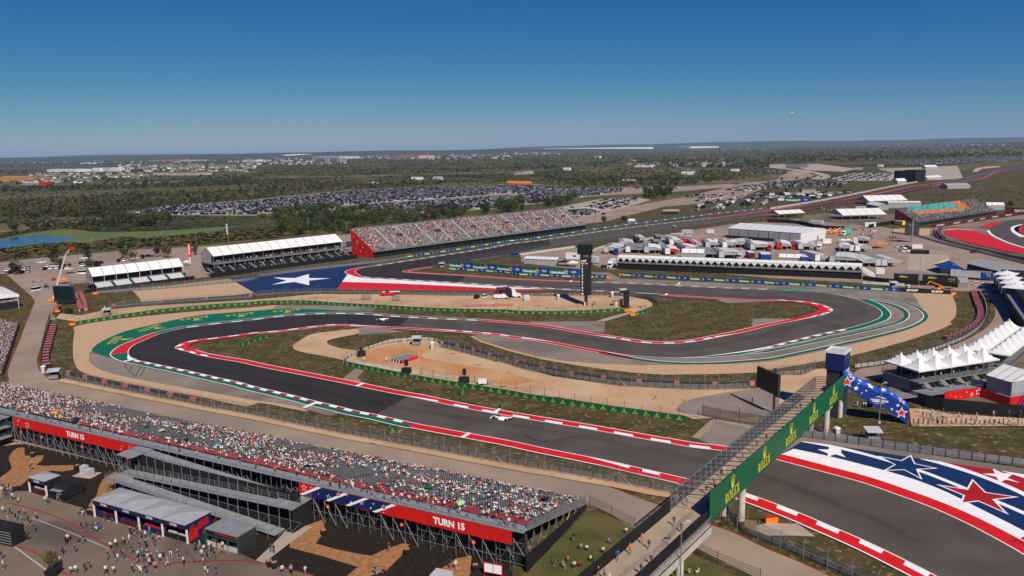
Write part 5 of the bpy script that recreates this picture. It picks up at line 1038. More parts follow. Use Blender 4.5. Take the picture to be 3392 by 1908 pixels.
def roof_gable(par,x0,x1,y0,y1,z0,zr,bays,m='white_fabric',over=.3,gable='grey_fabric',skip_back=False):
 ym=(y0+y1)/2
 for i in range(bays):
  a,b=x0+(x1-x0)*i/bays+.04,x0+(x1-x0)*(i+1)/bays-.04
  for ya in(y0-over,y1+over):
   mb=MB();mb.add([(a,ya,z0),(b,ya,z0),(b,ym,zr),(a,ym,zr),(a,ya,z0-.08),(b,ya,z0-.08),(b,ym,zr-.08),(a,ym,zr-.08)],[(0,1,2,3),(7,6,5,4),(0,4,5,1),(1,5,6,2),(2,6,7,3),(3,7,4,0)]);obj('roof_panel',mb.mesh('roof_panel',m),par)
 for i in range(bays+1):
  x=x0+(x1-x0)*i/bays;mb=MB();mb.tube((x,y0-over,z0+.02),(x,ym,zr+.03),.15,4);mb.tube((x,y1+over,z0+.02),(x,ym,zr+.03),.15,4);obj('roof_rib',mb.mesh('roof_rib','mid_grey'),par)
 for x,s in((x0,-1),(x1,1)):
  mb=MB();mb.add([(x+s*.02,y0,z0),(x+s*.02,y1,z0),(x+s*.02,ym,zr-.1),(x+s*.1,y0,z0),(x+s*.1,y1,z0),(x+s*.1,ym,zr-.1)],[(0,1,2),(3,5,4),(0,3,4,1),(1,4,5,2),(2,5,3,0)]);obj('gable',mb.mesh('gable',gable),par)
BF=frz('G',310,425,'G',2360,190,10.2)
r0=BF.hx('G',200,240,0.0);hd=max(5,min(9,r0.y));zr=13.4
bs=BF.thing('hospitality_stand','long white roofed two level stand with dark terrace seats behind the painted flag','grandstand')
LB=BF.L;roof_gable(bs,0,LB,0,2*hd,10.2,max(12.6,min(14.5,BF.hy('G',200,240,hd).z)),14)
solid(bs,'upper_deck','galv',(-.6,LB+.6,-1.4,2*hd,5.6,6.1));solid(bs,'back_wall','mid_grey',(0,LB,2*hd-.2,2*hd,0,10.2));solid(bs,'interior_wall','black',(0,LB,2.2,2.4,6.1,10.1),(0,LB,3.0,3.2,0,5.6))
solid(bs,'end_wall','grey_fabric',(-.1,0,2.5,2*hd,6.1,10.2),(LB,LB+.1,2.5,2*hd,6.1,10.2));rail_run(bs,[(-.6,-1.4,6.1),(LB+.6,-1.4,6.1)],1.05,2.6,r=.045)
for i in range(15):
 x=LB*i/14;mb=MB();mb.tube((x,0,6.1),(x,0,10.2),.12,4);obj('post',mb.mesh('post','galv'),bs);mb=MB();mb.tube((x,-.8,0),(x,-.8,5.6),.28,8);obj('column',mb.mesh('column','galv'),bs)
fr0=-9.5
for k in range(7):
 y=fr0+k*1.3;z=1.3+k*.42;solid(bs,'seat_row','seat_dark',(-5,LB+1,y,y+1.28,z-.25,z));solid(bs,'seat_backs','seat_dark',(-5,LB+1,y+1.0,y+1.1,z,z+.45))
for i in range(15):
 x=-4.5+(LB+4)*i/14;mb=MB();mb.hexa([(x,fr0,1.2),(x+1.1,fr0,1.2),(x+1.1,-.4,4.1),(x,-.4,4.1)],[(x,fr0,1.36),(x+1.1,fr0,1.36),(x+1.1,-.4,4.3),(x,-.4,4.3)]);obj('stair',mb.mesh('stair','galv'),bs)
solid(bs,'front_screen','black_mesh',(-7,LB+3,fr0-1.0,fr0-.9,0,2.6));rail_run(bs,[(-5,fr0-.2,1.3),(LB+1,fr0-.2,1.3)],1.0,5,bars=2,r=.05)
AF=frz('A1',918,1378,'A1',1835,1272,6.6)
as_=AF.thing('hospitality_stand','smaller white roofed stand with white seats on green steps at the left','grandstand')
LA=AF.L;zrA=AF.hy('A1',885,1275,5.0).z;roof_gable(as_,0,LA,0,10,6.6,max(8.6,min(10.5,zrA)),8)
solid(as_,'floor_deck','galv',(-1,LA+.5,-.8,10,3.0,3.4));solid(as_,'interior_wall','black',(0,LA,3,3.2,3.4,6.5));solid(as_,'base_screen','black_mesh',(-1,LA+.5,-.7,-.6,0,3.0),(-6,LA+2,-8.4,-8.3,0,1.9));solid(as_,'end_wall','grey_fabric',(-.1,0,2,10,3.4,6.6),(LA,LA+.1,4,10,3.4,6.6))
for i in range(9):mb=MB();mb.tube((LA*i/8,0,3.4),(LA*i/8,0,6.6),.1,4);obj('post',mb.mesh('post','white_metal'),as_)
mb=MB();mb.box(-.22,.22,0,.42,0,.1);mb.box(-.22,.22,.40,.47,.1,.62);WSEAT=mb.mesh('seat','white_metal')
for b in range(5):
 x0=.4+b*(LA-1)/5;
 for k in range(6):
  y=-7.6+k*1.1;z=.9+k*.38;solid(as_,'seat_row','black',(x0,x0+(LA-1)/5-1.6,y,y+1.08,z-.2,z))
  for i in range(9):obj('seat',WSEAT,as_,(x0+.45+i*((LA-1)/5-2.3)/8,y+.35,z),0,1.15)
 mb=MB();xx=x0+(LA-1)/5-1.45;mb.hexa([(xx,-7.8,.6),(xx+1.2,-7.8,.6),(xx+1.2,-.7,3.1),(xx,-.7,3.1)],[(xx,-7.8,.75),(xx+1.2,-7.8,.75),(xx+1.2,-.7,3.3),(xx,-.7,3.3)]);obj('green_stair',mb.mesh('green_stair','green_board'),as_)
CR=[]
for _ in range(70):w=BF.w(random.uniform(1,LB-1),random.uniform(-1.0,1.6),6.1);CR.append((w.x,w.y,w.z+.0,BF.ang+math.pi+random.uniform(-.5,.5),1,1,1))
crowd('crowd',CR,'guests standing along the upper deck of the long white roofed stand',poses=(('standing',1.0),))
CR=[]
for _ in range(60):k=random.randrange(7);w=BF.w(random.uniform(-3,LB-1),fr0+k*1.3+.4,1.3+k*.42);CR.append((w.x,w.y,w.z,BF.ang+math.pi,1,1,1))
crowd('crowd',CR,'a few seated guests on the dark terrace below the long white roof')
LFm=frz('L',-250,635,'L',455,548,6.0)
lt=LFm.thing('hospitality_stand','white ribbed tent roof over a small terrace at the left edge','grandstand')
d_=LFm.hx('L',570,190,LFm.L);Lw=LFm.L
for i in range(6):
 y0_,y1_=30*i/6+.05,30*(i+1)/6-.05;mb=MB();mb.hexa([(0,y0_,6.0),(Lw,y0_,6.0),(Lw,y1_,6.0),(0,y1_,6.0)],[(0,y0_,8.6),(Lw,y0_,6.08),(Lw,y1_,6.08),(0,y1_,8.6)]);obj('roof_panel',mb.mesh('roof_panel','white_fabric'),lt)
solid(lt,'terrace','black',(-6,Lw-1,.3,28,0,3.0));solid(lt,'valance','white_fabric',(0,Lw,-.1,0,5.1,6.0));rail_run(lt,[(0,.2,3.0),(Lw-1,.2,3.0),(Lw-1,28,3.0)],1.0,2.5,m='white_metal',r=.06)
for y in(.1,10,20,29):mb=MB();mb.tube((Lw-.6,y,0),(Lw-.6,y,6),.12,5);obj('post',mb.mesh('post','white_metal'),lt)
CF=Fr(Q('B1',25,1040),Q('B1',190,548))
cs=CF.thing('grandstand','crowded stand with a dark red fascia at the far left edge','grandstand')
for k in range(12):solid(cs,'seat_row','mid_grey',(0,CF.L-2,.4+k*.85,1.22+k*.85,.6+k*.33,.75+k*.33))
solid(cs,'fascia','maroon',(0,CF.L,-.1,.1,0,1.6));CR=[]
for k in range(12):
 for i in range(int(CF.L/.55)):
  if random.random()<.72:w=CF.w(.4+i*.55,.7+k*.85,.75+k*.33);CR.append((w.x,w.y,w.z,CF.ang+math.pi,1,1,1))
crowd('crowd',CR,'seated spectators in the red fronted stand at the left edge',[40,14,8,4,8,3,3,2,1,3,1,2,1,6,2])
BR=Fr((30.1,114.4),(78.3,179.0));LBR=BR.L
br=BR.thing('footbridge','footbridge over the near straight with a long green crown banner on its side','bridge')
zd=7.9;slope=-.9/LBR
def zb(x):return slope*x
def bhex(nm,m,x0,x1,y0,y1,z0,z1,par=br):
 mb=MB();mb.hexa([(x0,y0,z0+zb(x0)),(x1,y0,z0+zb(x1)),(x1,y1,z0+zb(x1)),(x0,y1,z0+zb(x0))],[(x0,y0,z1+zb(x0)),(x1,y0,z1+zb(x1)),(x1,y1,z1+zb(x1)),(x0,y1,z1+zb(x0))]);return obj(nm,mb.mesh(nm,m),par)
mat('bridge_deck',(0.34,0.26,0.175),.9,var=.08,scale=.4)
WB=6.5
bhex('deck','bridge_deck',-48,LBR,.15,WB,zd-.45,zd)
bn=bhex('banner','green_board',0,LBR,-.12,-.04,7.7,12.85)
mbp=MB()
for i in range(5):
 cx=9.5+i*15.4;z0=zb(cx);crown(mbp,cx,-.14,10.2+z0,2.2,0);serif_word(mbp,cx-3.1,-.14,8.35+z0,1.72,0)
obj('crown_lettering',mbp.mesh('crown_lettering','yellow_print',recalc=False),bn)
np_=34
for i in range(np_+1):
 x=LBR*i/np_;z=zb(x)
 mb=MB();mb.tube((x,WB,zd+z),(x,WB,zd+3.1+z),.07,4);obj('fence_post',mb.mesh('fence_post','galv'),br)
 mb=MB();mb.tube((x,WB,zd+3.1+z),(x,0,12.2+z),.07,4);obj('cross_beam',mb.mesh('cross_beam','dark_steel'),br)
mat('mesh_grey',(0.11,0.115,0.12),.6,alpha=.55)
for i in range(np_):
 a,b=LBR*i/np_+.05,LBR*(i+1)/np_-.05;mb=MB();mb.add([(a,WB+.01,zd+.1+zb(a)),(b,WB+.01,zd+.1+zb(b)),(b,WB+.01,zd+3.0+zb(b)),(a,WB+.01,zd+3.0+zb(a))],[(0,1,2,3)]);obj('mesh_panel',mb.mesh('mesh_panel','mesh_grey',recalc=False),br)
for z in(.15,1.2,3.1):bhex('fence_rail','galv',0,LBR,WB-.05,WB+.06,zd+z-.05,zd+z+.05)
bhex('green_trim','green_board',0,LBR,WB+.1,WB+.16,zd+2.95,zd+3.2);bhex('inner_rail','dark_steel',0,LBR,.5,.56,zd+1.0,zd+1.08)
for i in range(20):x=LBR*(i+.5)/20;mb=MB();mb.tube((x,.53,zd+zb(x)),(x,.53,zd+1.05+zb(x)),.03,4);obj('rail_post',mb.mesh('rail_post','dark_steel'),br)
for cx,cy,h in((40.0,130.2,7),(79.3,182.7,6.7),(71.5,171.5,6.7),(24.5,109.2,7)):
 lx,ly=BR.lo((cx,cy))
 for dy in(0,3.4):mb=MB();mb.tube((lx,ly+dy,0),(lx,ly+dy,h),.62,14);mb.box(lx-.9,lx+.9,ly+dy-.9,ly+dy+.9,h-.4,h+.02);obj('column',mb.mesh('column','concrete_wall',smooth=False),br)
bhex('edge_beam','concrete_wall',-48,-.3,-.6,.14,zd-1.75,zd-.4);bhex('purple_stripe','purple',-48,-.3,-.62,-.60,zd-.5,zd-.25);bhex('edge_beam','concrete_wall',-48,-.3,WB+.02,WB+.7,zd-1.75,zd-.4)
bhex('black_screen','black_mesh',-48,-.2,.16,.22,zd,zd+1.9);bhex('black_screen','black_mesh',-48,-.2,WB-.1,WB-.04,zd,zd+2.0)
for i in range(24):
 a,b=-48+2*i+.04,-46+2*i-.04;mb=MB();n=10
 for k in range(n+1):x=a+(b-a)*k/n;mb.tube((x,-.35,zd-.2),(x,-.35,zd+1.0),.02,4)
 for z in(-.2,.95):mb.tube((a,-.35,zd+z),(b,-.35,zd+z),.035,4)
 obj('railing_panel',mb.mesh('railing_panel','galv'),br)
mb=MB()
for k in range(12):mb.tube((.1+k*.19,0,.15),(.1+k*.19,0,1.05),.012,4)
for z in(.15,1.1):mb.tube((.02,0,z),(2.3,0,z),.025,4)
for x in(.1,2.2):mb.tube((x,-.3,0),(x,.3,0),.025,4);mb.tube((x,0,0),(x,0,1.1),.025,4)
CBAR=mb.mesh('crowd_barrier','galv')
for i in range(19):
 x=-46+i*2.45;y=2.5+.35*math.sin(i*.8);w=BR.w(x,y,zd+zb(0));obj('crowd_barrier',CBAR,None,(w.x,w.y,zd+.01),BR.ang+.12*math.cos(i*.8),None,'steel crowd barrier on the footbridge approach, number %d from the near end of its row'%(i+1),'barrier','crowd barriers on the bridge approach')
tw=BR.thing('lift_tower','dark navy box tower with white roof rim at the far end of the footbridge','tower')
p0=BR.hy('B4',640,960,WB-1);
solid(tw,'shaft','navy_board',(LBR+1.2,LBR+6.5,WB-6.0,WB-1.7,12.0,16.2));solid(tw,'roof_rim','white_metal',(LBR+1.0,LBR+6.7,WB-6.2,WB-6.0,16.2,16.7),(LBR+1.0,LBR+6.7,WB-1.7,WB-1.5,16.2,16.7),(LBR+1.0,LBR+1.2,WB-6.0,WB-1.7,16.2,16.7),(LBR+6.5,LBR+6.7,WB-6.0,WB-1.7,16.2,16.7));solid(tw,'roof','grey_panel',(LBR+1.2,LBR+6.5,WB-6.0,WB-1.7,16.2,16.3));solid(tw,'white_pier','white_metal',(LBR+5.7,LBR+6.5,WB-6.0,WB-5.2,0,12.0));solid(tw,'dark_pier','dark_steel',(LBR+1.6,LBR+5.6,WB-5.0,WB-2.0,0,12.0))
SB=Fr(BR.w(LBR+.5,-.4),Q('Rr',905,1312));
sc_=SB.thing('covered_stairs','blue covered staircase with red and white stars beside the footbridge','stairs')
fr_lo=[(60,830),(145,845),(510,1095),(600,1092),(905,1308)];fr_hi=[(928,1098),(640,898),(505,886),(62,655)]
L_=[SB.hy('Rr',*p,0.0)for p in fr_lo];H_=[SB.hy('Rr',*p,0.0)for p in fr_hi]
Ls=[(p.x,max(p.z,.0))for p in L_];Hs=[(p.x,p.z)for p in H_]
prof=Ls+Hs
mb=MB();n=len(prof);tri=tessellate_polygon([[Vector((a,b,0))for a,b in prof]]);dep=3.4
mb.add([(a,0,b)for a,b in prof]+[(a,dep,b)for a,b in prof],[tuple(t)for t in tri]+[tuple(i+n for i in t)for t in tri]+[(i,(i+1)%n,(i+1)%n+n,i+n)for i in range(n)]);cov=obj('cladding',mb.mesh('cladding','navy_stairs' if 'navy_stairs' in MATS else mat('navy_stairs',(0.010,0.035,0.21),.4,var=.1,scale=.5)),sc_)
rf=MB();hs=Hs[::-1]
for(a,za),(b,zb_)in zip(hs[:-1],hs[1:]):rf.add([(a,-.05,za+.02),(b,-.05,zb_+.02),(b,dep*.5,zb_+1.0),(a,dep*.5,za+1.0),(b,dep+.05,zb_+.02),(a,dep+.05,za+.02)],[(0,1,2,3),(3,2,4,5)])
a,za=hs[0];b,zb_=hs[-1];rf.add([(a,-.05,za),(a,dep,za),(a,dep/2,za+1)],[(0,1,2)]);rf.add([(b,-.05,zb_),(b,dep,zb_),(b,dep/2,zb_+1)],[(0,1,2)])
obj('roof',rf.mesh('roof',mat('blue_roof',(0.014,0.075,0.42),.4,var=.08,scale=.6)),sc_)
mb=MB()
def st_at(px,py,r,red=False):
 p=SB.hy('Rr',px,py,0.0);star_on(mb,p.x,p.z,r,-.02,1 if red else 0,0 if red else None)
st_at(105,745,1.5,True);st_at(830,1158,1.5,True)
for x,y,r in((225,828,.65),(258,765,.3),(185,712,.25),(360,860,.3),(300,892,.22),(700,1108,.35),(782,1058,.45)):st_at(x,y,r)
p=SB.hy('Rr',418,985,0.0);p2=SB.hy('Rr',640,985,0.0);wd=(p2.x-p.x)
wz=SB.hy('Rr',540,992,0).z
w1=T_('CIRCUIT',.04,1.25)[2];h1=wd*.62/w1;put_text(mb,'CIRCUIT',p.x,-.02,wz,h1,0,.04,1.25);put_text(mb,'OF THE',p.x+wd*.66,-.02,wz+.05,h1*.5,0,.03,1.2)
w2=T_('AMERICAS',.04,1.25)[2];h2=wd*.98/w2;put_text(mb,'AMERICAS',p.x+wd*.1,-.02,wz-h1*1.25,h2,0,.04,1.25);put_text(mb,'AUSTIN * TEXAS',p.x+wd*.25,-.02,wz-h1*2.3,h1*.5,0,.02,1.2)
poly_xz(mb,[(p.x+wd*.25,wz+h1*1.9),(p.x+wd*.42,wz+h1*2.7),(p.x+wd*.55,wz+h1*2.8),(p.x+wd*.78,wz+h1*1.9),(p.x+wd*.98,wz+h1*1.35),(p.x+wd*.7,wz+h1*1.5),(p.x+wd*.5,wz+h1*2.3),(p.x+wd*.36,wz+h1*2.2)],-.02,0)
obj('star_print',mb.mesh('star_print',['white_print','red_print'],recalc=False),cov)
mb=MB()
for x_,zc,r,red in((.13,0,1.0,1),(.26,0,.5,0),(.42,0,.9,0),(.62,0,.7,0),(.75,0,.35,0),(.9,0,1.0,1)):
 xx=hs[0][0]+(hs[-1][0]-hs[0][0])*x_;zz=np.interp(xx,[h[0]for h in hs],[h[1]for h in hs]);e=.4
 z2=np.interp(xx+e,[h[0]for h in hs],[h[1]for h in hs]);sl=(z2-zz)/e
 for rr,mi,dz in((r,0,.05),(r*.72,1,.06)):
  if mi==1 and not red:continue
  pts=star_pts(0,0,rr);fs=tessellate_polygon([[Vector((u_,v_,0))for u_,v_ in pts]]);mb.add([(xx+u_,dep*.25+v_*.85,zz+.52+dz+sl*u_+v_*.5)for u_,v_ in pts],[tuple(f)for f in fs],mi)
obj('roof_stars',mb.mesh('roof_stars',['white_print','red_print'],recalc=False),cov)
def canopy_mesh():
 mb=MB();n=8;vs=[]
 for j in range(n+1):
  for i in range(n+1):
   x,y=-1+2*i/n,-1+2*j/n;r=max(abs(x),abs(y));e=(1-r);z=.10*e+.90*e**1.7
   if r>.99:z=-.06+.06*abs(abs(x)-abs(y))*0;z=.0-.10*(1-min(abs(x),abs(y))**2)*0
   vs.append((x,y,z))
 fs=[(j*(n+1)+i,j*(n+1)+i+1,(j+1)*(n+1)+i+1,(j+1)*(n+1)+i)for j in range(n)for i in range(n)]
 k=len(vs);rim=[(i,0)for i in range(n)]+[(n,j)for j in range(n)]+[(i,n)for i in range(n,0,-1)]+[(0,j)for j in range(n,0,-1)]
 vs+=[(-1+2*i/n,-1+2*j/n,-.12)for i,j in rim];m=len(rim)
 fs+=[(rim[a][1]*(n+1)+rim[a][0],rim[(a+1)%m][1]*(n+1)+rim[(a+1)%m][0],k+(a+1)%m,k+a)for a in range(m)]
 mb.add(vs,fs);return mb.mesh('canopy','white_fabric',smooth=False)
CAN=canopy_mesh()
mb=MB()
for sx in(-1,1):
 for sy in(-1,1):mb.tube((sx*.97,sy*.97,-1),(sx*.97,sy*.97,0),.02,4)
CPOST=mb.mesh('post','galv')
def suites(F,n,wdt,label,z_deck=3.6,ze=6.6,peak=2.9,rows=2,skip_stairs=False,body='mid_grey'):
 s=F.thing('hospitality_suite',label,'building');Ltot=n*wdt;D=rows*wdt
 solid(s,'lower_storey',body,(0,Ltot,2.5,D,0,z_deck-.3));solid(s,'deck','galv',(-.3,Ltot+.3,-.4,D+.3,z_deck-.3,z_deck));solid(s,'back_screen','black',(.2,Ltot-.2,wdt*1.2,wdt*1.25,z_deck,ze-.4))
 rail_run(s,[(-.3,D+.3,z_deck),(-.3,-.4,z_deck),(Ltot+.3,-.4,z_deck),(Ltot+.3,D+.3,z_deck),(-.3,D+.3,z_deck)],1.1,1.8,m='dark_steel',r=.04)
 for i in range(n):
  for j in range(rows):
   c=obj('canopy',CAN,s,((i+.5)*wdt,(j+.5)*wdt,ze),0,(wdt*.505,wdt*.505,peak));obj('post',CPOST,s,((i+.5)*wdt,(j+.5)*wdt,ze),0,(wdt*.5,wdt*.5,ze-z_deck))
  if not skip_stairs:
   x=(i+.18)*wdt;mb=MB()
   for k in range(10):mb.box(x,x+1.7,-.4-(k+1)*.36,-.4-k*.36,z_deck-.3-k*.19-.12,z_deck-.3-k*.19)
   obj('stair',mb.mesh('stair','brick'),s);mb=MB();mb.tube((x,-.4,z_deck+.9),(x,-4.0,z_deck-.95),.04,4);mb.tube((x+1.7,-.4,z_deck+.9),(x+1.7,-4.0,z_deck-.95),.04,4);obj('handrail',mb.mesh('handrail','galv'),s)
   solid(s,'stair_wall','white_metal',(x-.25,x-.1,-4.2,-.5,0,z_deck-.8));solid(s,'black_base','black',(x+1.9,x+wdt*.72,-5.2,-.6,0,1.3))
   mb=MB();mb.box(x+1.9,x+3.3,-5.3,-5.24,1.0,2.3,0);put_text(mb,'SUITE',x+2.6,-5.31,1.85,.2,1,.02,center=True);put_text(mb,'%d'%(10+i),x+2.6,-5.31,1.25,.4,1,.03,center=True);obj('suite_sign',mb.mesh('suite_sign',['white_print','black'],recalc=False),s)
 return s
S1=frz('Rr',1065,605,'Rr',2140,440,6.6)
suites(S1,5,S1.L/5,'two storey suite block with five pairs of peaked white canopies and small stairs')
S2_=frz('B4',2425,838,'B4',2800,545,6.6)
suites(S2_,7,S1.L/5,'farther suite block with peaked white canopies running off the right edge',skip_stairs=True,body='white_metal')
S3_=frz('M',2395,985,'M',2560,1215,7.5)
s3=S3_.thing('hospitality_suite','dark two storey suite building with scalloped white awnings at the right edge','building')
solid(s3,'lower_storey','black',(-60,40,.5,16,0,4.5));solid(s3,'upper_storey','black',(-60,40,3,16,4.9,7.4));solid(s3,'deck','galv',(-60,40,0,16,4.5,4.9))
YF=frz('Rr',1400,1005,'Rr',1880,945)
dk=YF.thing('viewing_deck','grey deck with red star fascia below the suites','deck')
solid(dk,'deck','mid_grey',(-22,YF.L,.1,4.2,2.0,2.3));mb=MB();mb.box(0,YF.L,-.05,.05,.1,2.6,0);star_on(mb,YF.L*.93,1.5,1.0,-.07,2,1,.2);star_on(mb,YF.L*.75,1.0,.7,-.07,0,1)
for a,c,r in((.6,1.8,.2),(.3,.9,.2),(.15,1.6,.15),(.45,.6,.15)):star_on(mb,YF.L*a,c,r,-.07,1)
obj('fascia',mb.mesh('fascia',['red_board','white_print','navy_board'],recalc=False),dk);rail_run(dk,[(-22,.1,2.3),(YF.L,.1,2.3),(YF.L,4.2,2.3)],1.1,1.6)
RF=frz('Rr',1890,955,'Rr',2265,1075)
rd=RF.thing('viewing_deck','red fronted deck corner under the white tent at the right edge','deck')
solid(rd,'deck','mid_grey',(0,RF.L,.1,14,2.0,2.3));solid(rd,'fascia','red_board',(0,RF.L,-.05,.05,.1,2.4));mb=MB();mb.box(RF.L,RF.L+.1,0,14,.1,2.4,0)
pts=star_pts(0,0,1.0);fs=tessellate_polygon([[Vector((a,b,0))for a,b in pts]])
mb.add([(RF.L+.14,6+a,1.3+b)for a,b in pts],[tuple(f)for f in fs],1)
for a in(2.2,3.6,8.2,9.6):mb.add([(RF.L+.12,a,.1),(RF.L+.12,a+.7,.1),(RF.L+.12,a+2.6,2.4),(RF.L+.12,a+1.9,2.4)],[(0,1,2,3)],2)
obj('side_fascia',mb.mesh('side_fascia',['red_board','white_print','navy_board'],recalc=False),rd);rail_run(rd,[(RF.L,.1,2.3),(RF.L,14,2.3)],1.1,1.6)
wt=RF.thing('marquee','plain white gabled marquee standing on the red deck at the right','tent')
solid(wt,'walls','grey_fabric',(.6,RF.L-.4,.8,12,2.31,6.2));roof_gable(wt,.5,RF.L-.3,.7,12.1,6.2,8.4,3,gable='white_fabric')
yw=thing('yard_wall','long dark screened wall below the suites and red decks','fence',Q('Rr',820,930))
o=Q('Rr',820,930);pth=[Q('Rr',*p)for p in((820,985),(1150,1080),(1390,1130),(1700,1160),(2100,1200),(2463,1225),(3000,1260))]
for i,(a,b)in enumerate(zip(pth[:-1],pth[1:])):
 mb=MB();n_=(b-a).cross(Vector((0,0,1))).normalized()*.05;mb.hexa([a-o-n_,b-o-n_,b-o+n_,a-o+n_],[a-o-n_+Vector((0,0,3.2)),b-o-n_+Vector((0,0,3.2)),b-o+n_+Vector((0,0,3.2)),a-o+n_+Vector((0,0,3.2))]);obj('screen_panel',mb.mesh('screen_panel','black_mesh'),yw)
sheet('dirt_yard',q('Rr',(930,1110),(1150,1120),(1500,1185),(2463,1245),(3000,1280),(3000,1365),(2463,1345),(960,1352)),'dirt',ZC[0]+.003+.03,smooth=False)
pb=P(1941,1012);py=thing('timing_pylon','tall black timing pylon with white lap and position numbers on the infield dirt','scoreboard',pb,0.02)
solid(py,'post','black',(-.65,.65,-.3,.3,0,4.5));bd=solid(py,'board','black',(-2.25,2.25,-.55,.55,4.4,21.8));tp=solid(py,'top_screen','screen',(-3.5,2.75,-.7,.7,21.82,25.9))
mb=MB();put_text(mb,'TIME',0,-.57,20.7,.75,1,.02,center=True);put_text(mb,'LAP',-1.95,-.57,18.6,.95,0,.03);put_text(mb,'POS',-2.05,-.57,17.7,.5,0,.02);put_text(mb,'CAR',.1,-.57,17.7,.5,0,.02,center=True)
for i in range(10):put_text(mb,str(i+1),-1.55,-.57,16.5-i*1.31,.85,0,.03,center=True)
obj('lettering',mb.mesh('lettering',['white_print','mid_grey'],recalc=False),bd)
solid(py,'cabinet','grey_panel',(-.9,-.1,-.9,-.35,0,1.6));solid(py,'side_cabinet','galv',(3.0,4.2,-.5,.5,0,1.8))
sb=Q('L',1560,770);sw_=9.8
ls=thing('video_screen','big dark video screen on a trailer beside the left service road','screen',sb,math.atan2(-.25,1)*.35)
solid(ls,'frame','dark_steel',(-4.95,4.95,0,.8,1.3,8.2));solid(ls,'display','screen',(-4.7,4.6,-.05,0,1.6,7.9));solid(ls,'mast','galv',(-.4,.4,.2,.7,0,1.3));solid(ls,'trailer','black',(-3,4.8,-1.2,2.0,.3,1.2));solid(ls,'top_bar','galv',(-4.95,4.95,.1,.8,8.2,8.4))
a,b=Q('B3',2440,950,10.5),Q('B4',108,1040,10.5);SR=Fr(a,b)
rs=SR.thing('video_screen','dark video screen on a tall post beside the footbridge','screen')
zlo=min(6.8,max(4.5,SR.hy('B3',2436,1152,0).z));solid(rs,'frame','dark_steel',(-.1,SR.L+.1,.02,.7,zlo,10.6));solid(rs,'display','screen',(.1,SR.L-.1,-.02,.02,zlo+.2,10.4))
pl=SR.lo(P(2551,1355));mb=MB();mb.tube((SR.L*.72,.9,0),(SR.L*.72,.9,11.6),.32,8);obj('mast',mb.mesh('mast','dark_steel'),rs);rail_run(rs,[(0,.4,10.6),(SR.L,.4,10.6)],.9,2,m='dark_steel',bars=2)
fs_=thing('video_screen','far dark video screen with its back to the camera beside the red run-off','screen',Q('M',1185,385))
hh=66-0;solid(fs_,'frame','dark_steel',(-4.6,4.6,-.4,.4,4.8,13.5));solid(fs_,'mast','galv',(-.35,.35,-.8,-.4,0,15.5))
def pole(tb,xb,yb,tt,yt,label,arms=1,r=.13,m='galv'):
 b=Q(tb,xb,yb);vt=q(tt,(0,yt))[0][1];h=max(4,hgt(b,vt));t=thing('light_pole',label,'light pole',b,0,'light poles')
 mb=MB();mb.tube((0,0,0),(0,0,h),r,6,r2=r*.6);obj('shaft',mb.mesh('shaft',m),t);mb=MB();mb.tube((0,0,0),(0,0,.5),r*2.6,8);obj('base',mb.mesh('base','concrete_wall'),t)
 for k in range(arms):
  a=2*math.pi*k/max(1,arms)+.3;mb=MB();mb.tube((0,0,h-.1),(math.cos(a)*1.0,math.sin(a)*.5,h+.15),.05,4);mb.box(math.cos(a)*1.0-.35,math.cos(a)*1.0+.35,math.sin(a)*.5-.2,math.sin(a)*.5+.2,h+.1,h+.28);obj('lamp_head',mb.mesh('lamp_head','grey_panel'),t)
for a in(('A1',937,1290,'A1',1003,'light pole behind the small white roofed stand',1),('A1',1637,1150,'A1',922,'light pole on the car park edge left of the tall red sign'),('A1',1968,1105,'A1',935,'light pole right behind the tall red sign'),('A2',518,985,'A2',803,'light pole behind the long white roofed stand'),('A2',905,1080,'A2',848,'light pole beside the red end wall of the grey stand'),('A2',1813,860,'A2',748,'light pole behind the left part of the grey stand'),('A3',205,760,'A3',662,'light pole behind the right part of the grey stand'),('A3',1088,1012,'A3',852,'white light pole beside the back straight barrier',1),('A3',1171,748,'A3',572,'light pole between the car park and the access road'),('A3',1341,652,'A3',492,'light pole in front of the dark round trees'),('A3',1714,640,'A3',425,'light pole on the access road median',2),('B4',1513,152,'A4',1185,'tall white light pole with four lamps above the hashtag boards',4),('A4',1422,1060,'A4',860,'light pole in front of the far video screen',2),('Rr',530,1297,'Rr',768,'light pole on grass before the blue covered stairs',1),('A4',1103,282,'A4',162,'tall pole beside the far pale building',1),('A4',1168,260,'A4',105,'thin mast behind the far car park',1),('A3',1755,470,'A3',360,'dark pole beyond the access road',1),('A2',232,745,'A2',480,'thin mast in front of the packed car park',1),('A2',1022,520,'A2',365,'pole with a square head beyond the packed car park',1),('A1',1258,1110,'A1',1040,'short lamp pole beside the pond')):
 pole(*a)
b=P(2250,1990);pole('S',2252,2010,'S',1732,'tall light pole in front of the footbridge approach at the bottom edge',1)
b=Q('A1',2287,1060);t=thing('speaker_mast','lattice mast with white loudspeakers behind the long roofed stand','mast',b);h=hgt(b,q('A1',(0,842))[0][1]);mb=MB();mb.tube((0,0,0),(0,0,h),.25,5);obj('shaft',mb.mesh('shaft','galv'),t)
for k in range(5):solid(t,'loudspeaker','white_metal',(-.7,.3,-.6,-.2,h*.5+k*h*.1,h*.5+k*h*.1+.9))
b=Q('A1',1905,1250);h=hgt(b,q('A1',(0,1048))[0][1]);t=thing('pylon_sign','tall narrow red sign with white vertical lettering between the white roofed stands','sign',b)
mb=MB();mb.box(-.9,.9,-.3,.3,h*.35,h,0);vs_,fs_2,wd_=T_('GERMANIA',.03,1.0);hh_=.9
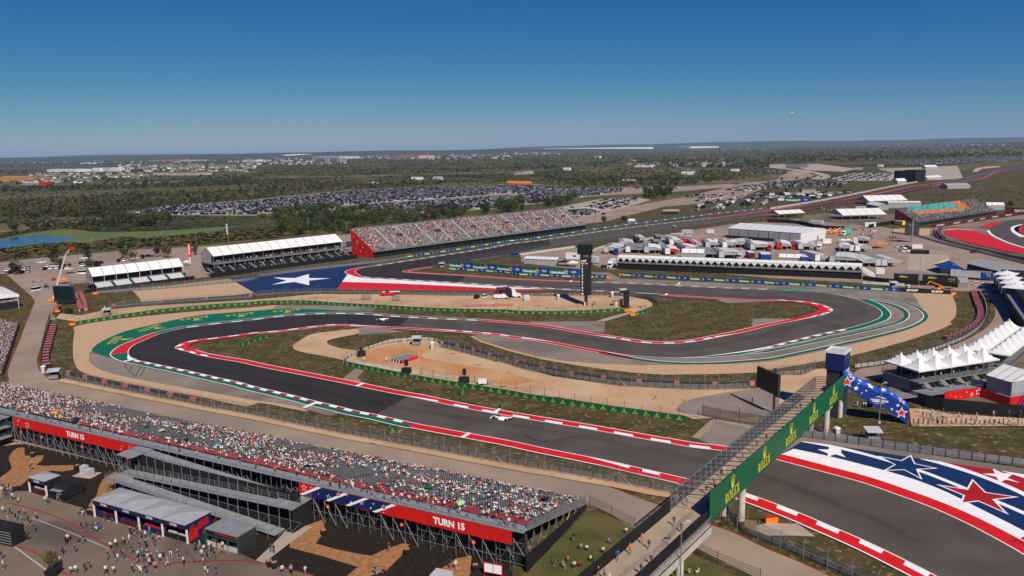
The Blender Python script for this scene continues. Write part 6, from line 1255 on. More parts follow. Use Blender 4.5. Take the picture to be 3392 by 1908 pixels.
mb.add([(.45-p[2]*hh_,-.32,h*.45+p[0]*(h*.5/wd_))for p in vs_],[tuple(reversed(f))for f in fs_2],1);obj('sign_face',mb.mesh('sign_face',['red_board','white_print'],recalc=False),t);solid(t,'plinth','grey_panel',(-.7,.7,-.3,.3,0,h*.35))
PF=frz('A3',1040,1302,'A4',940,1405)
pv=PF.thing('hospitality_pavilion','long white fabric pavilion with a row of dark triangular openings on a black base','pavilion')
LP,NB=PF.L,34;zdk=3.6
solid(pv,'base_screen','black_mesh',(0,LP,0,.15,0,zdk-.1));solid(pv,'floor_deck','galv',(-.3,LP+.3,-.6,7,zdk-.2,zdk+.1));solid(pv,'back_wall','white_fabric',(0,LP,6.8,7,zdk,6.6));solid(pv,'interior','black',(0,LP,3.5,3.6,zdk+.1,6.5))
for i in range(NB):
 a,b=LP*i/NB+.03,LP*(i+1)/NB-.03;m_=(a+b)/2;mb=MB();mb.hexa([(a,-.1,6.45),(b,-.1,6.45),(b,3.6,7.3),(a,3.6,7.3)],[(a,-.1,6.53),(b,-.1,6.53),(b,3.6,7.4),(a,3.6,7.4)]);mb.hexa([(a,3.6,7.3),(b,3.6,7.3),(b,7.1,6.5),(a,7.1,6.5)],[(a,3.6,7.4),(b,3.6,7.4),(b,7.1,6.6),(a,7.1,6.6)]);obj('roof_panel',mb.mesh('roof_panel','white_fabric'),pv)
 mb=MB();d=.02
 for pts in([(a,6.45),(m_,6.2),(a+.2,zdk+1.2),(a+.1,zdk+.2),(a,zdk+.2)],[(b,6.45),(m_,6.2),(b-.2,zdk+1.2),(b-.1,zdk+.2),(b,zdk+.2)],[(a,6.45),(b,6.45),(m_,6.15)]):poly_xz(mb,pts,0,0)
 obj('curtain',mb.mesh('curtain','white_fabric',recalc=False),pv)
 mb=MB();mb.box(a+.4,b-.4,-.55,-.35,zdk+.5,zdk+.62);mb.box(a+.5,a+.6,-.5,-.4,zdk+.1,zdk+.5);mb.box(b-.6,b-.5,-.5,-.4,zdk+.1,zdk+.5);obj('table',mb.mesh('table','white_metal'),pv)
rail_run(pv,[(-.3,-.6,zdk+.1),(LP+.3,-.6,zdk+.1)],1.0,3.5,r=.03,bars=2)
mb=MB();mb.hexa([(LP+.3,1,zdk),(LP+6,1,.2),(LP+6,4,.2),(LP+.3,4,zdk)],[(LP+.3,1,zdk+2.2),(LP+6,1,2.4),(LP+6,4,2.4),(LP+.3,4,zdk+2.2)]);obj('covered_ramp',mb.mesh('covered_ramp','white_fabric'),pv)
WF=frz('A3',2140,985,'A4',330,1042)
wh=WF.thing('warehouse','large white metal warehouse with grey panel front and low pitched roof','building')
solid(wh,'walls','grey_panel',(0,WF.L,0,36,0,6.6));solid(wh,'end_wall','white_metal',(WF.L,WF.L+.08,-.05,36,0,6.6));roof_gable(wh,-.3,WF.L+.2,0,36,6.65,9.0,8,m='white_metal',gable='white_metal')
for i in range(7):solid(wh,'bay_door','grey_fabric',(2+i*7.6,8.9+i*7.6,-.08,-.01,.2,5.6));solid(wh,'door_frame','dark_steel',(1.6+i*7.6,1.8+i*7.6,-.12,-.01,0,6.5))
solid(wh,'door','dark_steel',(WF.L+.1,WF.L+.14,24,25.6,0,2.6));solid(wh,'fence','black',(2,38,-3.5,-3.3,0,2.0))
def wheel_set(par,xs,w,r=.5):
 for x in xs:
  for s in(-1,1):mb=MB();mb.tube((x,s*(w-.3),r),(x,s*w,r),r,10);obj('wheel',mb.mesh('wheel','rubber'),par)
def lorry(p,rz,label,cab='white_metal',box='white_metal',L=11.0,group='paddock lorries',trailer=True):
 t=thing('lorry',label,'truck',p,rz,group);mb=MB()
 mb.hexa([(-1.3,-1.2,.6),(2.6,-1.1,.6),(2.6,1.1,.6),(-1.3,1.2,.6)],[(-1.3,-1.2,1.9),(2.5,-1.0,1.7),(2.5,1.0,1.7),(-1.3,1.2,1.9)],0);mb.hexa([(-1.3,-1.2,1.9),(1.0,-1.2,1.85),(1.0,1.2,1.85),(-1.3,1.2,1.9)],[(-1.3,-1.15,3.9),(-.1,-1.0,3.5),(-.1,1.0,3.5),(-1.3,1.15,3.9)],0);obj('cab',mb.mesh('cab',cab),t)
 mb=MB();mb.hexa([(.32,-1.02,2.1),(1.02,-1.08,2.1),(1.02,1.08,2.1),(.32,1.02,2.1)],[(.3,-.95,3.05),(.36,-.95,3.05),(.36,.95,3.05),(.3,.95,3.05)]);obj('windscreen',mb.mesh('windscreen','glass_dark'),t)
 solid(t,'grille','dark_steel',(2.6,2.66,-.6,.6,.8,1.6));wheel_set(t,(1.7,-1.0),1.2)
 if trailer:solid(t,'trailer',box,(-2.2-L,-1.6,-1.28,1.28,1.1,4.1));wheel_set(t,(-L,-L-1.1),1.25)
 return t
def rzof(ta,xa,ya,xb,yb):a,b=Q(ta,xa,ya),Q(ta,xb,yb);return math.atan2(b.y-a.y,b.x-a.x)
def trailer_tent(tg,x0,y0,x1,y1,label,roof='grey_fabric',box='white_metal',side='grey_fabric',hb=4.4,hl=3.2,dep=18,tr=2.8,flip=False,closed=False):
 roof='pale_fabric' if roof=='grey_fabric' else roof;F=frz(tg,x0,y0,x1,y1);t=F.thing('team_awning',label,'awning','paddock awnings');L=F.L;tr=min(tr,L*.4)
 a,b=(L-tr,L)if flip else(0,tr);solid(t,'trailer',box,(a,b,0,dep,.9,hb));solid(t,'trailer_skirt','black',(a+.1,b-.1,.1,dep-.1,.1,.9));solid(t,'trailer_roof','mid_grey',(a,b,0,dep,hb,hb+.08))
 xa,xb=(0,L-tr-.02)if flip else(tr+.02,L);za,zb2=(hl,hb)if flip else(hb,hl);xm=(xa+xb)/2
 for s in range(2):
  u0,u1=(xa,xm)if s==0 else(xm,xb);z0=za+(zb2-za)*(u0-xa)/(xb-xa);z1=za+(zb2-za)*(u1-xa)/(xb-xa)
  bump=.45 if True else 0
  z0+=bump*(1 if s==1 else 0);z1+=bump*(1 if s==0 else 0)
  mb=MB();mb.hexa([(u0,-.3,z0-.1),(u1,-.3,z1-.1),(u1,dep,z1-.1),(u0,dep,z0-.1)],[(u0,-.3,z0),(u1,-.3,z1),(u1,dep,z1),(u0,dep,z0)]);obj('awning_roof',mb.mesh('awning_roof',roof),t)
 for x in(xa+.15,xm,xb-.15):
  for y in(-.2,dep-.2):mb=MB();mb.tube((x,y,0),(x,y,hl),.07,4);obj('post',mb.mesh('post','white_metal'),t)
 solid(t,'back_drop',side if closed else 'black',(xa+.1,xb-.1,dep*.55,dep*.57,0,hl-.2));mb=MB();mb.hexa([(xa,-.25,min(za,zb2)-.9),(xb,-.25,min(za,zb2)-.9),(xb,-.2,min(za,zb2)-.9),(xa,-.2,min(za,zb2)-.9)],[(xa,-.25,za-.05),(xb,-.25,zb2-.05),(xb,-.2,zb2-.05),(xa,-.2,za-.05)]);obj('valance',mb.mesh('valance',side),t)
 return t
trailer_tent('W',375,512,745,515,'white trailer with a charcoal awning, second unit from the pylon end of the pavilion','mid_grey',side='mid_grey')
trailer_tent('W',690,520,985,520,'grey trailer with a pale awning beside a black banner flag','white_fabric','grey_panel')
trailer_tent('W',1050,548,1300,545,'white awning with a red skirt in the front paddock row','white_fabric',side='red_board')
trailer_tent('W',1390,520,1690,510,'bright white awning tucked behind the two gabled marquees','white_fabric','grey_panel')
trailer_tent('W',1645,592,2000,590,'charcoal roofed awning right of the gabled marquees','mid_grey','grey_panel',side='mid_grey')
trailer_tent('W',1968,608,2385,602,'broad pale grey awning with a grey trailer in the front paddock row','grey_fabric','grey_panel',dep=19)
trailer_tent('W',0,520,260,525,'long grey lean-to awning nearest the timing pylon','grey_fabric','grey_panel',dep=22)
trailer_tent('W',1120,385,1350,382,'plain white tent in the rear paddock row left of the red canopy','white_fabric',closed=True)
trailer_tent('W',1310,370,1510,372,'black and red trailer awning in the rear paddock row','mid_grey','red_board',side='red_board')
trailer_tent('W',2240,420,2520,420,'pale awning behind the broad grey one in the rear paddock row','grey_fabric',flip=True)
trailer_tent('M',0,632,185,625,'white awning at the left end of the right paddock row','white_fabric')
trailer_tent('M',175,645,550,662,'grey awning with pale front posts in the right paddock row','grey_fabric','grey_panel',dep=18)
trailer_tent('M',580,690,815,688,'left half of the big double grey awning beside the concrete pad','grey_fabric','grey_panel',flip=True,dep=18)
trailer_tent('M',820,690,1055,688,'right half of the big double grey awning beside the concrete pad','grey_fabric','grey_panel',dep=18)
trailer_tent('M',300,500,490,505,'white left slope of the double white awning behind the grey awnings','white_fabric',flip=True)
trailer_tent('M',495,508,695,505,'white right slope of the double white awning behind the grey awnings','white_fabric')
trailer_tent('M',470,398,665,405,'small pale awning behind the double white awning','grey_fabric',dep=7)
for i,(tg,x0,y0,x1,y1,rf,bx,lb)in enumerate((('W',270,420,520,418,'grey_fabric','grey_panel','grey awning in the second paddock row behind the charcoal one'),('W',860,430,1040,428,'mid_grey','black','dark awning in the second paddock row behind the pale one'),('W',1500,440,1680,438,'grey_fabric','red_board','grey awning with a red trailer in the second paddock row'),('W',1740,430,1960,428,'white_fabric','grey_panel','white awning in the second paddock row above the charcoal roof'),('W',2030,432,2230,430,'grey_fabric','white_metal','grey awning in the second paddock row left of a white lorry'),('A4',-170,1120,60,1118,'white_fabric','grey_panel','white awning in the second row below the warehouse'),('A4',95,1110,240,1112,'white_fabric','red_board','white awning with a red trailer below the warehouse'),('A4',310,1115,480,1112,'white_fabric','grey_panel','white awning below the warehouse corner'),('W',540,345,720,343,'grey_fabric','black','grey awning in the third paddock row near the barrier'),('W',900,340,1090,338,'mid_grey','black','dark awning in the third paddock row left of the plain white tent'))):trailer_tent(tg,x0,y0,x1,y1,lb,rf,bx)
def marq(tg,x0,y0,x1,y1,label,dep=8,h=2.8,zr=4.3,bays=3,m='white_fabric',wall=True,wm='grey_fabric',along=True):
 F=frz(tg,x0,y0,x1,y1);t=F.thing('marquee',label,'tent','white marquees')
 if wall:solid(t,'walls',wm,(.05,F.L-.05,.05,dep-.05,0,h))
 else:
  for i in range(bays+1):
   for y in(0,dep):mb=MB();mb.tube((F.L*i/bays,y,0),(F.L*i/bays,y,h),.09,4);obj('post',mb.mesh('post','white_metal'),t)
 roof_gable(t,0,F.L,0,dep,h,zr,bays,m=m);return t
marq('W',1325,590,1715,600,'gabled white marquee right behind the long pavilion',7,3.2,5.2)
marq('A4',110,1235,340,1245,'second gabled white marquee behind the right end of the pavilion',6,3.0,4.6)
marq('A3',105,1248,440,1262,'white barrel roofed cabin left of the timing pylon',8,3.0,4.0,8,'white_metal')
marq('A4',750,812,1190,800,'open white marquee in the fan zone yard',26,4,8.5,5,wall=False);marq('A4',1010,660,1400,650,'wide white marquee at the top of the fan zone',26,4,9,5,wall=False)
marq('A4',110,790,375,775,'small open white marquee beside the back straight fence',14,3.4,6,4,wall=False);marq('A4',1205,692,1535,692,'flat white tent front beside the coloured stand',10,5.5,6.6,6);marq('A4',990,690,1105,712,'small white tent left of the coloured stand',10,4,6.5,2)
marq('A4',1580,302,1700,300,'small white marquee near the far turn',20,5,9,3);marq('A4',2190,712,2370,712,'row of small white tents right of the coloured stand',8,4.5,7,3);marq('A4',1600,415,1750,405,'white tents near the start of the far esses',14,4,7,4);marq('A4',1800,500,2030,495,'grey tents beside the far end of the back straight',18,4,7,4,'grey_fabric');marq('A4',1300,450,1390,445,'pair of pointed white tents under the black stage',8,4,8,2)
def popup(tg,x,y,label,w=3.2,m=None,h=2.4):
 b=Q(tg,x,y);t=thing('canopy_tent',label,'tent',b,random.uniform(-.3,.3),'pop-up canopies');me=CAN
 if m:
  if('can',m)not in PANEL:c=CAN.copy();c.materials[0]=MATS[m];PANEL[('can',m)]=c
  me=PANEL[('can',m)]
 obj('canopy',me,t,(0,0,h),0,(w/2,w/2,1.1));obj('post',CPOST,t,(0,0,h),0,(w/2,w/2,h))
popup('W',810,345,'purple and yellow canopy in the rear paddock row',5,'purple');popup('W',1545,348,'red canopy in the rear paddock row',7,'red_board');popup('W',1820,382,'small black canopy between two white trailers',4,'black');popup('W',1060,380,'black canopy left of the plain white tent',5,'black')
popup('A3',505,1270,'black canopy beside the cabin left of the pylon',6.5,'black');popup('A3',595,1278,'white canopy beside the black one left of the pylon',6,None);popup('M',335,398,'left of two small white canopies behind the white awnings',5);popup('M',405,396,'right of two small white canopies behind the white awnings',5)
popup('M',780,452,'orange roofed stall with red walls',8,'orange',3.0);popup('A1',1870,1268,'tiny white canopy beside the tall red sign',4);popup('A2',905,1115,'blue canopy beside the red end wall of the grey stand',5,'blue_board');popup('A1',640,1449,'orange canopy behind the left video screen',5,'orange');popup('A1',695,1345,'tan canopy near the boom lift',5,'tan_wall')
for tg,x,y,x2,y2,lb,cab,box in(('W',215,535,300,470,'navy lorry parked at the pylon end of the paddock','blue_board','grey_panel'),('W',100,775,260,640,'white lorry parked in front of the pavilion end wall','white_metal','white_metal'),('W',2160,415,2260,340,'white lorry in the rear row behind the grey awnings','white_metal','white_metal'),('W',2440,420,2540,350,'second white lorry in the rear row','white_metal','white_metal'),('W',2310,625,2470,500,'grey lorry between the broad grey awning and the maroon bus','grey_panel','grey_panel'),('M',45,485,80,400,'white lorry behind the right paddock row','white_metal','white_metal'),('M',350,305,420,280,'lorry with a turquoise box near the orange lifts','white_metal','teal'),('A4',20,1120,60,1040,'red lorry behind the pale awning','red_board','grey_panel'),('A4',265,1105,290,1040,'second red lorry in front of the warehouse','red_board','red_board'),('A4',440,1110,470,1040,'silver lorry in front of the warehouse','grey_panel','grey_panel')):
 a,b=Q(tg,x,y),Q(tg,x2,y2);lorry(a,math.atan2(a.y-b.y,a.x-b.x),lb,cab,box,L=min(11,max(5,(b-a).length-4)))
for x,y,lb,cab,box in((1950,830,'white tractor lorry beside the blue tyre maker awning','white_metal','dark_steel'),(2085,850,'left of two blue tractor lorries beside the white one','blue_board','grey_panel'),(2215,855,'right of two blue tractor lorries, darker','blue_board','mid_grey')):
 lorry(Q('M',x,y),-.62,lb,cab,box,12)
MI=frz('M',1450,790,'M',1850,890,0);mi=thing('team_awning','blue and yellow tyre maker awning with white lettering','awning',Q('M',1650,790));o=Q('M',1650,790)
c4=[Q('M',1440,652,3.4),Q('M',1660,728,3.0),Q('M',1845,715,4.2),Q('M',1630,592,4.6)];mb=MB();mb.hexa([c-o-Vector((0,0,.1))for c in c4],[c-o for c in c4]);ar=obj('awning_roof',mb.mesh('awning_roof','blue_board'),mi)
def on4(u,v):return(c4[0]*(1-u)*(1-v)+c4[1]*u*(1-v)+c4[2]*u*v+c4[3]*(1-u)*v)-o+Vector((0,0,.03))
mb=MB();mb.add([on4(0,0),on4(.12,0),on4(.12,1),on4(0,1)],[(0,1,2,3)],0);vs_,fs_2,w_=T_('MICHELIN',.04,1.0);mb.add([on4(.72-p[2]*.3*0+p[2]*-.25,.12+p[0]/w_*.75)+Vector((0,0,.02))for p in vs_],fs_2,1);obj('lettering',mb.mesh('lettering',['yellow_print','white_print'],recalc=False),ar)
for c in c4:mb=MB();mb.tube(Vector((c.x,c.y,0))-o+Vector((0,0,-o.z)),c-o,.07,4);obj('post',mb.mesh('post','galv'),mi)
GT=frz('M',1870,640,'M',2400,770,4.0);gt=GT.thing('marquee','long pale arched tent with grey bays behind the blue lorries','tent')
roof_gable(gt,0,GT.L,0,14,4.0,6.2,9,m='grey_fabric');solid(gt,'walls','black',(.1,GT.L-.1,.3,13.7,0,3.9))
for i in range(4):
 b=Q('M',2430+i*42,790+i*55,7.6);t=thing('awning','scalloped white awning over the dark suites, number %d from the far end'%(i+1),'awning',(b.x,b.y,0),.8,'scalloped awnings');obj('canopy',CAN,t,(4,3,7.6),0,(5,4,1.6));obj('post',CPOST,t,(4,3,7.6),0,(5,4,2.6))
for x0,y0,x1,y1,lb in((985,880,1270,888,'left of two long black containers with yellow print'),(1330,892,1640,905,'right of two long black containers with yellow print')):
 F=frz('M',x0,y0,x1,y1);t=F.thing('container',lb,'container');solid(t,'shell','black',(0,F.L,0,4,0,4.4));mb=MB();put_text(mb,'PIRELLI',F.L*.35,-.03,2.6,.8,0,.02,center=True);obj('lettering',mb.mesh('lettering','yellow_print',recalc=False),t);solid(t,'roof','mid_grey',(-.1,F.L+.1,-.1,4.1,4.4,4.5))
wall_run(q('M',(590,850),(1000,895),(1700,930),(1880,945)),2.2,'dark screened barrier between the containers and the beer boards','black_mesh',.1)
wall_run(q('M',(585,890),(900,905),(1100,915)),1.0,'pale concrete barrier under the dark screen')
F=frz('M',1760,945,'M',1885,948);t=F.thing('shed','dark grey shed with a sloping side near the golf carts','shed');mb=MB();mb.xprism([(0,0),(5,0),(5,4.6),(1.5,4.6),(0,2.6)],0,F.L);obj('shell',mb.mesh('shell','mid_grey'),t)
def toilet(tg,x,y,label):
 t=thing('portable_toilet',label,'toilet',Q(tg,x,y),.2,'portable toilets');solid(t,'cabin','mid_grey',(-.6,.6,-.6,.6,0,2.1));mb=MB();mb.hexa([(-.65,-.65,2.1),(.65,-.65,2.1),(.65,.65,2.1),(-.65,.65,2.1)],[(-.4,-.5,2.45),(.4,-.5,2.45),(.4,.5,2.45),(-.4,.5,2.45)]);obj('roof',mb.mesh('roof','white_metal'),t);solid(t,'door','grey_panel',(-.4,.4,-.63,-.6,.1,1.9))
for a in(('B2',1757,770,'grey portable toilet beside the infield marshal hut'),('B3',450,282,'portable toilet left of the timing pylon'),('B3',988,257,'portable toilet behind the wooden shed'),('B4',1403,185,'portable toilet behind the hashtag boards'),('C4',690,60,'grey portable toilet on the service road behind the guard rails'),('B1',440,1015,'grey portable toilet at the left hairpin fence')):toilet(*a)
def cart(tg,x,y,rz,label,m='white_metal'):
 t=thing('golf_cart',label,'cart',Q(tg,x,y),rz,'golf carts');mb=MB();mb.hexa([(-1.2,-.6,.35),(1.2,-.6,.35),(1.2,.6,.35),(-1.2,.6,.35)],[(-1.2,-.6,.8),(1.0,-.5,.7),(1.0,.5,.7),(-1.2,.6,.8)]);obj('body',mb.mesh('body',m),t);solid(t,'roof',m,(-1.0,.7,-.6,.6,1.8,1.88));solid(t,'seat','black',(-.5,.1,-.5,.5,.8,1.2));wheel_set(t,(.85,-.85),.6,.25)
 for sx in(-.95,.65):
  for sy in(-.55,.55):mb=MB();mb.tube((sx,sy,.7),(sx,sy,1.8),.025,4);obj('roof_post',mb.mesh('roof_post','dark_steel'),t)
for a in(('B4',2090,140,-.4,'left of two golf carts below the blue lorries'),('B4',2162,150,-1.2,'right of two golf carts below the blue lorries'),('L',1118,375,1.4,'dark golf cart driving on the left service road','black'),('L',1295,210,1.4,'red golf cart on the left service road','red_board'),('M',110,488,1.2,'golf cart beside the white lorry'),('M',285,660,.4,'small white cart in front of the grey awning')):cart(*a)
def telehandler(p,rz,label,up=.35):
 t=thing('telehandler',label,'telehandler',p,rz);mb=MB();mb.hexa([(-2.4,-1,.7),(2.2,-1,.7),(2.2,1,.7),(-2.4,1,.7)],[(-2.4,-.9,1.5),(2.0,-.9,1.3),(2.0,.9,1.3),(-2.4,.9,1.5)]);obj('chassis',mb.mesh('chassis','orange'),t);solid(t,'cab','glass_dark',(-.8,.6,-1.0,-.1,1.3,2.6));mb=MB();c,s=math.cos(up),math.sin(up)
 mb.tube((-2.0,.4,1.8),(-2.0+7.5*c,.4,1.8+7.5*s),.34,4,r2=.24);obj('boom',mb.mesh('boom','orange'),t);mb=MB();e=Vector((-2.0+7.5*c,.4,1.8+7.5*s));mb.tube(e,e+Vector((.7,0,-1.1)),.26,4);mb.tube(e+Vector((.7,0,-1.1)),e+Vector((1.6,0,-1.2)),.12,4);obj('fork_head',mb.mesh('fork_head','orange'),t);wheel_set(t,(1.5,-1.5),1.2,.62)
telehandler(Q('B4',1700,190),math.pi+.25,'orange telehandler with raised boom behind the hashtag boards',.38);telehandler(Q('L',1410,985),1.9,'yellow orange telehandler parked beside the left video screen',.1)
b=Q('L',1290,720);bl=thing('boom_lift','tall white boom lift with a red basket beside the left video screen','lift',b);e1=Q('A1',640,1180,17.5);e2=Q('A1',700,1105,20.5);z_=Vector((b.x,b.y,0))
solid(bl,'chassis','orange',(-1.2,1.2,-2,2,.4,1.6));wheel_set(bl,(-.9,.9),1.3,.5)
_dY=b.y-2;ptop=hgt(b,q('A1',(0,1165))[0][1]);topx=(q('A1',(650,0))[0][0]-pix((b.x,b.y,ptop))[0])/(FPX/b.y);ptop2=hgt(b,q('A1',(0,1110))[0][1]);topx2=(q('A1',(695,0))[0][0]-pix((b.x,b.y,ptop2))[0])/(FPX/b.y)
mb=MB();mb.tube((0,0,1.5),(topx,.5,ptop),.38,5,r2=.22);obj('boom',mb.mesh('boom','white_metal'),bl);mb=MB();mb.tube((topx,.5,ptop),(topx2,.5,ptop2),.2,5);obj('jib',mb.mesh('jib','white_metal'),bl);solid(bl,'basket','red_board',(topx2-.2,topx2+2.0,0,1.0,ptop2,ptop2+1.1))
for i in range(5):
 b=Q('M',70+i*60,285-i*4);t=thing('boom_lift','folded orange boom lift in the row by the warehouse, number %d from the left'%(i+1),'lift',b,.4,'folded boom lifts');solid(t,'chassis','orange',(-2,2,-1,1,.4,1.5));mb=MB();mb.tube((-2,0,1.7),(5,0,3.8),.3,4);obj('boom',mb.mesh('boom','white_metal' if i%2 else 'orange'),t);wheel_set(t,(-1.4,1.4),1.1,.5)
for tg,x0,y0,x1,y1,h,m,lb,d in(('W',1145,248,1310,250,2.8,'mid_grey','grey container behind the rear paddock row',2.6),('W',1330,190,1500,196,3.4,'grey_panel','silver trailer beside the white pickup',2.8),('W',1760,182,1860,186,3.2,'white_metal','white box trailer beside the orange lift',3),('W',1690,395,1800,395,4.0,'white_metal','tall white trailer right of the red canopy',8),('W',1885,385,2010,385,4.0,'white_metal','second tall white trailer in the rear row',8),('M',748,788,855,792,3.4,'white_metal','white box unit right of the pavilion',3),('M',1195,470,1325,472,2.8,'white_metal','white camper units behind the black yard screen',3),('A3',195+330,1210,650,1215,4.0,'white_metal','white race transporter trailer with black lettering left of the pylon',3),('A3',770,1245,835,1250,3.8,'grey_panel','grey and red transporter right of the pylon',3),('W',2470,600,2576,600,3.4,'maroon','maroon bus beside the grey lorry',10),('A4',-60,1225,40,1225,4.0,'blue_board','blue trailer tent at the middle of the paddock',10),('A4',340,1250,410,1250,3.9,'blue_board','narrow blue trailer between awnings',12),('M',95,410,200,408,3.4,'white_metal','white motorhome in front of the warehouse side',4),('A4',880,720,985,722,4,'grey_panel','grey cabin in the fan zone',4),('A4',420,855,545,862,3.4,'grey_panel','silver trailer along the fan zone screen',3),('A4',975,885,1085,885,3.6,'white_metal','white coach near the fan zone exit',3),('A4',1270,860,1350,868,3.4,'yellow','yellow and green bus under the coloured stand',3)):
 F=frz(tg,x0,y0,x1,y1);t=F.thing('trailer',lb,'trailer');solid(t,'body',m,(0,F.L,0,d,.5,h));solid(t,'roof','white_metal' if m!='black' else 'mid_grey',(0.02,F.L-.02,.02,d-.02,h,h+.1));solid(t,'undercarriage','black',(.2,F.L-.2,.2,d-.2,0,.5))
 if 'lettering' in lb:mb=MB();put_text(mb,'IMS',F.L*.55,-.03,1.9,1.2,0,.04);obj('lettering',mb.mesh('lettering','black',recalc=False),t)
wall_run(q('M',(1170,525),(1405,528)),2.4,'black yard screen round the white camper units','black_mesh',.08)
wall_run(q('A4',(0,835),(280,850),(560,905),(780,915)),3.0,'long black screen along the fan zone yard','black_mesh',.1);wall_run(q('A4',(1010,895),(1260,850)),3.0,'short black screen below the coloured stand','black_mesh',.1)
wall_run(q('A4',(1240,945),(1500,980),(1750,1050),(2200,1160),(2800,1310)),1.4,'pale wall along the paddock road on the right','concrete_wall',.2)
def hut(tg,x,y,rz,label,m='grey_panel',w=2.6,h=2.6):
 t=thing('marshal_post',label,'hut',Q(tg,x,y),rz,'marshal posts');solid(t,'base','mid_grey',(-w/2,w/2,-1.1,1.1,.4,1.4))
 for sx in(-1,1):
  for sy in(-1,1):mb=MB();mb.tube((sx*w*.47,sy*1.0,0),(sx*w*.47,sy*1.0,h),.06,4);obj('post',mb.mesh('post','dark_steel'),t)
 mb=MB();mb.hexa([(-w/2-.4,-1.6,h),(w/2+.4,-1.6,h),(w/2+.4,1.5,h+.4),(-w/2-.4,1.5,h+.4)],[(-w/2-.4,-1.6,h+.1),(w/2+.4,-1.6,h+.1),(w/2+.4,1.5,h+.5),(-w/2-.4,1.5,h+.5)]);obj('roof',mb.mesh('roof',m),t);solid(t,'back_panel','black',(-w/2,w/2,1.0,1.05,1.4,h-.1))
for a in(('B2',1600,735,-.1,'grey roofed marshal hut at the tip of the turn 15 infield'),('B1',545,1075,.3,'grey marshal cabin on wheels at the left hairpin'),('C4',1050,105,-.1,'marshal hut with pale roof behind the stars run-off'),('B3',1100,240,.2,'marshal hut behind the wooden shed on the infield'),('B4',1260,165,0,'marshal hut behind the beer boards'),('A3',1610,905,.4,'marshal hut beside the back straight fence'),('B1',1070,440,.2,'small grey marshal cart at the left end of the crown board'),('A2',1850,1290,.3,'marshal post beside the inside of turn 12')):hut(*a)
F=frz('B2',1355,905,'B2',1450,925);sg=F.thing('podium_stage','red stage platform with star panels and railings on the infield dirt','stage');D_=F.lo(Q('B2',1568,865));dd=max(4,D_[1]);solid(sg,'platform','mid_grey',(0,F.L,0,dd,1.0,1.2));mb=MB();mb.box(-.05,F.L+.05,-.05,0,0,1.2,0)
for k in range(3):mb.add([(.2+k*F.L*.3,-.07,0),(.2+k*F.L*.3+.4,-.07,0),(.2+k*F.L*.3+1.0,-.07,1.2),(.2+k*F.L*.3+.6,-.07,1.2)],[(0,1,2,3)],1)
obj('front_panel',mb.mesh('front_panel',['navy_board','white_print'],recalc=False),sg);solid(sg,'side_panel','red_board',(F.L,F.L+.05,0,dd,0,1.2));rail_run(sg,[(0,0,1.2),(0,dd,1.2),(F.L,dd,1.2)],1.0,1.2,m='dark_steel')
def speaker(tg,x,y,label,h=4.2):
 t=thing('speaker_tower',label,'speaker',Q(tg,x,y),random.uniform(-.3,.3),'speaker towers');solid(t,'trailer','black',(-1.4,1.4,-.8,.8,.4,1.8));solid(t,'speaker_stack','black',(-.55,.55,-.5,.5,h-1.6,h));mb=MB();mb.tube((0,0,1.8),(0,0,h-1.6),.15,5);obj('mast',mb.mesh('mast','dark_steel'),t);wheel_set(t,(-.7,.7),.9,.35)
for a in(('B2',1500,1020,'black speaker tower behind the gap in the crown boards'),('B2',2080,1115,'black speaker tower beside the white generator'),('B2',1050,850,'black speaker stack at the left end of the infield',3.2),('B1',690,420,'black speaker box beside the left telehandler',2.4)):speaker(*a)
t=thing('generator','white towable generator behind the long lower crown board','generator',Q('B2',2262,1135),.1);solid(t,'housing','white_metal',(-1.3,1.3,-.6,.6,.6,1.9));wheel_set(t,(-.2,),.7,.35);solid(t,'tow_bar','black',(1.3,2.6,-.08,.08,.5,.62))
F=frz('B3',995,345,'B3',1082,350);t=F.thing('shed','small wooden shed with pale roof near the infield video trailer','shed');solid(t,'walls','wood',(0,F.L,0,2.6,0,2.6));solid(t,'roof','tan_wall',(-.2,F.L+.2,-.2,2.8,2.6,2.8));solid(t,'door','white_metal',(F.L*.3,F.L*.55,-.05,0,0,2))
F=frz('B3',1108,365,'B3',1160,360);t=F.thing('camera_tower','dark lattice tower beside the wooden shed','tower');solid(t,'panel','black',(0,F.L,0,.6,.4,7.4));solid(t,'foot','dark_steel',(-.6,F.L+.6,-1,1.6,0,.4))
t=thing('utility_box','white box cabinet left of the timing pylon','cabinet',Q('B3',135,288),.1);solid(t,'cabinet','white_metal',(-1.1,1.1,-1,1,0,2.4));solid(t,'door','grey_panel',(-.9,.9,-1.04,-1.0,.2,2.2))
def excav(tg,x,y,rz,label,m='orange'):
 t=thing('mobile_platform',label,'machine',Q(tg,x,y),rz);solid(t,'body',m,(-3.6,3.2,-1.1,1.1,.5,1.7));solid(t,'arm','white_metal',(-2.5,5.5,-.25,.25,1.75,2.1));wheel_set(t,(-2.2,2.0),1.2,.5);solid(t,'cab','dark_steel',(-1,.6,-1.0,0,1.7,2.5))
excav('B2',1315,240,.05,'red orange lifting machine parked by the flag run-off fence','red_board')
car(Q('B2',2205,265),1.3,'parked left of the service trucks on the infield dirt','suv','black');car(Q('B2',2285,262),1.25,'parked beside the service trucks on the infield dirt','suv','white')
t=thing('service_truck','white utility truck with a red crane arm on the infield dirt','truck',Q('B2',2445,272),0.05);mb=MB();
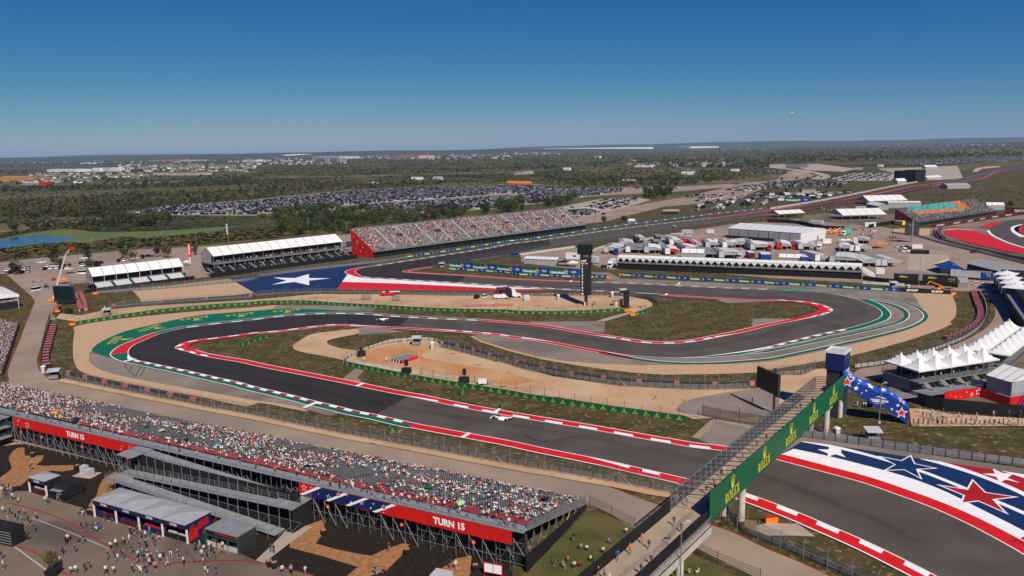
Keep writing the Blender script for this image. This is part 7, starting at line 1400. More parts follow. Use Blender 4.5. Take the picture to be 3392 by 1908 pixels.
solid(t,'bed','white_metal',(-3.2,.4,-1.1,1.1,.6,2.0));mb.hexa([(.45,-1.05,.6),(3.2,-1.0,.6),(3.2,1.0,.6),(.45,1.05,.6)],[(.5,-.95,2.3),(1.6,-.9,2.2),(1.6,.9,2.2),(.5,.95,2.3)]);obj('cab',mb.mesh('cab','white_metal'),t);wheel_set(t,(-2.2,2.2),1.1,.45);mb=MB();mb.tube((-2,0,2.0),(-1,.2,4.2),.15,4);mb.tube((-1,.2,4.2),(2,.2,4.6),.12,4);obj('crane_arm',mb.mesh('crane_arm','red_board'),t)
lorry(Q('B2',2560,245),0.1,'white recovery lorry behind the utility truck','white_metal','black',5)
lorry(Q('B3',20,258),0.0,'white cab lorry left of the white cabinet','white_metal','black',4)
t=thing('block_pile','pile of faded red plastic blocks behind the long crown board','blocks',Q('B2',2300,350))
for i in range(46):obj('red_block',PINK,t,((i%23)*.95-10,(i//23)*1.0,0),.1*(i%3),(1,1,.75))
for px_,lb in((q('B2',(1045,290),(1140,290)),'grey steel cage on the infield dirt left of the middle'),(q('B2',(1345,300),(1420,300)),'second steel cage on the infield dirt')):
 F=Fr(P(*px_[0]),P(*px_[1]));t=F.thing('steel_cage',lb,'cage');
 for x in np.linspace(0,F.L,6):mb=MB();mb.tube((x,0,0),(x,0,2.4),.06,4);mb.tube((x,2.4,0),(x,2.4,2.4),.06,4);mb.tube((x,0,2.4),(x,2.4,2.4),.06,4);obj('frame',mb.mesh('frame','galv'),t)
 solid(t,'mesh_side','chain_link',(0,F.L,1.2,1.21,.1,2.3))
def gate_block(tg,x,y,label):t=thing('orange_block',label,'barrier',Q(tg,x,y),.1,'orange barrier blocks');solid(t,'block','orange',(-1.1,1.1,-.4,.4,0,1.1));solid(t,'cap','red_board',(-1.1,1.1,-.42,.42,1.1,1.16))
for a in(('B1',730,535,'orange block at the left end of the long crown board'),('B1',958,225,'orange block left of the turn 12 gravel'),('B3',1138,398,'orange block at the right end of the long crown board'),('B3',1197,440,'orange block at the infield gate'),('A3',950,1395,'orange block at the end of the lower beer boards'),('A3',1078,1368,'orange block at the start of the pavilion beer boards'),('B4',1858,228,'orange block at the right end of the hashtag boards'),('C4',38,915,'orange block on the grass under the footbridge')):gate_block(*a)
t=thing('board_stand','wooden plywood board leaning by the guard rail under the footbridge','board',Q('C3',2370,1010),-.4);solid(t,'panel','wood',(-1.0,1.0,0,.06,.3,2.2));solid(t,'leg','wood',(-.9,-.8,.06,.6,0,1.4))
def f1(u,v,u2,v2,label,m):
 a,b=P(u,v),P(u2,v2);t=thing('racing_car',label,'racing car',(a.x,a.y,Zp),math.atan2(b.y-a.y,b.x-a.x));z0=.05
 mb=MB();mb.hexa([(-2.3,-.3,.12),(.4,-.42,.1),(.4,.42,.1),(-2.3,.3,.12)],[(-2.3,-.1,.95),(.3,-.3,.62),(.3,.3,.62),(-2.3,.1,.95)]);mb.hexa([(.4,-.36,.12),(2.9,-.13,.2),(2.9,.13,.2),(.4,.36,.12)],[(.3,-.3,.62),(2.9,-.08,.36),(2.9,.08,.36),(.3,.3,.62)]);mb.hexa([(-1.6,-.85,.1),(.5,-.8,.1),(.5,.8,.1),(-1.6,.85,.1)],[(-1.6,-.4,.5),(.5,-.6,.5),(.5,.6,.5),(-1.6,.4,.5)]);obj('chassis',mb.mesh('chassis',m),t)
 solid(t,'floor','black',(-2.0,1.4,-.8,.8,.05,.1));solid(t,'front_wing',m,(2.5,3.0,-1.0,1.0,.1,.16));solid(t,'rear_wing','white_print',(-2.75,-2.35,-.5,.5,.8,.9));solid(t,'wing_endplates','black',(-2.8,-2.3,-.54,-.5,.3,.95),(-2.8,-2.3,.5,.54,.3,.95));mb=MB();mb.tube((.35,0,.55),(1.0,0,.75),.03,4);mb.tube((-.3,-.3,.75),(.9,0,.75),.03,4);mb.tube((-.3,.3,.75),(.9,0,.75),.03,4);obj('halo',mb.mesh('halo','black'),t);mb=MB();mb.tube((-.15,0,.6),(.1,0,.82),.14,6);obj('helmet',mb.mesh('helmet','yellow'),t)
 for x in(1.85,-1.75):
  for s in(-1,1):mb=MB();mb.tube((x,s*.62,.36),(x,s*1.0,.36),.36,12);obj('wheel',mb.mesh('wheel','rubber'),t)
f1(1270,1062,1230,1058,'white and dark racing car on the middle straight','white_print');f1(1662,1392,1620,1383,'black, white and red racing car on the near straight','white_print')
hp=EYE+(FWD+RIGHT*((2623-CX)/FPX)-UP*((375-CY)/FPX))*1150
hl=thing('helicopter','small yellow and dark helicopter flying above the horizon at the right','helicopter',hp,2.7);hl.rotation_euler=(0.0,.22,2.9)
co=[];mb=MB()
secs=[(-2.6,.35,.5,.2),(-1.6,.85,.9,0),(0,1.0,1.05,0),(1.6,.8,.9,-.1),(2.5,.3,.4,-.3)];vs=[];fs=[]
for x,w_,h_,zc in secs:vs+=[(x,w_*math.cos(2*math.pi*k/8),zc+h_*math.sin(2*math.pi*k/8))for k in range(8)]
for i in range(4):fs+=[(8*i+k,8*i+(k+1)%8,8*i+8+(k+1)%8,8*i+8+k)for k in range(8)]
fs+=[tuple(range(8)),tuple(range(32,40))];mb.add(vs,fs);obj('fuselage',mb.mesh('fuselage','yellow'),hl);mb=MB();mb.tube((-2.4,0,.3),(-7.5,0,.9),.32,6,r2=.14);obj('tail_boom',mb.mesh('tail_boom','dark_steel'),hl);mb=MB();mb.hexa([(-7.9,-.06,.6),(-7.2,-.06,.6),(-7.2,.06,.6),(-7.9,.06,.6)],[(-8.4,-.05,2.2),(-7.8,-.05,2.2),(-7.8,.05,2.2),(-8.4,.05,2.2)]);obj('tail_fin',mb.mesh('tail_fin','yellow'),hl)
mb=MB()
mb.box(-5.2,5.2,-.14,.14,1.7,1.76)
obj('rotor_blade',mb.mesh('rotor_blade','dark_steel'),hl);mb=MB();mb.tube((0,0,.9),(0,0,1.75),.1,5);obj('rotor_mast',mb.mesh('rotor_mast','dark_steel'),hl)
for s in(-1,1):mb=MB();mb.tube((-2,s*.9,-1.6),(2.2,s*.9,-1.6),.07,4);mb.tube((-1,s*.9,-1.6),(-1,s*.5,-.8),.05,4);mb.tube((1,s*.9,-1.6),(1,s*.5,-.8),.05,4);obj('skid',mb.mesh('skid','dark_steel'),hl)
def pline(px,m,w=.12,nm='painted_line'):
 p=Path(px);return band(p,0,p.L,-w,w,nm,m,Zp,kind='structure')
pline(q('C1',(80,725),(300,780),(600,880),(780,970),(900,1050),(1090,1165),(1250,1250),(1400,1310),(1570,1335),(2000,1315),(2200,1305),(2540,1314))+q('C2',(200,1362),(560,1452)),'kerb_red',.09);pline(q('C1',(320,880),(700,1025),(1100,1195)),'grey_line',.09);pline(q('C1',(130,1155),(300,1200),(440,1280),(600,1400),(690,1460)),'kerb_red',.1);pline(q('C1',(150,1170),(500,1430)),'grey_line',.12)
def kiosk(tg,pts,h,label,roof,wall,bays,text=None,open_front=True,name='kiosk',peak=.5,cloth='black',sign='purple'):
 a,b,c=pts;F=frz(tg,*a,*b);D=max(2.5,F.lo(Q(tg,*c))[1]);t=F.thing(name,label,'stall');L=F.L
 for i in range(bays):
  x0,x1=L*i/bays+.03,L*(i+1)/bays-.03;xm=(x0+x1)/2;mb=MB();mb.add([(x0,-.2,h),(x1,-.2,h),(x1,D+.2,h),(x0,D+.2,h),(xm,D/2,h+peak),(x0,-.2,h-.12),(x1,-.2,h-.12),(x1,D+.2,h-.12),(x0,D+.2,h-.12)],[(0,1,4),(1,2,4),(2,3,4),(3,0,4),(0,5,6,1),(1,6,7,2),(2,7,8,3),(3,8,5,0)]);obj('roof_panel',mb.mesh('roof_panel',roof),t)
  mb=MB();mb.box(x0,x1,-.12,-.06,h-1.0,h-.12,0)
  if text:w=T_(text,.03)[2];put_text(mb,text,xm,-.13,h-.75,.42,1,.03,center=True)
  obj('sign_board',mb.mesh('sign_board',[sign,'white_print'],recalc=False),t)
  solid(t,'counter',['navy_board','maroon','purple','black'][(i*3+len(label))%4],(x0+.5,x1-.5,.35,.9,0,1.0));solid(t,'goods',['red_board','grey_panel','maroon','navy_board'][(i+len(label))%4],(x0+.8,xm-.2,.45,.8,1.0,1.22),(xm+.2,x1-.7,.45,.75,1.0,1.16))
 for i in range(bays+1):solid(t,'curtain','white_fabric' if open_front else 'dark_steel',(L*i/bays-.14,L*i/bays+.14,-.1,.12,0,h-1.0))
 solid(t,'back_wall',cloth,(0,L,D-.1,D,0,h-.12));solid(t,'side_wall',wall,(L-.08,L,.15,D-.1,0,h-.12));solid(t,'side_wall',wall,(0,.08,.15,D-.1,0,h-.12));solid(t,'floor','mid_grey',(-.2,L+.2,-.4,D+.2,.0,.1))
 return t,F,D
kiosk('C1',((302,612),(470,658),(620,598)),3.3,'small dark merchandise kiosk with a grey peaked roof on the plaza','grey_fabric','black',1,'STORE')
t,F,D=kiosk('C1',((950,862),(1878,1132),(2140,1000)),3.6,'long four bay merchandise tent with grey peaked roofs on the plaza','grey_fabric','navy_board',4,'STORE')
mb=MB();x=F.L+.02
for y0,y1,z0,z1,mi in((.3,D*.45,.2,2.2,0),(D*.4,D*.9,1.5,3.2,1),(D*.1,D*.35,1.2,3.1,1),(D*.6,D*.85,.3,1.3,0)):mb.add([(x,y0,z0),(x,y1,z0+.3),(x,y1-.3,z1),(x,y0+.2,z1-.3)],[(0,1,2,3)],mi);x+=.006
obj('side_print',mb.mesh('side_print',['red_board','crimson_paint'],recalc=False),t)
t,F,D=kiosk('C1',((2068,1140),(2395,1232),(2560,1120)),3.2,'green trimmed food kiosk with a corrugated grey roof on the plaza','mid_grey','dark_steel',3,None,False,peak=.02,sign='black');mb=MB();put_text(mb,'NACHO BAR',F.L*.3,-.14,2.55,.35,0,.02);put_text(mb,'LEMONADE',F.L*.68,-.14,2.5,.3,0,.02);obj('lettering',mb.mesh('lettering','red_print',recalc=False),t);solid(t,'trim','green_board',(0,F.L,-.2,-.13,2.05,2.2),(0,.2,-.2,.1,0,3),(F.L-.2,F.L,-.2,.1,0,3));solid(t,'front_base','grey_panel',(.2,F.L-.2,-.1,0,.1,1.0))
F=frz('C1',535,672,660,700);t=F.thing('trailer','rounded black vending trailer beside the small kiosk','trailer');mb=MB();mb.xprism([(0,.4),(4.2,.4),(4.2,2.0),(3.6,2.6),(.8,2.6),(0,2.0)],0,F.L);obj('body',mb.mesh('body','black'),t);solid(t,'hatch','mid_grey',(.3,F.L-.3,-.9,-.05,2.1,2.16));solid(t,'base','dark_steel',(.2,F.L-.2,.3,3.9,.05,.4))
F=frz('C1',-260,1080,130,1165);t=F.thing('container_stall','black slatted container stall with a railing on top at the left edge','stall');solid(t,'body','black',(0,F.L,0,2.4,0,3.2));rail_run(t,[(F.L,0,3.2),(0,0,3.2)],1.0,1.0,m='dark_steel')
for k in range(5):solid(t,'slat','mid_grey',(.2,F.L-.1,-.06,-.01,.5+k*.5,.62+k*.5))
def bin_(tg,x,y,label):
 t=thing('litter_bin',label,'bin',Q(tg,x,y),random.uniform(0,1),'litter bins');mb=MB();mb.hexa([(-.35,-.35,0),(.35,-.35,0),(.35,.35,0),(-.35,.35,0)],[(-.5,-.45,1.15),(.5,-.45,1.15),(.5,.45,1.15),(-.5,.45,1.15)]);obj('body',mb.mesh('body','black'),t);solid(t,'lid','wood',(-.4,.4,-.35,.35,1.15,1.2))
for a in(('C1',160,600,'black litter bin left of the small kiosk'),('C1',900,838,'left of two bins by the long tent'),('C1',935,845,'right of two bins by the long tent'),('C2',130,1360,'left bin of the pair at the end of the pale footpath'),('C2',180,1375,'right bin of the pair at the end of the pale footpath'),('C2',675,1050,'bin under the scaffold beside the mulch path'),('C2',1505,1240,'bin under the scaffold near the person in blue'),('C1',330,265,'bin at the foot of the scaffold on the mulch'),('C2',2190,1400,'bin left of the red framed sign'),('C1',775,390,'bin beside the grey utility boxes')):bin_(*a)
t=thing('utility_box','pair of grey utility cabinets on a concrete pad among the bark','cabinet',Q('C1',870,440),-.3);solid(t,'pad','concrete_pale',(-2.4,2.4,-1.6,1.6,.02,.14));solid(t,'cabinet','grey_panel',(-1.6,-.3,-.2,.9,.14,1.9));solid(t,'cabinet','grey_panel',(.2,1.7,-1.1,.4,.14,1.6))
F=frz('C2',2275,1455,2460,1490);t=F.thing('notice_board','white notice board in a red frame at the bottom edge','sign');solid(t,'panel','white_print',(.1,F.L/2-.05,0,.05,.9,2.4),(F.L/2+.05,F.L-.1,0,.05,.9,2.4));solid(t,'frame','red_board',(0,.1,-.05,.1,0,2.5),(F.L-.1,F.L,-.05,.1,0,2.5),(.1,F.L-.1,-.05,.1,2.4,2.5),(.1,F.L-.1,-.05,.1,.8,.9))
t=thing('white_crate','white flat topped crate at the bottom edge on the mulch','crate',Q('C2',1850,1470),-.4);solid(t,'lid','grey_panel',(-1.5,1.5,-1.2,1.2,.7,.8));solid(t,'body','white_metal',(-1.4,1.4,-1.1,1.1,0,.7))
pp=Q('C1',540,1440);t=thing('potted_shrub','leafy green shrub in a dark planter on the plaza','plant',pp);mb=MB();mb.hexa([(-.8,-.8,0),(.8,-.8,0),(.8,.8,0),(-.8,.8,0)],[(-1,-1,1.1),(1,-1,1.1),(1,1,1.1),(-1,1,1.1)]);obj('planter',mb.mesh('planter','black'),t);v,f=leaf_cloud(700,1.0,1.5,77,.085,.3,12);mb=MB();mb.add(v,f);obj('foliage',mb.mesh('foliage','leaf_olive',recalc=False),t,(-.3,.2,1.0),0,(1.25,1.25,1.7));obj('stem',TRUNK,t,(-.3,.2,.9),0,2.2)
sp=[Q('C1',*p)for p in((1862,1240),(1945,1330),(2042,1365),(2160,1298),(2252,1242))]
for i,p in enumerate(sp):
 t=thing('stanchion','black queue stanchion by the food kiosk, %s along the belt'%('first','second','third','fourth','last')[i],'stanchion',p,0,'queue stanchions');mb=MB();mb.tube((0,0,0),(0,0,1),.035,5);obj('post',mb.mesh('post','black'),t);mb=MB();mb.tube((0,0,0),(0,0,.06),.2,10);obj('base',mb.mesh('base','black'),t)
 if i<4:mb=MB();mb.tube((0,0,.95),sp[i+1]-p+Vector((0,0,.95)),.025,4);obj('belt',mb.mesh('belt','black'),t)
NP=[0]
def folk(tg,pts,where,group,pose=None,z=Zp,**k):
 for x,y in pts:person(Q(tg,x,y),random.uniform(0,6.28),where,pose,group,z=z,**k);NP[0]+=1
folk('C1',[(40,600),(110,640),(25,640),(60,700),(150,745),(190,725),(105,855),(160,905),(250,860),(35,840),(85,955),(215,990),(290,940),(365,895),(345,1020),(280,1110),(180,1075),(150,1020),(15,700),(80,660),(130,700),(230,930),(20,590),(55,655),(95,610),(200,880)],'near the left kiosk','people on the plaza')
folk('C1',[(460,740),(490,750),(585,710),(605,710),(790,855),(830,860),(870,985),(920,1020),(965,1020),(1000,1000),(1055,910),(1120,925),(320,400),(305,410)],'before the long tent','people on the plaza')
folk('C1',[(660,1140),(690,1110),(785,1140),(840,1130),(820,1010),(630,1250),(755,1235),(600,1350),(715,1449),(765,1440),(855,1425),(895,1395),(1065,1449),(1140,1445),(540,1275),(20,1300),(40,1400),(680,1130)],'near the potted shrub','people on the plaza')
folk('C1',[(1110,1200),(1165,1180),(1240,1150),(1300,1130),(1080,1300),(1145,1290),(1185,1320),(1240,1300),(1320,1240),(1380,1290),(1405,1200),(1430,1260),(1465,1190),(1500,1060),(1420,1100),(1460,1090),(1555,1170),(1590,1105),(1790,1120),(1660,1060),(1310,1060),(1350,1070),(1540,1150),(1380,1050),(1220,1270)],'beside the four bay tent','people on the plaza')
folk('C1',[(1710,1265),(1780,1290),(1840,1355),(1380,1400),(1440,1330),(1500,1370),(1555,1410),(1610,1330),(1680,1365),(1330,1449),(1460,1449),(1520,1330),(1480,1290),(1380,1340),(1410,1440),(1580,1300),(1640,1300)],'by the red kerb line','people on the plaza')
folk('C1',[(1975,1250),(2020,1280),(2045,1230),(2075,1290),(2120,1230),(2140,1250),(2215,1245),(2060,1449),(2085,1449),(2165,1449),(2000,1200),(2060,1200),(2100,1200),(1960,1220),(2030,1330),(2230,1200)],'queuing at the food kiosk','people on the plaza',pose=None)
folk('C2',[(1325,1215),(1190,1449),(1280,1449),(1940,1390),(1995,1400),(145,1225),(175,1240),(260,1449),(350,1449),(490,1449)],'on the mulch paths','people on the mulch paths')
for x in list(np.linspace(113,153,9))+list(np.linspace(156,199,34))+list(np.linspace(69,110,14)):
 w=SF.w(x+random.uniform(-.8,.8),random.uniform(.4,1.9));person(w,random.uniform(0,6.28),'on the stand walkway',None,'people on the back walkway',z=7.16)
for i in range(34):w=BR.w(random.uniform(2,LBR-1),random.uniform(1.0,5.6));person(w,BR.ang+random.choice((-1.57,1.57))+random.uniform(-.3,.3),'on the footbridge',None,'people on the footbridge',z=zd+zb(w.x*0+BR.lo(w)[0])+.01)
for i in range(17):lx_=random.uniform(-45,-1);w=BR.w(lx_,random.choice((random.uniform(.8,2.0),random.uniform(3.4,5.8))));person(w,BR.ang+random.choice((-1.57,1.57)),'on the bridge approach',None,'people on the bridge approach',z=zd+zb(lx_)+.01)
folk('C3',[(605,1120)],'on the grass bank','people on the grass bank','standing',shirt='black');folk('C3',[(955,1135),(680,1200),(735,1210),(410,1345),(500,1375),(550,1325),(610,1378),(665,1375),(775,1315),(1130,1035),(900,1230)],'on the grass bank','people on the grass bank','sitting')
folk('C3',[(1570,1355),(1630,1335),(1660,1330),(1690,1400),(1850,1440),(1760,1449)],'below the bridge','people below the bridge','sitting');folk('C3',[(1530,1449),(1640,1449),(2120,968)],'below the bridge','people below the bridge','standing')
folk('Rr',[(990+42*i+18*math.sin(i*2.1),1332+14*math.sin(i*1.7))for i in range(35)],'along the lower fence','people below the suites');folk('Rr',[(1070,1170),(1110,1230),(1160,1240),(1240,1200),(1310,1200),(1240,1260),(1300,1290),(1380,1190),(1375,1260),(1460,1250),(1520,1240),(1590,1240),(1640,1245),(1820,1240),(2050,1230),(2085,1225),(2260,1240),(2410,1235),(1830,1270),(1210,1270)],'below the black wall','people below the suites');folk('Rr',[(240,1090),(280,1090),(320,1100),(350,1100),(455,1110)],'under the blue stairs','people below the suites')
for i in range(26):w=S1.w(random.uniform(.5,S1.L-.5),random.uniform(.3,4));person(w,random.uniform(0,6.28),'on the suite deck',None,'guests on the suite deck',z=3.61)
folk('B2',[(1300,905),(1078,903),(2115,1112),(1480,735)],'on the infield dirt','marshals','standing',shirt='white',pants='white shorts');folk('B3',[(1420,1287),(60,385),(335,393),(1272,390),(1318,377),(2390,1330),(2260,1440)],'on the infield dirt','marshals',None);folk('B1',[(800,425),(795,487),(765,492),(700,502),(548,505),(520,512),(1050,382)],'by the left gate','marshals','standing',shirt='white')
folk('L',[(780,295),(830,265),(890,290),(945,270),(1000,255),(960,300)],'on the left road','people on the left road')
for x,y in((1530,590),(1100,640),(1085,655),(1060,670),(1705,525),(1760,540),(1830,550),(1550,480),(1520,470),(960,520)):person(Q('M',x,y),random.uniform(0,6.28),'in the paddock',None,'people in the paddock',z=Zp)
CR=[]
for tg,x0,x1,y0,y1,n in(('A4',520,800,690,740,60),('A4',560,720,770,800,14),('A4',920,1060,960,1010,60),('A4',800,980,900,930,30),('A4',1190,1330,990,1010,25),('A3',1400,2500,590,730,160),('A3',650,1000,780,830,30),('A4',1250,2500,640,660,60),('A4',2050,2500,440,560,90),('A4',1180,1250,1020,1060,12)):
 for _ in range(n):w=Q(tg,random.uniform(x0,x1),random.uniform(y0,y1));CR.append((w.x,w.y,Zp,random.uniform(0,6.28),1.05,1.05,1.05))
crowd('crowd',CR,'tiny distant people scattered over the fan zone and far yards',poses=(('standing',1.0),))
ft=sheet('track',q('A4',(2204,915),(2230,880),(2300,855),(2400,835),(2566,812),(2900,790),(3100,1150),(2700,1130),(2566,1085),(2430,1045),(2320,1000),(2240,955)),'asphalt',Zt+.06,smooth=False)
sheet('red_runoff',q('A4',(1785,920),(1900,912),(2050,922),(2150,950),(2230,995),(2330,1045),(2450,1080),(2700,1130),(2700,1160),(2480,1140),(2300,1110),(2100,1065),(1920,1010),(1790,965)),'red_paint',Zt+.07)
for px_,w,m in((q('A4',(1700,885),(1900,888),(2160,892)),1.2,'red_paint'),(q('A4',(2160,892),(2210,870),(2280,848),(2340,838)),3.4,'red_paint'),(q('A4',(2340,838),(2440,822),(2566,812)),3.0,'green_paint'),(q('A4',(2204,918),(2240,960),(2320,1005),(2430,1050),(2566,1092)),.9,'white_paint'),(q('A4',(2190,960),(2250,1000),(2350,1045),(2566,1110)),1.6,'red_paint'),(q('A4',(2566,860),(2490,880),(2470,905),(2490,940),(2566,985)),2.4,'white_paint'),(q('A4',(2600,862),(2530,882),(2505,905),(2530,935),(2600,970)),2.4,'red_paint'),(q('A4',(1790,915),(1900,908),(2050,918)),.8,'white_paint')):
 p=Path(px_);band(p,0,p.L,-w,w,'painted_strip',m,Zt+.08,ft)
sheet('gravel_trap',q('A4',(1250,905),(1400,895),(1640,905),(1650,955),(1500,985),(1260,940)),'gravel',Zt+.05,smooth=False)
sheet('gravel_trap',q('A4',(2080,295),(2200,275),(2330,272),(2330,282),(2150,300),(2100,330),(2050,330)),'gravel',Zt-.01,smooth=False)
p=Path(q('A4',(2010,330),(2080,280),(2200,262),(2380,262),(2700,270)),step=6);band(p,0,p.L,-1.5,5.0,'green_runoff','green_paint',Zt+.05,step=6,kind='structure')
tyre_wall(q('A4',(1770,1000),(1720,940),(1745,900)),'dark tyre wall with pale red blocks at the head of the red run-off',lambda i,j:j==1 and i%3==0,rows=3)
fence(q('A4',(1660,920),(1680,990),(1800,1035),(2000,1085),(2200,1130),(2566,1220),(2800,1280)),'dark fence and rails on the near side of the red run-off',sp=5,h=3.4,post_m='dark_steel',mesh='chain_dark',rail_m='dark_steel')
CS=frz('A4',1500,872,2285,752);cst=CS.thing('grandstand','coloured grandstand with teal and orange seat blocks at the far right','grandstand')
bk=CS.hx('A4',1285,702,0);Dp=max(18,min(60,bk.y));Zb=max(9,min(22,bk.z));NC=26
TL,OR,GY,CR=[],[],[],[]
for k in range(NC):
 y,z=.5+Dp*k/NC,2.6+(Zb-2.6)*k/NC;solid(cst,'seat_row','mid_grey',(0,CS.L,y,y+Dp/NC-.05,z-.3,z))
 for i in range(int(CS.L/.9)):
  x=.4+i*.9;f=x/CS.L;g=k/NC;w=CS.w(x,y+.3,z);T1=(w.x,w.y,w.z,CS.ang+math.pi,1.6,1.2,1.2)
  (OR if(.12<f<.62 and.5-.35*f<g<.62-.4*f+.1)or(.66<f<.76 and g>.35)else TL if(.12<f<.66 and g>=.45-.3*f)else GY).append(T1)
  if random.random()<.2:CR.append((w.x,w.y,w.z,CS.ang+math.pi,1.1,1.1,1.1))
for nm,T1,m in(('teal',TL,'teal'),('orange',OR,'orange'),('grey',GY,'seat_grey')):soup('seat_rows',SEATV,SEATF,m,T1,label='%s seat rows of the coloured stand at the far right'%nm,cat='seats')
crowd('crowd',CR,'seated spectators on the coloured stand at the far right');solid(cst,'front_wall','black',(0,CS.L,-.3,0,0,2.6));mb=MB();mb.hexa([(-.5,0,0),(0,0,0),(0,Dp,0),(-.5,Dp,0)],[(-.5,0,3),(0,0,3),(0,Dp,Zb+.5),(-.5,Dp,Zb+.5)]);obj('side_wall',mb.mesh('side_wall','maroon'),cst)
F=frz('A4',1262,425,1475,432);t=F.thing('concert_stage','huge black concert stage beyond the back straight','stage');hz=F.hy('A4',1370,310,0).z
solid(t,'side_tower','black',(0,F.L*.3,0,25,0,hz*.92));solid(t,'main_tower','black',(F.L*.5,F.L,0,25,0,hz));mb=MB();mb.hexa([(F.L*.3,4,hz*.3),(F.L*.5,4,hz*.45),(F.L*.5,24,hz*.45),(F.L*.3,24,hz*.3)],[(F.L*.3,4,hz*.85),(F.L*.5,4,hz*.95),(F.L*.5,24,hz*.95),(F.L*.3,24,hz*.85)]);obj('roof',mb.mesh('roof','dark_steel'),t);mb=MB();mb.hexa([(-F.L*.15,-6,0),(F.L*.3,-6,0),(F.L*.3,-1,0),(-F.L*.15,-1,0)],[(F.L*.1,-6,3),(F.L*.3,-6,hz*.3),(F.L*.3,-1,hz*.3),(F.L*.1,-1,3)]);obj('ramp',mb.mesh('ramp','mid_grey'),t)
def block(tg,x0,x1,yb,yt,m,label,roof=None,depth=None,name='building'):
 F=frz(tg,x0,yb,x1,yb-.02*(x1-x0)*0);h=max(3,F.hy(tg,(x0+x1)/2,yt,0).z);d=depth or max(12,F.L*.3);t=F.thing(name,label,'building','far buildings');solid(t,'walls',m,(0,F.L,0,d,0,h*.85));mb=MB();mb.hexa([(-.3,-.3,h*.85),(F.L+.3,-.3,h*.85),(F.L+.3,d+.3,h*.85),(-.3,d+.3,h*.85)],[(0,d*.4,h),(F.L,d*.4,h),(F.L,d*.6,h),(0,d*.6,h)]);obj('roof',mb.mesh('roof',roof or m),t);return t
for a in(('A4',182,395,288,238,'mid_grey','dark grey flat hall beyond the access road','dark_steel'),('A4',865,940,308,288,'tan_wall','small tan building left of the concert stage'),('A4',1185,1340,318,295,'tan_wall','low tan building behind the concert stage'),('A4',1100,1150,278,258,'white_metal','small white building by the tall pole'),('A3',2175,2250,326,302,'white_metal','white box building beyond the access road'),('A3',1680,1805,358,328,'white_metal','white barn in the scrub'),('A3',1215,1375,284,266,'white_metal','long white shed in the scrub'),('A3',810,862,190,172,'white_metal','small white house in the far green field'),('A3',500,560,315,288,'white_metal','white shed on the left of the far road'),('A3',1088,1215,425,405,'tan_wall','tan boundary wall building'),('A2',1762,1838,412,378,'grey_panel','silver barn beyond the packed car park'),('A2',1545,1640,408,382,'white_metal','white shed left of the silver barn'),('A2',1150,1182,447,430,'white_metal','little white cabin above the packed car park'),('A1',470,760,332,303,'white_metal','long white shed among the far houses'),('A1',920,1000,328,290,'white_metal','white apartment block left of its neighbours'),('A1',1010,1090,327,288,'grey_panel','grey and white apartment block among the houses'),('A1',1100,1200,325,287,'white_metal','white apartment block right of its neighbours'),('A1',1530,1960,365,335,'tan_wall','long cream walled building before the far houses','roof_brown'),('A1',0,240,430,375,'timber','unfinished orange timber building at the left edge','timber'),('A1',245,430,405,385,'timber','lower unfinished orange building at the left','timber'),('A1',230,380,465,432,'brick','brick store with a white roof at the left','white_metal'),('A1',390,470,470,428,'red_board','small red shop at the left'),('A1',800,890,252,240,'white_metal','distant white hall behind the far houses'),('A1',1500,1800,225,212,'tan_wall','distant long tan warehouse with a red roof','red_board'),('A1',2420,2566,232,210,'white_metal','distant white shed at the middle left'),('A2',0,280,183,157,'white_metal','very long white warehouse near the horizon'),('A2',545,830,200,176,'grey_panel','grey logistics hall near the horizon'),('A2',1335,1620,197,165,'tan_wall','cream apartments with red roofs near the horizon','red_board'),('A2',1880,2180,142,118,'white_metal','white industrial hall on the horizon'),('A2',2200,2400,138,108,'grey_panel','grey plant building on the horizon'),('A3',0,590,122,98,'white_metal','longest white warehouse on the horizon'),('A3',750,800,100,80,'red_board','red roofed building on the horizon'),('A3',1280,1340,92,80,'white_metal','white shed on the right horizon'),('A3',1560,1770,94,78,'white_metal','group of white sheds on the right horizon'),('A4',290,330,62,46,'white_metal','white silo building on the far right horizon')):
 block(*a)
for tg,x,yb,yt,lb in(('A2',1428,122,90,'white water tower on the horizon'),('A2',2145,97,76,'small white water tower right of the other')):
 b=Q(tg,x,yb);h=hgt(b,q(tg,(0,yt))[0][1]);t=thing('water_tower',lb,'water tower',b);mb=MB();mb.tube((0,0,0),(0,0,h*.7),h*.06,8);obj('stem',mb.mesh('stem','white_metal'),t);mb=MB()
 for k in range(6):a0,a1=math.pi*k/6-1.57,math.pi*(k+1)/6-1.57;mb.tube((0,0,h*.82+h*.18*math.sin(a0)),(0,0,h*.82+h*.18*math.sin(a1)),h*.2*math.cos(a0)+.01,10,r2=h*.2*math.cos(a1)+.01,cap=False)
 obj('tank',mb.mesh('tank','white_metal',smooth=True),t)
HM=[]
for wall,roof in(('tan_wall','roof_grey'),('white_metal','roof_brown'),('brick','roof_grey'),('grey_panel','roof_grey')):
 mb=MB();mb.box(-6,6,-5,5,0,4.2,0);mb.add([(-6.5,-5.6,4.2),(6.5,-5.6,4.2),(6.5,5.6,4.2),(-6.5,5.6,4.2),(-3,0,7.8),(3,0,7.8)],[(0,1,5,4),(1,2,5),(2,3,4,5),(3,0,4)],1);HM.append(mb)
HMESH=[m.mesh('house',[a,b])for m,(a,b)in zip(HM,(('tan_wall','roof_grey'),('white_metal','roof_brown'),('brick','roof_grey'),('grey_panel','roof_grey')))]
HN=('tan house with a grey roof','white house with a brown roof','brick house with a grey roof','pale grey house with a dark roof')
hs_=[]
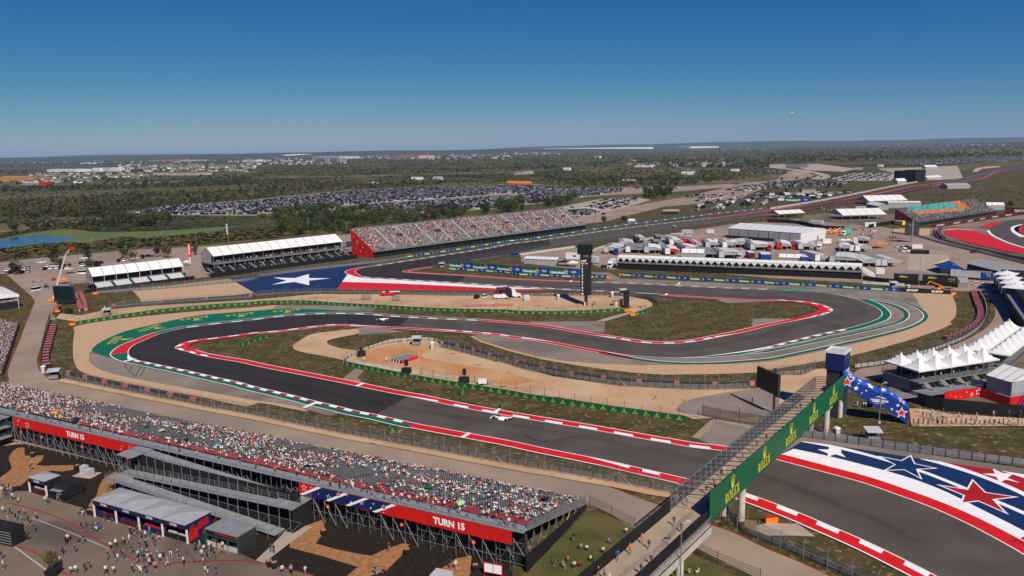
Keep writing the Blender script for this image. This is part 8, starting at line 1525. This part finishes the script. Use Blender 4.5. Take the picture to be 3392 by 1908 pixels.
for tg,x0,x1,y0,y1,n in(('A1',300,1500,345,400,90),('A1',1200,2566,262,330,130),('A1',250,900,385,440,40),('A2',0,900,200,262,80),('A2',1000,2566,150,210,110),('A3',0,460,125,160,40),('A1',0,2566,190,250,90),('A2',0,2566,120,150,60),('A3',600,2566,75,110,40),('A4',0,2566,45,75,30),('A3',1150,2100,240,280,40)):
 for _ in range(n):
  w=Q(tg,random.uniform(x0,x1),random.uniform(y0,y1));s=1.0 if w.y<3500 else random.uniform(1.0,2.2)
  hs_.append((w.y,w,s))
hs_.sort(key=lambda a:a[0])
for i,(d,w,s)in enumerate(hs_[:290]):
 k=random.randrange(4);obj('house',HMESH[k],None,w,random.uniform(0,6.28),s,HN[k]+' in the far suburb','house','houses of the far suburb')
for k in range(4):
 T1=[(w.x,w.y,0,random.uniform(0,6.28),s,s,s)for i,(d,w,s)in enumerate(hs_[290:])if i%4==k];soup('houses',HM[k].v,HM[k].f,['white_metal','roof_grey']if k%2 else['grey_panel','roof_brown'],T1,fm=HM[k].m,label='scatter of tiny %s buildings near the horizon'%('white','pale','cream','grey')[k],cat='houses')
def inside(pt,poly):
 c=False;n=len(poly);j=n-1
 for i in range(n):
  a,b=poly[i],poly[j]
  if(a[1]>pt[1])!=(b[1]>pt[1])and pt[0]<(b[0]-a[0])*(pt[1]-a[1])/(b[1]-a[1])+a[0]:c=not c
  j=i
 return c
def lot(px,axis_px,sp=2.9,row=6.2,fill=.9,keep=None):
 poly=[tuple(p)for p in ground(px)];a,b=P(*axis_px[0]),P(*axis_px[1]);ang=math.atan2(b.y-a.y,b.x-a.x);ca,sa=math.cos(ang),math.sin(ang)
 L=[(x*ca+y*sa,-x*sa+y*ca)for x,y in poly];x0,x1=min(p[0]for p in L),max(p[0]for p in L);y0,y1=min(p[1]for p in L),max(p[1]for p in L);out=[]
 y=y0;r=0
 while y<y1:
  x=x0
  while x<x1:
   p=(x*ca-y*sa,x*sa+y*ca)
   if random.random()<fill and inside(p,poly):out.append((p[0]+random.uniform(-.2,.2),p[1]+random.uniform(-.3,.3),ang+math.pi/2+(math.pi if random.random()<.5 else 0)+random.uniform(-.04,.04)))
   x+=sp
  y+=row*(.82 if r%2==0 else 1.75);r+=1
 return out
LOT1=q('A1',(1330,742),(1700,674),(2540,622))+q('A2',(440,572),(900,525),(1500,492),(2000,474),(2540,462))+q('A3',(230,465),(700,492),(1120,498),(1080,530),(700,560),(560,590))+q('A2',(2540,540),(1800,600),(1150,640),(560,695),(380,715),(0,748))+q('A1',(2540,755),(1700,758))
LOT2=q('A2',(720,705),(1200,655),(1800,618),(2540,570))+q('A3',(0,575),(560,520),(1000,515),(900,552),(600,595),(400,625),(200,645),(0,650))+q('A2',(2400,688),(2000,715),(1700,735),(1000,715))
far=lot(LOT1,q('A2',(0,640),(2000,500)),fill=.93)+lot(LOT2,q('A2',(900,690),(2500,600)),fill=.93)
for px_,ax in((q('A3',(1200,492),(1640,482),(1660,500),(1280,512)),0),(q('A4',(0,430),(400,425),(840,440),(620,470),(250,480),(0,508)),0),(q('A3',(2120,510),(2300,470),(2566,445),(2566,500),(2300,530)),0),(q('A4',(640,395),(860,340),(1240,345),(1200,415),(700,418)),0),(q('A4',(1150,240),(1700,205),(2566,172),(2566,215),(2000,235),(1400,262)),0),(q('A3',(1900,200),(2150,178),(2170,195),(1950,214)),0),(q('A3',(2040,240),(2560,205),(2560,225),(2100,256)),0),(q('A4',(0,322),(190,318),(200,342),(0,345)),0),(q('A3',(2290,335),(2566,318),(2566,345),(2300,350)),0),(q('A4',(850,190),(1240,180),(1240,200),(900,205)),0),(q('A4',(420,330),(560,372),(540,385),(420,350)),0)):
 far+=lot(px_,(px_[0],px_[1]),fill=.62)
near=[]
for px_,lb,fl in((q('A3',(560,770),(480,720),(700,705),(880,730),(760,765)),'in the pale car park beside the grey stand',.85),(q('A3',(700,690),(780,640),(900,610),(1230,590),(1240,640),(1100,680),(900,720)),'in the pale car park beyond the grey stand',.6),(q('A1',(40,1360),(60,1310),(280,1300),(300,1350)),'in the lot behind the left tent',.95),(q('A1',(430,1310),(450,1275),(690,1265),(690,1310)),'in the lot near the boom lift',.95),(q('A1',(800,1290),(820,1240),(1030,1240),(1030,1275)),'behind the small roofed stand',.9),(q('A1',(1160,1240),(1190,1200),(1500,1185),(1400,1215)),'behind the roofed stands',.7),(q('A2',(890,1080),(900,1030),(970,1020),(990,1080)),'beside the red end wall',.9),(q('A3',(1720,640),(1880,590),(2090,545),(2100,560),(1900,620)),'beside the access road',.7),(q('A3',(1950,600),(2200,545),(2210,560),(2000,612)),'on the far side of the camper field',.7),(q('M',(1010,500),(1040,460),(1160,455),(1165,510)),'by the white camper units',.8),(q('M',(1660,830),(1690,790),(1920,800),(1920,830)),'before the blue lorries',.8)):
 near+=[(c,lb)for c in lot(px_,(px_[0],px_[-1])if False else(px_[1],px_[2]),3.0,6.5,fl)]
for tg,x,y,rz,kd,cl,lb in(('A1',420,1240,.3,'suv','white','driving on the perimeter road'),('A1',845,1200,.3,'suv','white','on the road behind the lot trees'),('A1',1430,1175,.3,'sedan','red','on the perimeter road'),('A1',1495,1180,.3,'suv','black','on the perimeter road behind a red one'),('L',890,470,1.3,'van','white','with red markings parked by the left service road'),('W',1420,222,0,'pickup','white','in front of the silver trailer'),('W',20,760,.1,'suv','black','beside the white lorry of the pavilion'),('M',1025,445,.2,'sedan','white','parked near the orange stall'),('M',715,250,.2,'suv','white','by the fan zone exit'),('A3',905,755,.6,'suv','black','on the access road'),('A3',1900,528,.7,'sedan','black','among red cones'),('A3',590,688,.3,'suv','dark grey','alone in the pale car park'),('A3',715,690,.3,'pickup','white','in the pale car park lane'),('M',2250,925,.3,'pickup','navy','in the shade below the suites'),('B4',1690,60,.2,'suv','blue','before the containers'),('A4',2075,1140,.3,'pickup','dark grey','with yellow back on the paddock road'),('A2',2110,1240,.4,'pickup','dark grey','behind the inside of turn 12'),('A3',30,1175,.2,'van','blue','beside the timing pylon road'),('L',2000,60,.3,'van','white','in the yard behind the small stand')):
 car(Q(tg,x,y),rz,lb,kd,cl,'parked cars')
for c,lb in near[:230]:car(c,c[2],lb)
far+=[c for c,_ in near[230:]]
sm=MB();sm.hexa([(-2.35,-.9,.3),(2.35,-.9,.3),(2.35,.9,.3),(-2.35,.9,.3)],[(-2.3,-.86,.95),(2.2,-.86,.85),(2.2,.86,.85),(-2.3,.86,.95)],0);sm.hexa([(-2.0,-.8,.93),(1.0,-.8,.9),(1.0,.8,.9),(-2.0,.8,.93)],[(-1.6,-.68,1.5),(.3,-.68,1.5),(.3,.68,1.5),(-1.6,.68,1.5)],1);sm.hexa([(-1.6,-.68,1.501),(.3,-.68,1.501),(.3,.68,1.501),(-1.6,.68,1.501)],[(-1.55,-.65,1.58),(.25,-.65,1.58),(.25,.65,1.58),(-1.55,.65,1.58)],0)
cc=[CARCOLS[random.choices(list(CARCOLS),[30,44,6,12,3,3,2])[0]]for _ in far]
soup('parked_cars',sm.v,sm.f,['car_paint','glass_dark'],[(x,y,.02,a,1,1,random.uniform(.95,1.2))for x,y,a in far],cc,fm=sm.m,label='thousands of small parked cars filling the far car parks',cat='cars')
mb=MB();mb.box(-4.5,3.2,-1.25,1.25,.6,3.3,0);mb.hexa([(3.2,-1.2,.6),(4.6,-1.2,.6),(4.6,1.2,.6),(3.2,1.2,.6)],[(3.2,-1.2,2.6),(3.7,-1.1,2.5),(3.7,1.1,2.5),(3.2,1.2,2.6)],1);mb.box(-3.5,2.2,-1.28,-1.25,1.6,2.4,1);mb.box(-3.8,1.5,-3.6,-1.3,2.5,2.6,2);mb.box(-4.2,4.2,-1.1,1.1,.05,.6,1)
CAMP={k:mb.mesh('motorhome',[a,'glass_dark',b])for k,a,b in(('white','white_metal','grey_fabric'),('black','black','black'),('silver','grey_panel','mid_grey'),('dark grey','mid_grey','black'))}
n_=0
for px_,lb in((q('A3',(1700,705),(1850,640),(2100,600),(2400,560),(2566,545),(2566,655),(2200,690),(1900,730)),'in the camper field beside the back straight'),(q('A4',(0,540),(330,530),(560,520),(880,500),(860,540),(470,600),(0,640)),'in the far camper field by the back straight'),(q('A4',(650,480),(1000,430),(1240,400),(1230,440),(1000,480),(800,510)),'in the camper rows left of the concert stage'),(q('A4',(1480,330),(1900,300),(1880,400),(1500,400)),'in the camper rows right of the concert stage')):
 for x,y,a in lot(px_,(px_[0],px_[1]),9.0,8.0,.55):
  if n_<150:k=random.choices(list(CAMP),[3,6,2,5])[0];obj('motorhome',CAMP[k],None,(x,y,.02),a+1.2,random.uniform(.7,.95),'%s motorhome %s'%(k,lb),'motorhome','motorhomes');n_+=1
popup('A3',1580,745,'tan roofed pavilion beside the back straight boards',16,'tan_wall',3.0);block('A4',345,482,548,500,'tan_wall','cream house with a grey roof in the camper field','roof_grey',14);marq('A3',1145,850,1208,852,'small white tent by the back straight boards',6,2.6,4.2,2)
t=thing('barrier_row','row of orange water barriers above the packed car park','barrier',Q('A2',2505,440));o=Q('A2',2505,440);p=Path(q('A2',(2505,443))+q('A3',(0,446),(200,447)))
for i in range(int(p.L/4)):a=p.at(i*4);solid(t,'barrier','orange',(a[0]-o.x,a[0]-o.x+3.6,a[1]-o.y,a[1]-o.y+1.4,0,4.2))
TREES=[]
def scatter(px,n,h,mats,where,w=1.0,indiv=True):
 poly=px;us=[p[0]for p in poly];vs2=[p[1]for p in poly];c=0;tries=0
 while c<n and tries<n*30:
  tries+=1;u,v=random.uniform(min(us),max(us)),random.uniform(min(vs2),max(vs2))
  if not inside((u,v),poly):continue
  g=P(u,v);hh_=random.uniform(*h);TREES.append((hh_/g.y if indiv else 0,g.x,g.y,hh_,random.choice(mats),where,w));c+=1
scatter(q('A2',(180,760),(300,715),(700,705),(1000,712),(1400,740),(1650,770),(1690,850),(1300,860),(1000,890),(960,960),(700,945),(240,985)),190,(6,10),['leaf_green','leaf_dark','leaf_green','leaf_olive','leaf_bright'],'in the belt behind the white roofed stand')
scatter(q('A2',(1700,740),(1850,715),(2080,720),(2100,800),(1720,830)),34,(6,9),['leaf_green','leaf_brown','leaf_dark'],'behind the grey stand');scatter(q('A2',(2230,720),(2310,715),(2310,760),(2240,765)),5,(7,9),['leaf_green','leaf_dark'],'behind the grey stand');scatter(q('A2',(2390,690),(2560,660),(2560,750),(2400,745)),16,(8,11),['leaf_bright','leaf_green'],'before the packed car park');scatter(q('A3',(0,640),(110,650),(110,725),(0,735)),9,(8,11),['leaf_green','leaf_bright'],'before the packed car park');scatter(q('A3',(180,650),(360,640),(360,690),(190,700)),9,(7,9),['leaf_green','leaf_dark'],'beside the packed car park');scatter(q('A3',(400,640),(620,600),(620,645),(420,670)),16,(7,10),['leaf_bright','leaf_green'],'right of the packed car park')
scatter(q('A3',(1300,560),(1400,545),(1560,540),(1575,590),(1450,600),(1310,600)),22,(8,12),['leaf_dark','leaf_green'],'beside the access road');scatter(q('A3',(1730,585),(1900,560),(1910,575),(1740,600)),7,(3,4),['leaf_dark'],'along the access road');scatter(q('A1',(80,890),(160,890),(160,935),(70,935)),4,(6,8),['leaf_dark','leaf_green'],'on the left pond bank');scatter(q('A1',(255,880),(500,870),(490,905),(260,910)),12,(4,6),['leaf_dark','leaf_olive'],'above the pond');scatter(q('A1',(780,850),(1000,850),(1000,885),(790,890)),9,(5,7),['leaf_olive','leaf_green'],'above the pond');scatter(q('A1',(1040,800),(1700,790),(1720,880),(1050,885)),44,(5,9),['leaf_dark','leaf_green','leaf_olive'],'between the pond and the packed car park')
for x,y,hh_ in((135,1330,6),(185,1360,6),(535,1260,7),(590,1300,7),(890,1215,6),(1250,1195,6),(1320,1225,6),(1590,1180,7),(1670,1190,7),(1955,1160,6),(830,1140,5),(1010,1120,5),(1185,1110,6),(1340,1110,6),(1240,1090,6)):g=Q('A1',x,y);TREES.append((1,g.x,g.y,hh_,random.choice(['leaf_dark','leaf_green']),'in the left car park',1.0))
g=Q('M',1700,965);TREES.append((1,g.x,g.y,4.5,'leaf_green','at the end of the hashtag boards',1.0))
for tg,x,y in(('A4',140,420),('A4',290,415),('A4',400,412),('A4',720,500),('A4',600,505),('A4',330,545),('A4',400,545),('A4',190,545),('A4',1520,275),('A4',1600,268),('A4',1650,260),('A4',2330,690),('A4',2420,690),('A3',1110,840),('A3',905,850)):g=Q(tg,x,y);TREES.append((.9,g.x,g.y,6,'leaf_dark','near the far yards',1.0))
scatter(q('A1',(0,650),(300,610),(900,600),(1200,660),(1300,720),(900,780),(600,790),(200,810),(0,780)),260,(3,5.5),['leaf_dark','leaf_brown','leaf_olive'],'in the dark scrub on the left');scatter(q('A1',(0,490),(700,470),(1500,445),(2566,400),(2566,470),(1400,500),(500,525),(0,540)),300,(4,7),['leaf_dark','leaf_green'],'',indiv=False);scatter(q('A1',(700,590),(1400,540),(2566,500),(2566,610),(1700,660),(1250,690)),330,(3,6),['leaf_olive','leaf_brown','leaf_green','leaf_dark'],'',indiv=False)
scatter(q('A2',(0,410),(400,400),(900,385),(1000,430),(700,500),(400,540),(0,600)),240,(3,5.5),['leaf_brown','leaf_olive','leaf_dark'],'',indiv=False);scatter(q('A2',(0,290),(800,240),(2566,190),(2566,330),(1500,350),(0,380)),700,(4,8),['leaf_olive','leaf_green','leaf_dark','leaf_olive'],'',indiv=False);scatter(q('A2',(1200,395),(2566,345),(2566,440),(1500,470),(1000,500)),200,(3,6),['leaf_olive','leaf_brown','leaf_dark'],'',indiv=False)
scatter(q('A3',(0,130),(2566,95),(2566,300),(2000,300),(1600,290),(1200,260),(0,330)),900,(5,10),['leaf_green','leaf_olive','leaf_dark','leaf_green'],'',indiv=False);scatter(q('A3',(200,350),(1200,300),(2100,330),(2200,420),(1700,470),(700,480),(230,440)),380,(3,6),['leaf_olive','leaf_brown','leaf_dark'],'',indiv=False);scatter(q('A4',(0,75),(2566,60),(2566,170),(1300,210),(0,240)),800,(6,11),['leaf_dark','leaf_green','leaf_olive'],'',indiv=False)
for y0,y1,n,h in((165,200,500,(8,16)),(200,235,500,(7,12)),(236,262,350,(6,10)),(300,345,160,(5,8)),(385,440,160,(4,7))):scatter(q('A1',(0,y0+20),(2566,y0-25),(2566,y1-25),(0,y1+20)),n,h,['leaf_dark','leaf_dark','leaf_green'],'',indiv=False)
for y0,y1,n,h in((115,150,600,(9,16)),(150,200,450,(7,11)),(200,250,300,(6,9))):scatter(q('A2',(0,y0+10),(2566,y0-25),(2566,y1-30),(0,y1+15)),n,h,['leaf_dark','leaf_dark','leaf_green'],'',indiv=False)
for tg,y0,y1,n,h in(('A3',60,100,800,(10,18)),('A4',30,70,800,(10,18))):scatter(q(tg,(0,y0),(2566,y0-20),(2566,y1-10),(0,y1)),n,h,['leaf_dark','leaf_dark','leaf_green'],'',indiv=False)
TREES.sort(key=lambda a:-a[0])
for i,(_,x,y,h,m,wh_,w)in enumerate(TREES):
 if i>=300 or not wh_:break
 tree((x,y),h,m,'%s %s tree %s'%('tall' if h>7.5 else 'small' if h<5 else 'medium',LEAFNAMES[m],wh_),'trees',h*random.uniform(.42,.6))
rest=TREES[i:]
BT=[leaf_cloud(34,1.0,1.2,90+k,.36,.15,5)for k in range(3)]
lab={'leaf_green':'green','leaf_dark':'dark','leaf_olive':'olive','leaf_brown':'brown','leaf_bright':'bright green','reed':'golden'}
for m in('leaf_green','leaf_dark','leaf_olive','leaf_brown','leaf_bright'):
 for k in range(3):
  T1=[(x,y,0,random.uniform(0,6.28),h*random.uniform(.5,.85)*w,h*random.uniform(.5,.85)*w,h*.72)for j,(_,x,y,h,mm,_w,w)in enumerate(rest)if mm==m and j%3==k]
  if T1:soup('scrub',BT[k][0],BT[k][1],m,T1,label='%s scrub and woodland over the far plain, %s patch'%(lab[m],('first','second','third')[k]),cat='scrub')
LOWB={m:[]for m in lab}
def low(px,n,h,mats):
 us=[p[0]for p in px];vs2=[p[1]for p in px];c=0
 while c<n:
  u,v=random.uniform(min(us),max(us)),random.uniform(min(vs2),max(vs2))
  if not inside((u,v),px):continue
  g=P(u,v);c+=1;s=random.uniform(*h)
  if.5+.5*math.sin(g.x*.011+2*math.sin(g.y*.007))*math.sin(g.y*.013+1.3)<random.random()*.8:continue
  LOWB[random.choice(mats)].append((g.x,g.y,0,random.uniform(0,6.28),s*1.3,s*1.3,s*.7))
low(q('A1',(0,1115),(400,1070),(900,1055),(1200,1000),(1500,1005),(2100,950),(2566,900))+q('A2',(200,900),(230,990),(0,1000))+q('A1',(2000,1060),(1400,1090),(830,1145),(270,1195),(0,1225)),2600,(.9,2.6),['reed','reed','leaf_olive','leaf_brown','leaf_green'])
low(q('A1',(0,960),(300,920),(640,880),(1000,905),(1600,895),(2420,850),(2420,870),(2100,882),(1600,915),(1000,925),(760,902),(640,895),(330,932),(0,995)),900,(1.0,2.2),['reed','leaf_olive','leaf_brown'])
low(q('A1',(0,520),(2566,430),(2566,610),(1700,660),(1300,720),(1000,800),(1700,780),(2566,780),(2566,860),(1000,890),(300,880),(0,850)),3000,(.9,2.4),['leaf_olive','leaf_brown','leaf_dark','leaf_green'])
low(q('A2',(0,770),(250,750),(250,880),(200,960),(0,980)),400,(.9,2.6),['leaf_brown','reed','leaf_olive']);low(q('A2',(0,270),(2566,170),(2566,450),(1500,470),(900,510),(0,600)),2600,(1.2,3.2),['leaf_olive','leaf_green','leaf_olive','leaf_brown']);low(q('A3',(0,120),(2566,90),(2566,400),(2000,430),(1600,470),(700,480),(240,440),(0,440)),3000,(1.2,3.4),['leaf_olive','leaf_green','leaf_olive','leaf_brown']);low(q('A4',(0,60),(2566,45),(2566,165),(1300,205),(0,250)),1500,(2,4),['leaf_dark','leaf_green','leaf_olive']);low(q('A4',(1400,560),(2000,540),(2566,470),(2566,660),(2000,640),(1420,620)),300,(.5,1.2),['leaf_olive','leaf_brown'])
BL=leaf_cloud(16,1.0,1.0,55,.5,.05,4)
for m,T1 in LOWB.items():
 if T1:soup('undergrowth',BL[0],BL[1],m,T1,label='%s low bushes and reeds over the open ground'%lab[m],cat='undergrowth')
ONES='zero first second third fourth fifth sixth seventh eighth ninth tenth eleventh twelfth thirteenth fourteenth fifteenth sixteenth seventeenth eighteenth nineteenth'.split();TENS={2:'twenty',3:'thirty',4:'forty',5:'fifty',6:'sixty',7:'seventy',8:'eighty',9:'ninety'};TTH={2:'twentieth',3:'thirtieth',4:'fortieth',5:'fiftieth',6:'sixtieth',7:'seventieth',8:'eightieth',9:'ninetieth'}
def ordinal(n):
 if n>=100:return 'hundred-and-'+ordinal(n-100)if n>100 else 'hundredth'
 return ONES[n]if n<20 else TTH[n//10]if n%10==0 else TENS[n//10]+'-'+ONES[n%10]
import re as _re
_hm=bpy.data.materials.new('haze');_hm.use_nodes=True;_n=_hm.node_tree;_n.nodes.remove(_n.nodes['Principled BSDF']);_v=_n.nodes.new('ShaderNodeVolumePrincipled');_v.inputs['Color'].default_value=(.52,.74,1.0,1);_v.inputs['Density'].default_value=3.2e-5;_n.links.new(_v.outputs[0],_n.nodes['Material Output'].inputs['Volume'])
_hb=MB();_hb.box(-40100,40100,-500,40100,-1.5,215);tag(obj('haze',_hb.mesh('haze',_hm)),kind='stuff',label='thin pale blue air over the whole plain',cat='haze')
same={}
for o in ALL:
 if o.get('label')and o.parent is None:same.setdefault(_re.sub(r',? number \d+.*','',o['label']),[]).append(o)
for k,v in same.items():
 if len(v)>1:
  v.sort(key=lambda o:pix(o.location if o.location.length>0 else(0,200,0))[0])
  for i,o in enumerate(v):o['label']='%s, %s from left'%(k,ordinal(i+1))
 else:v[0]['label']=k if ' number ' not in v[0]['label']else v[0]['label']
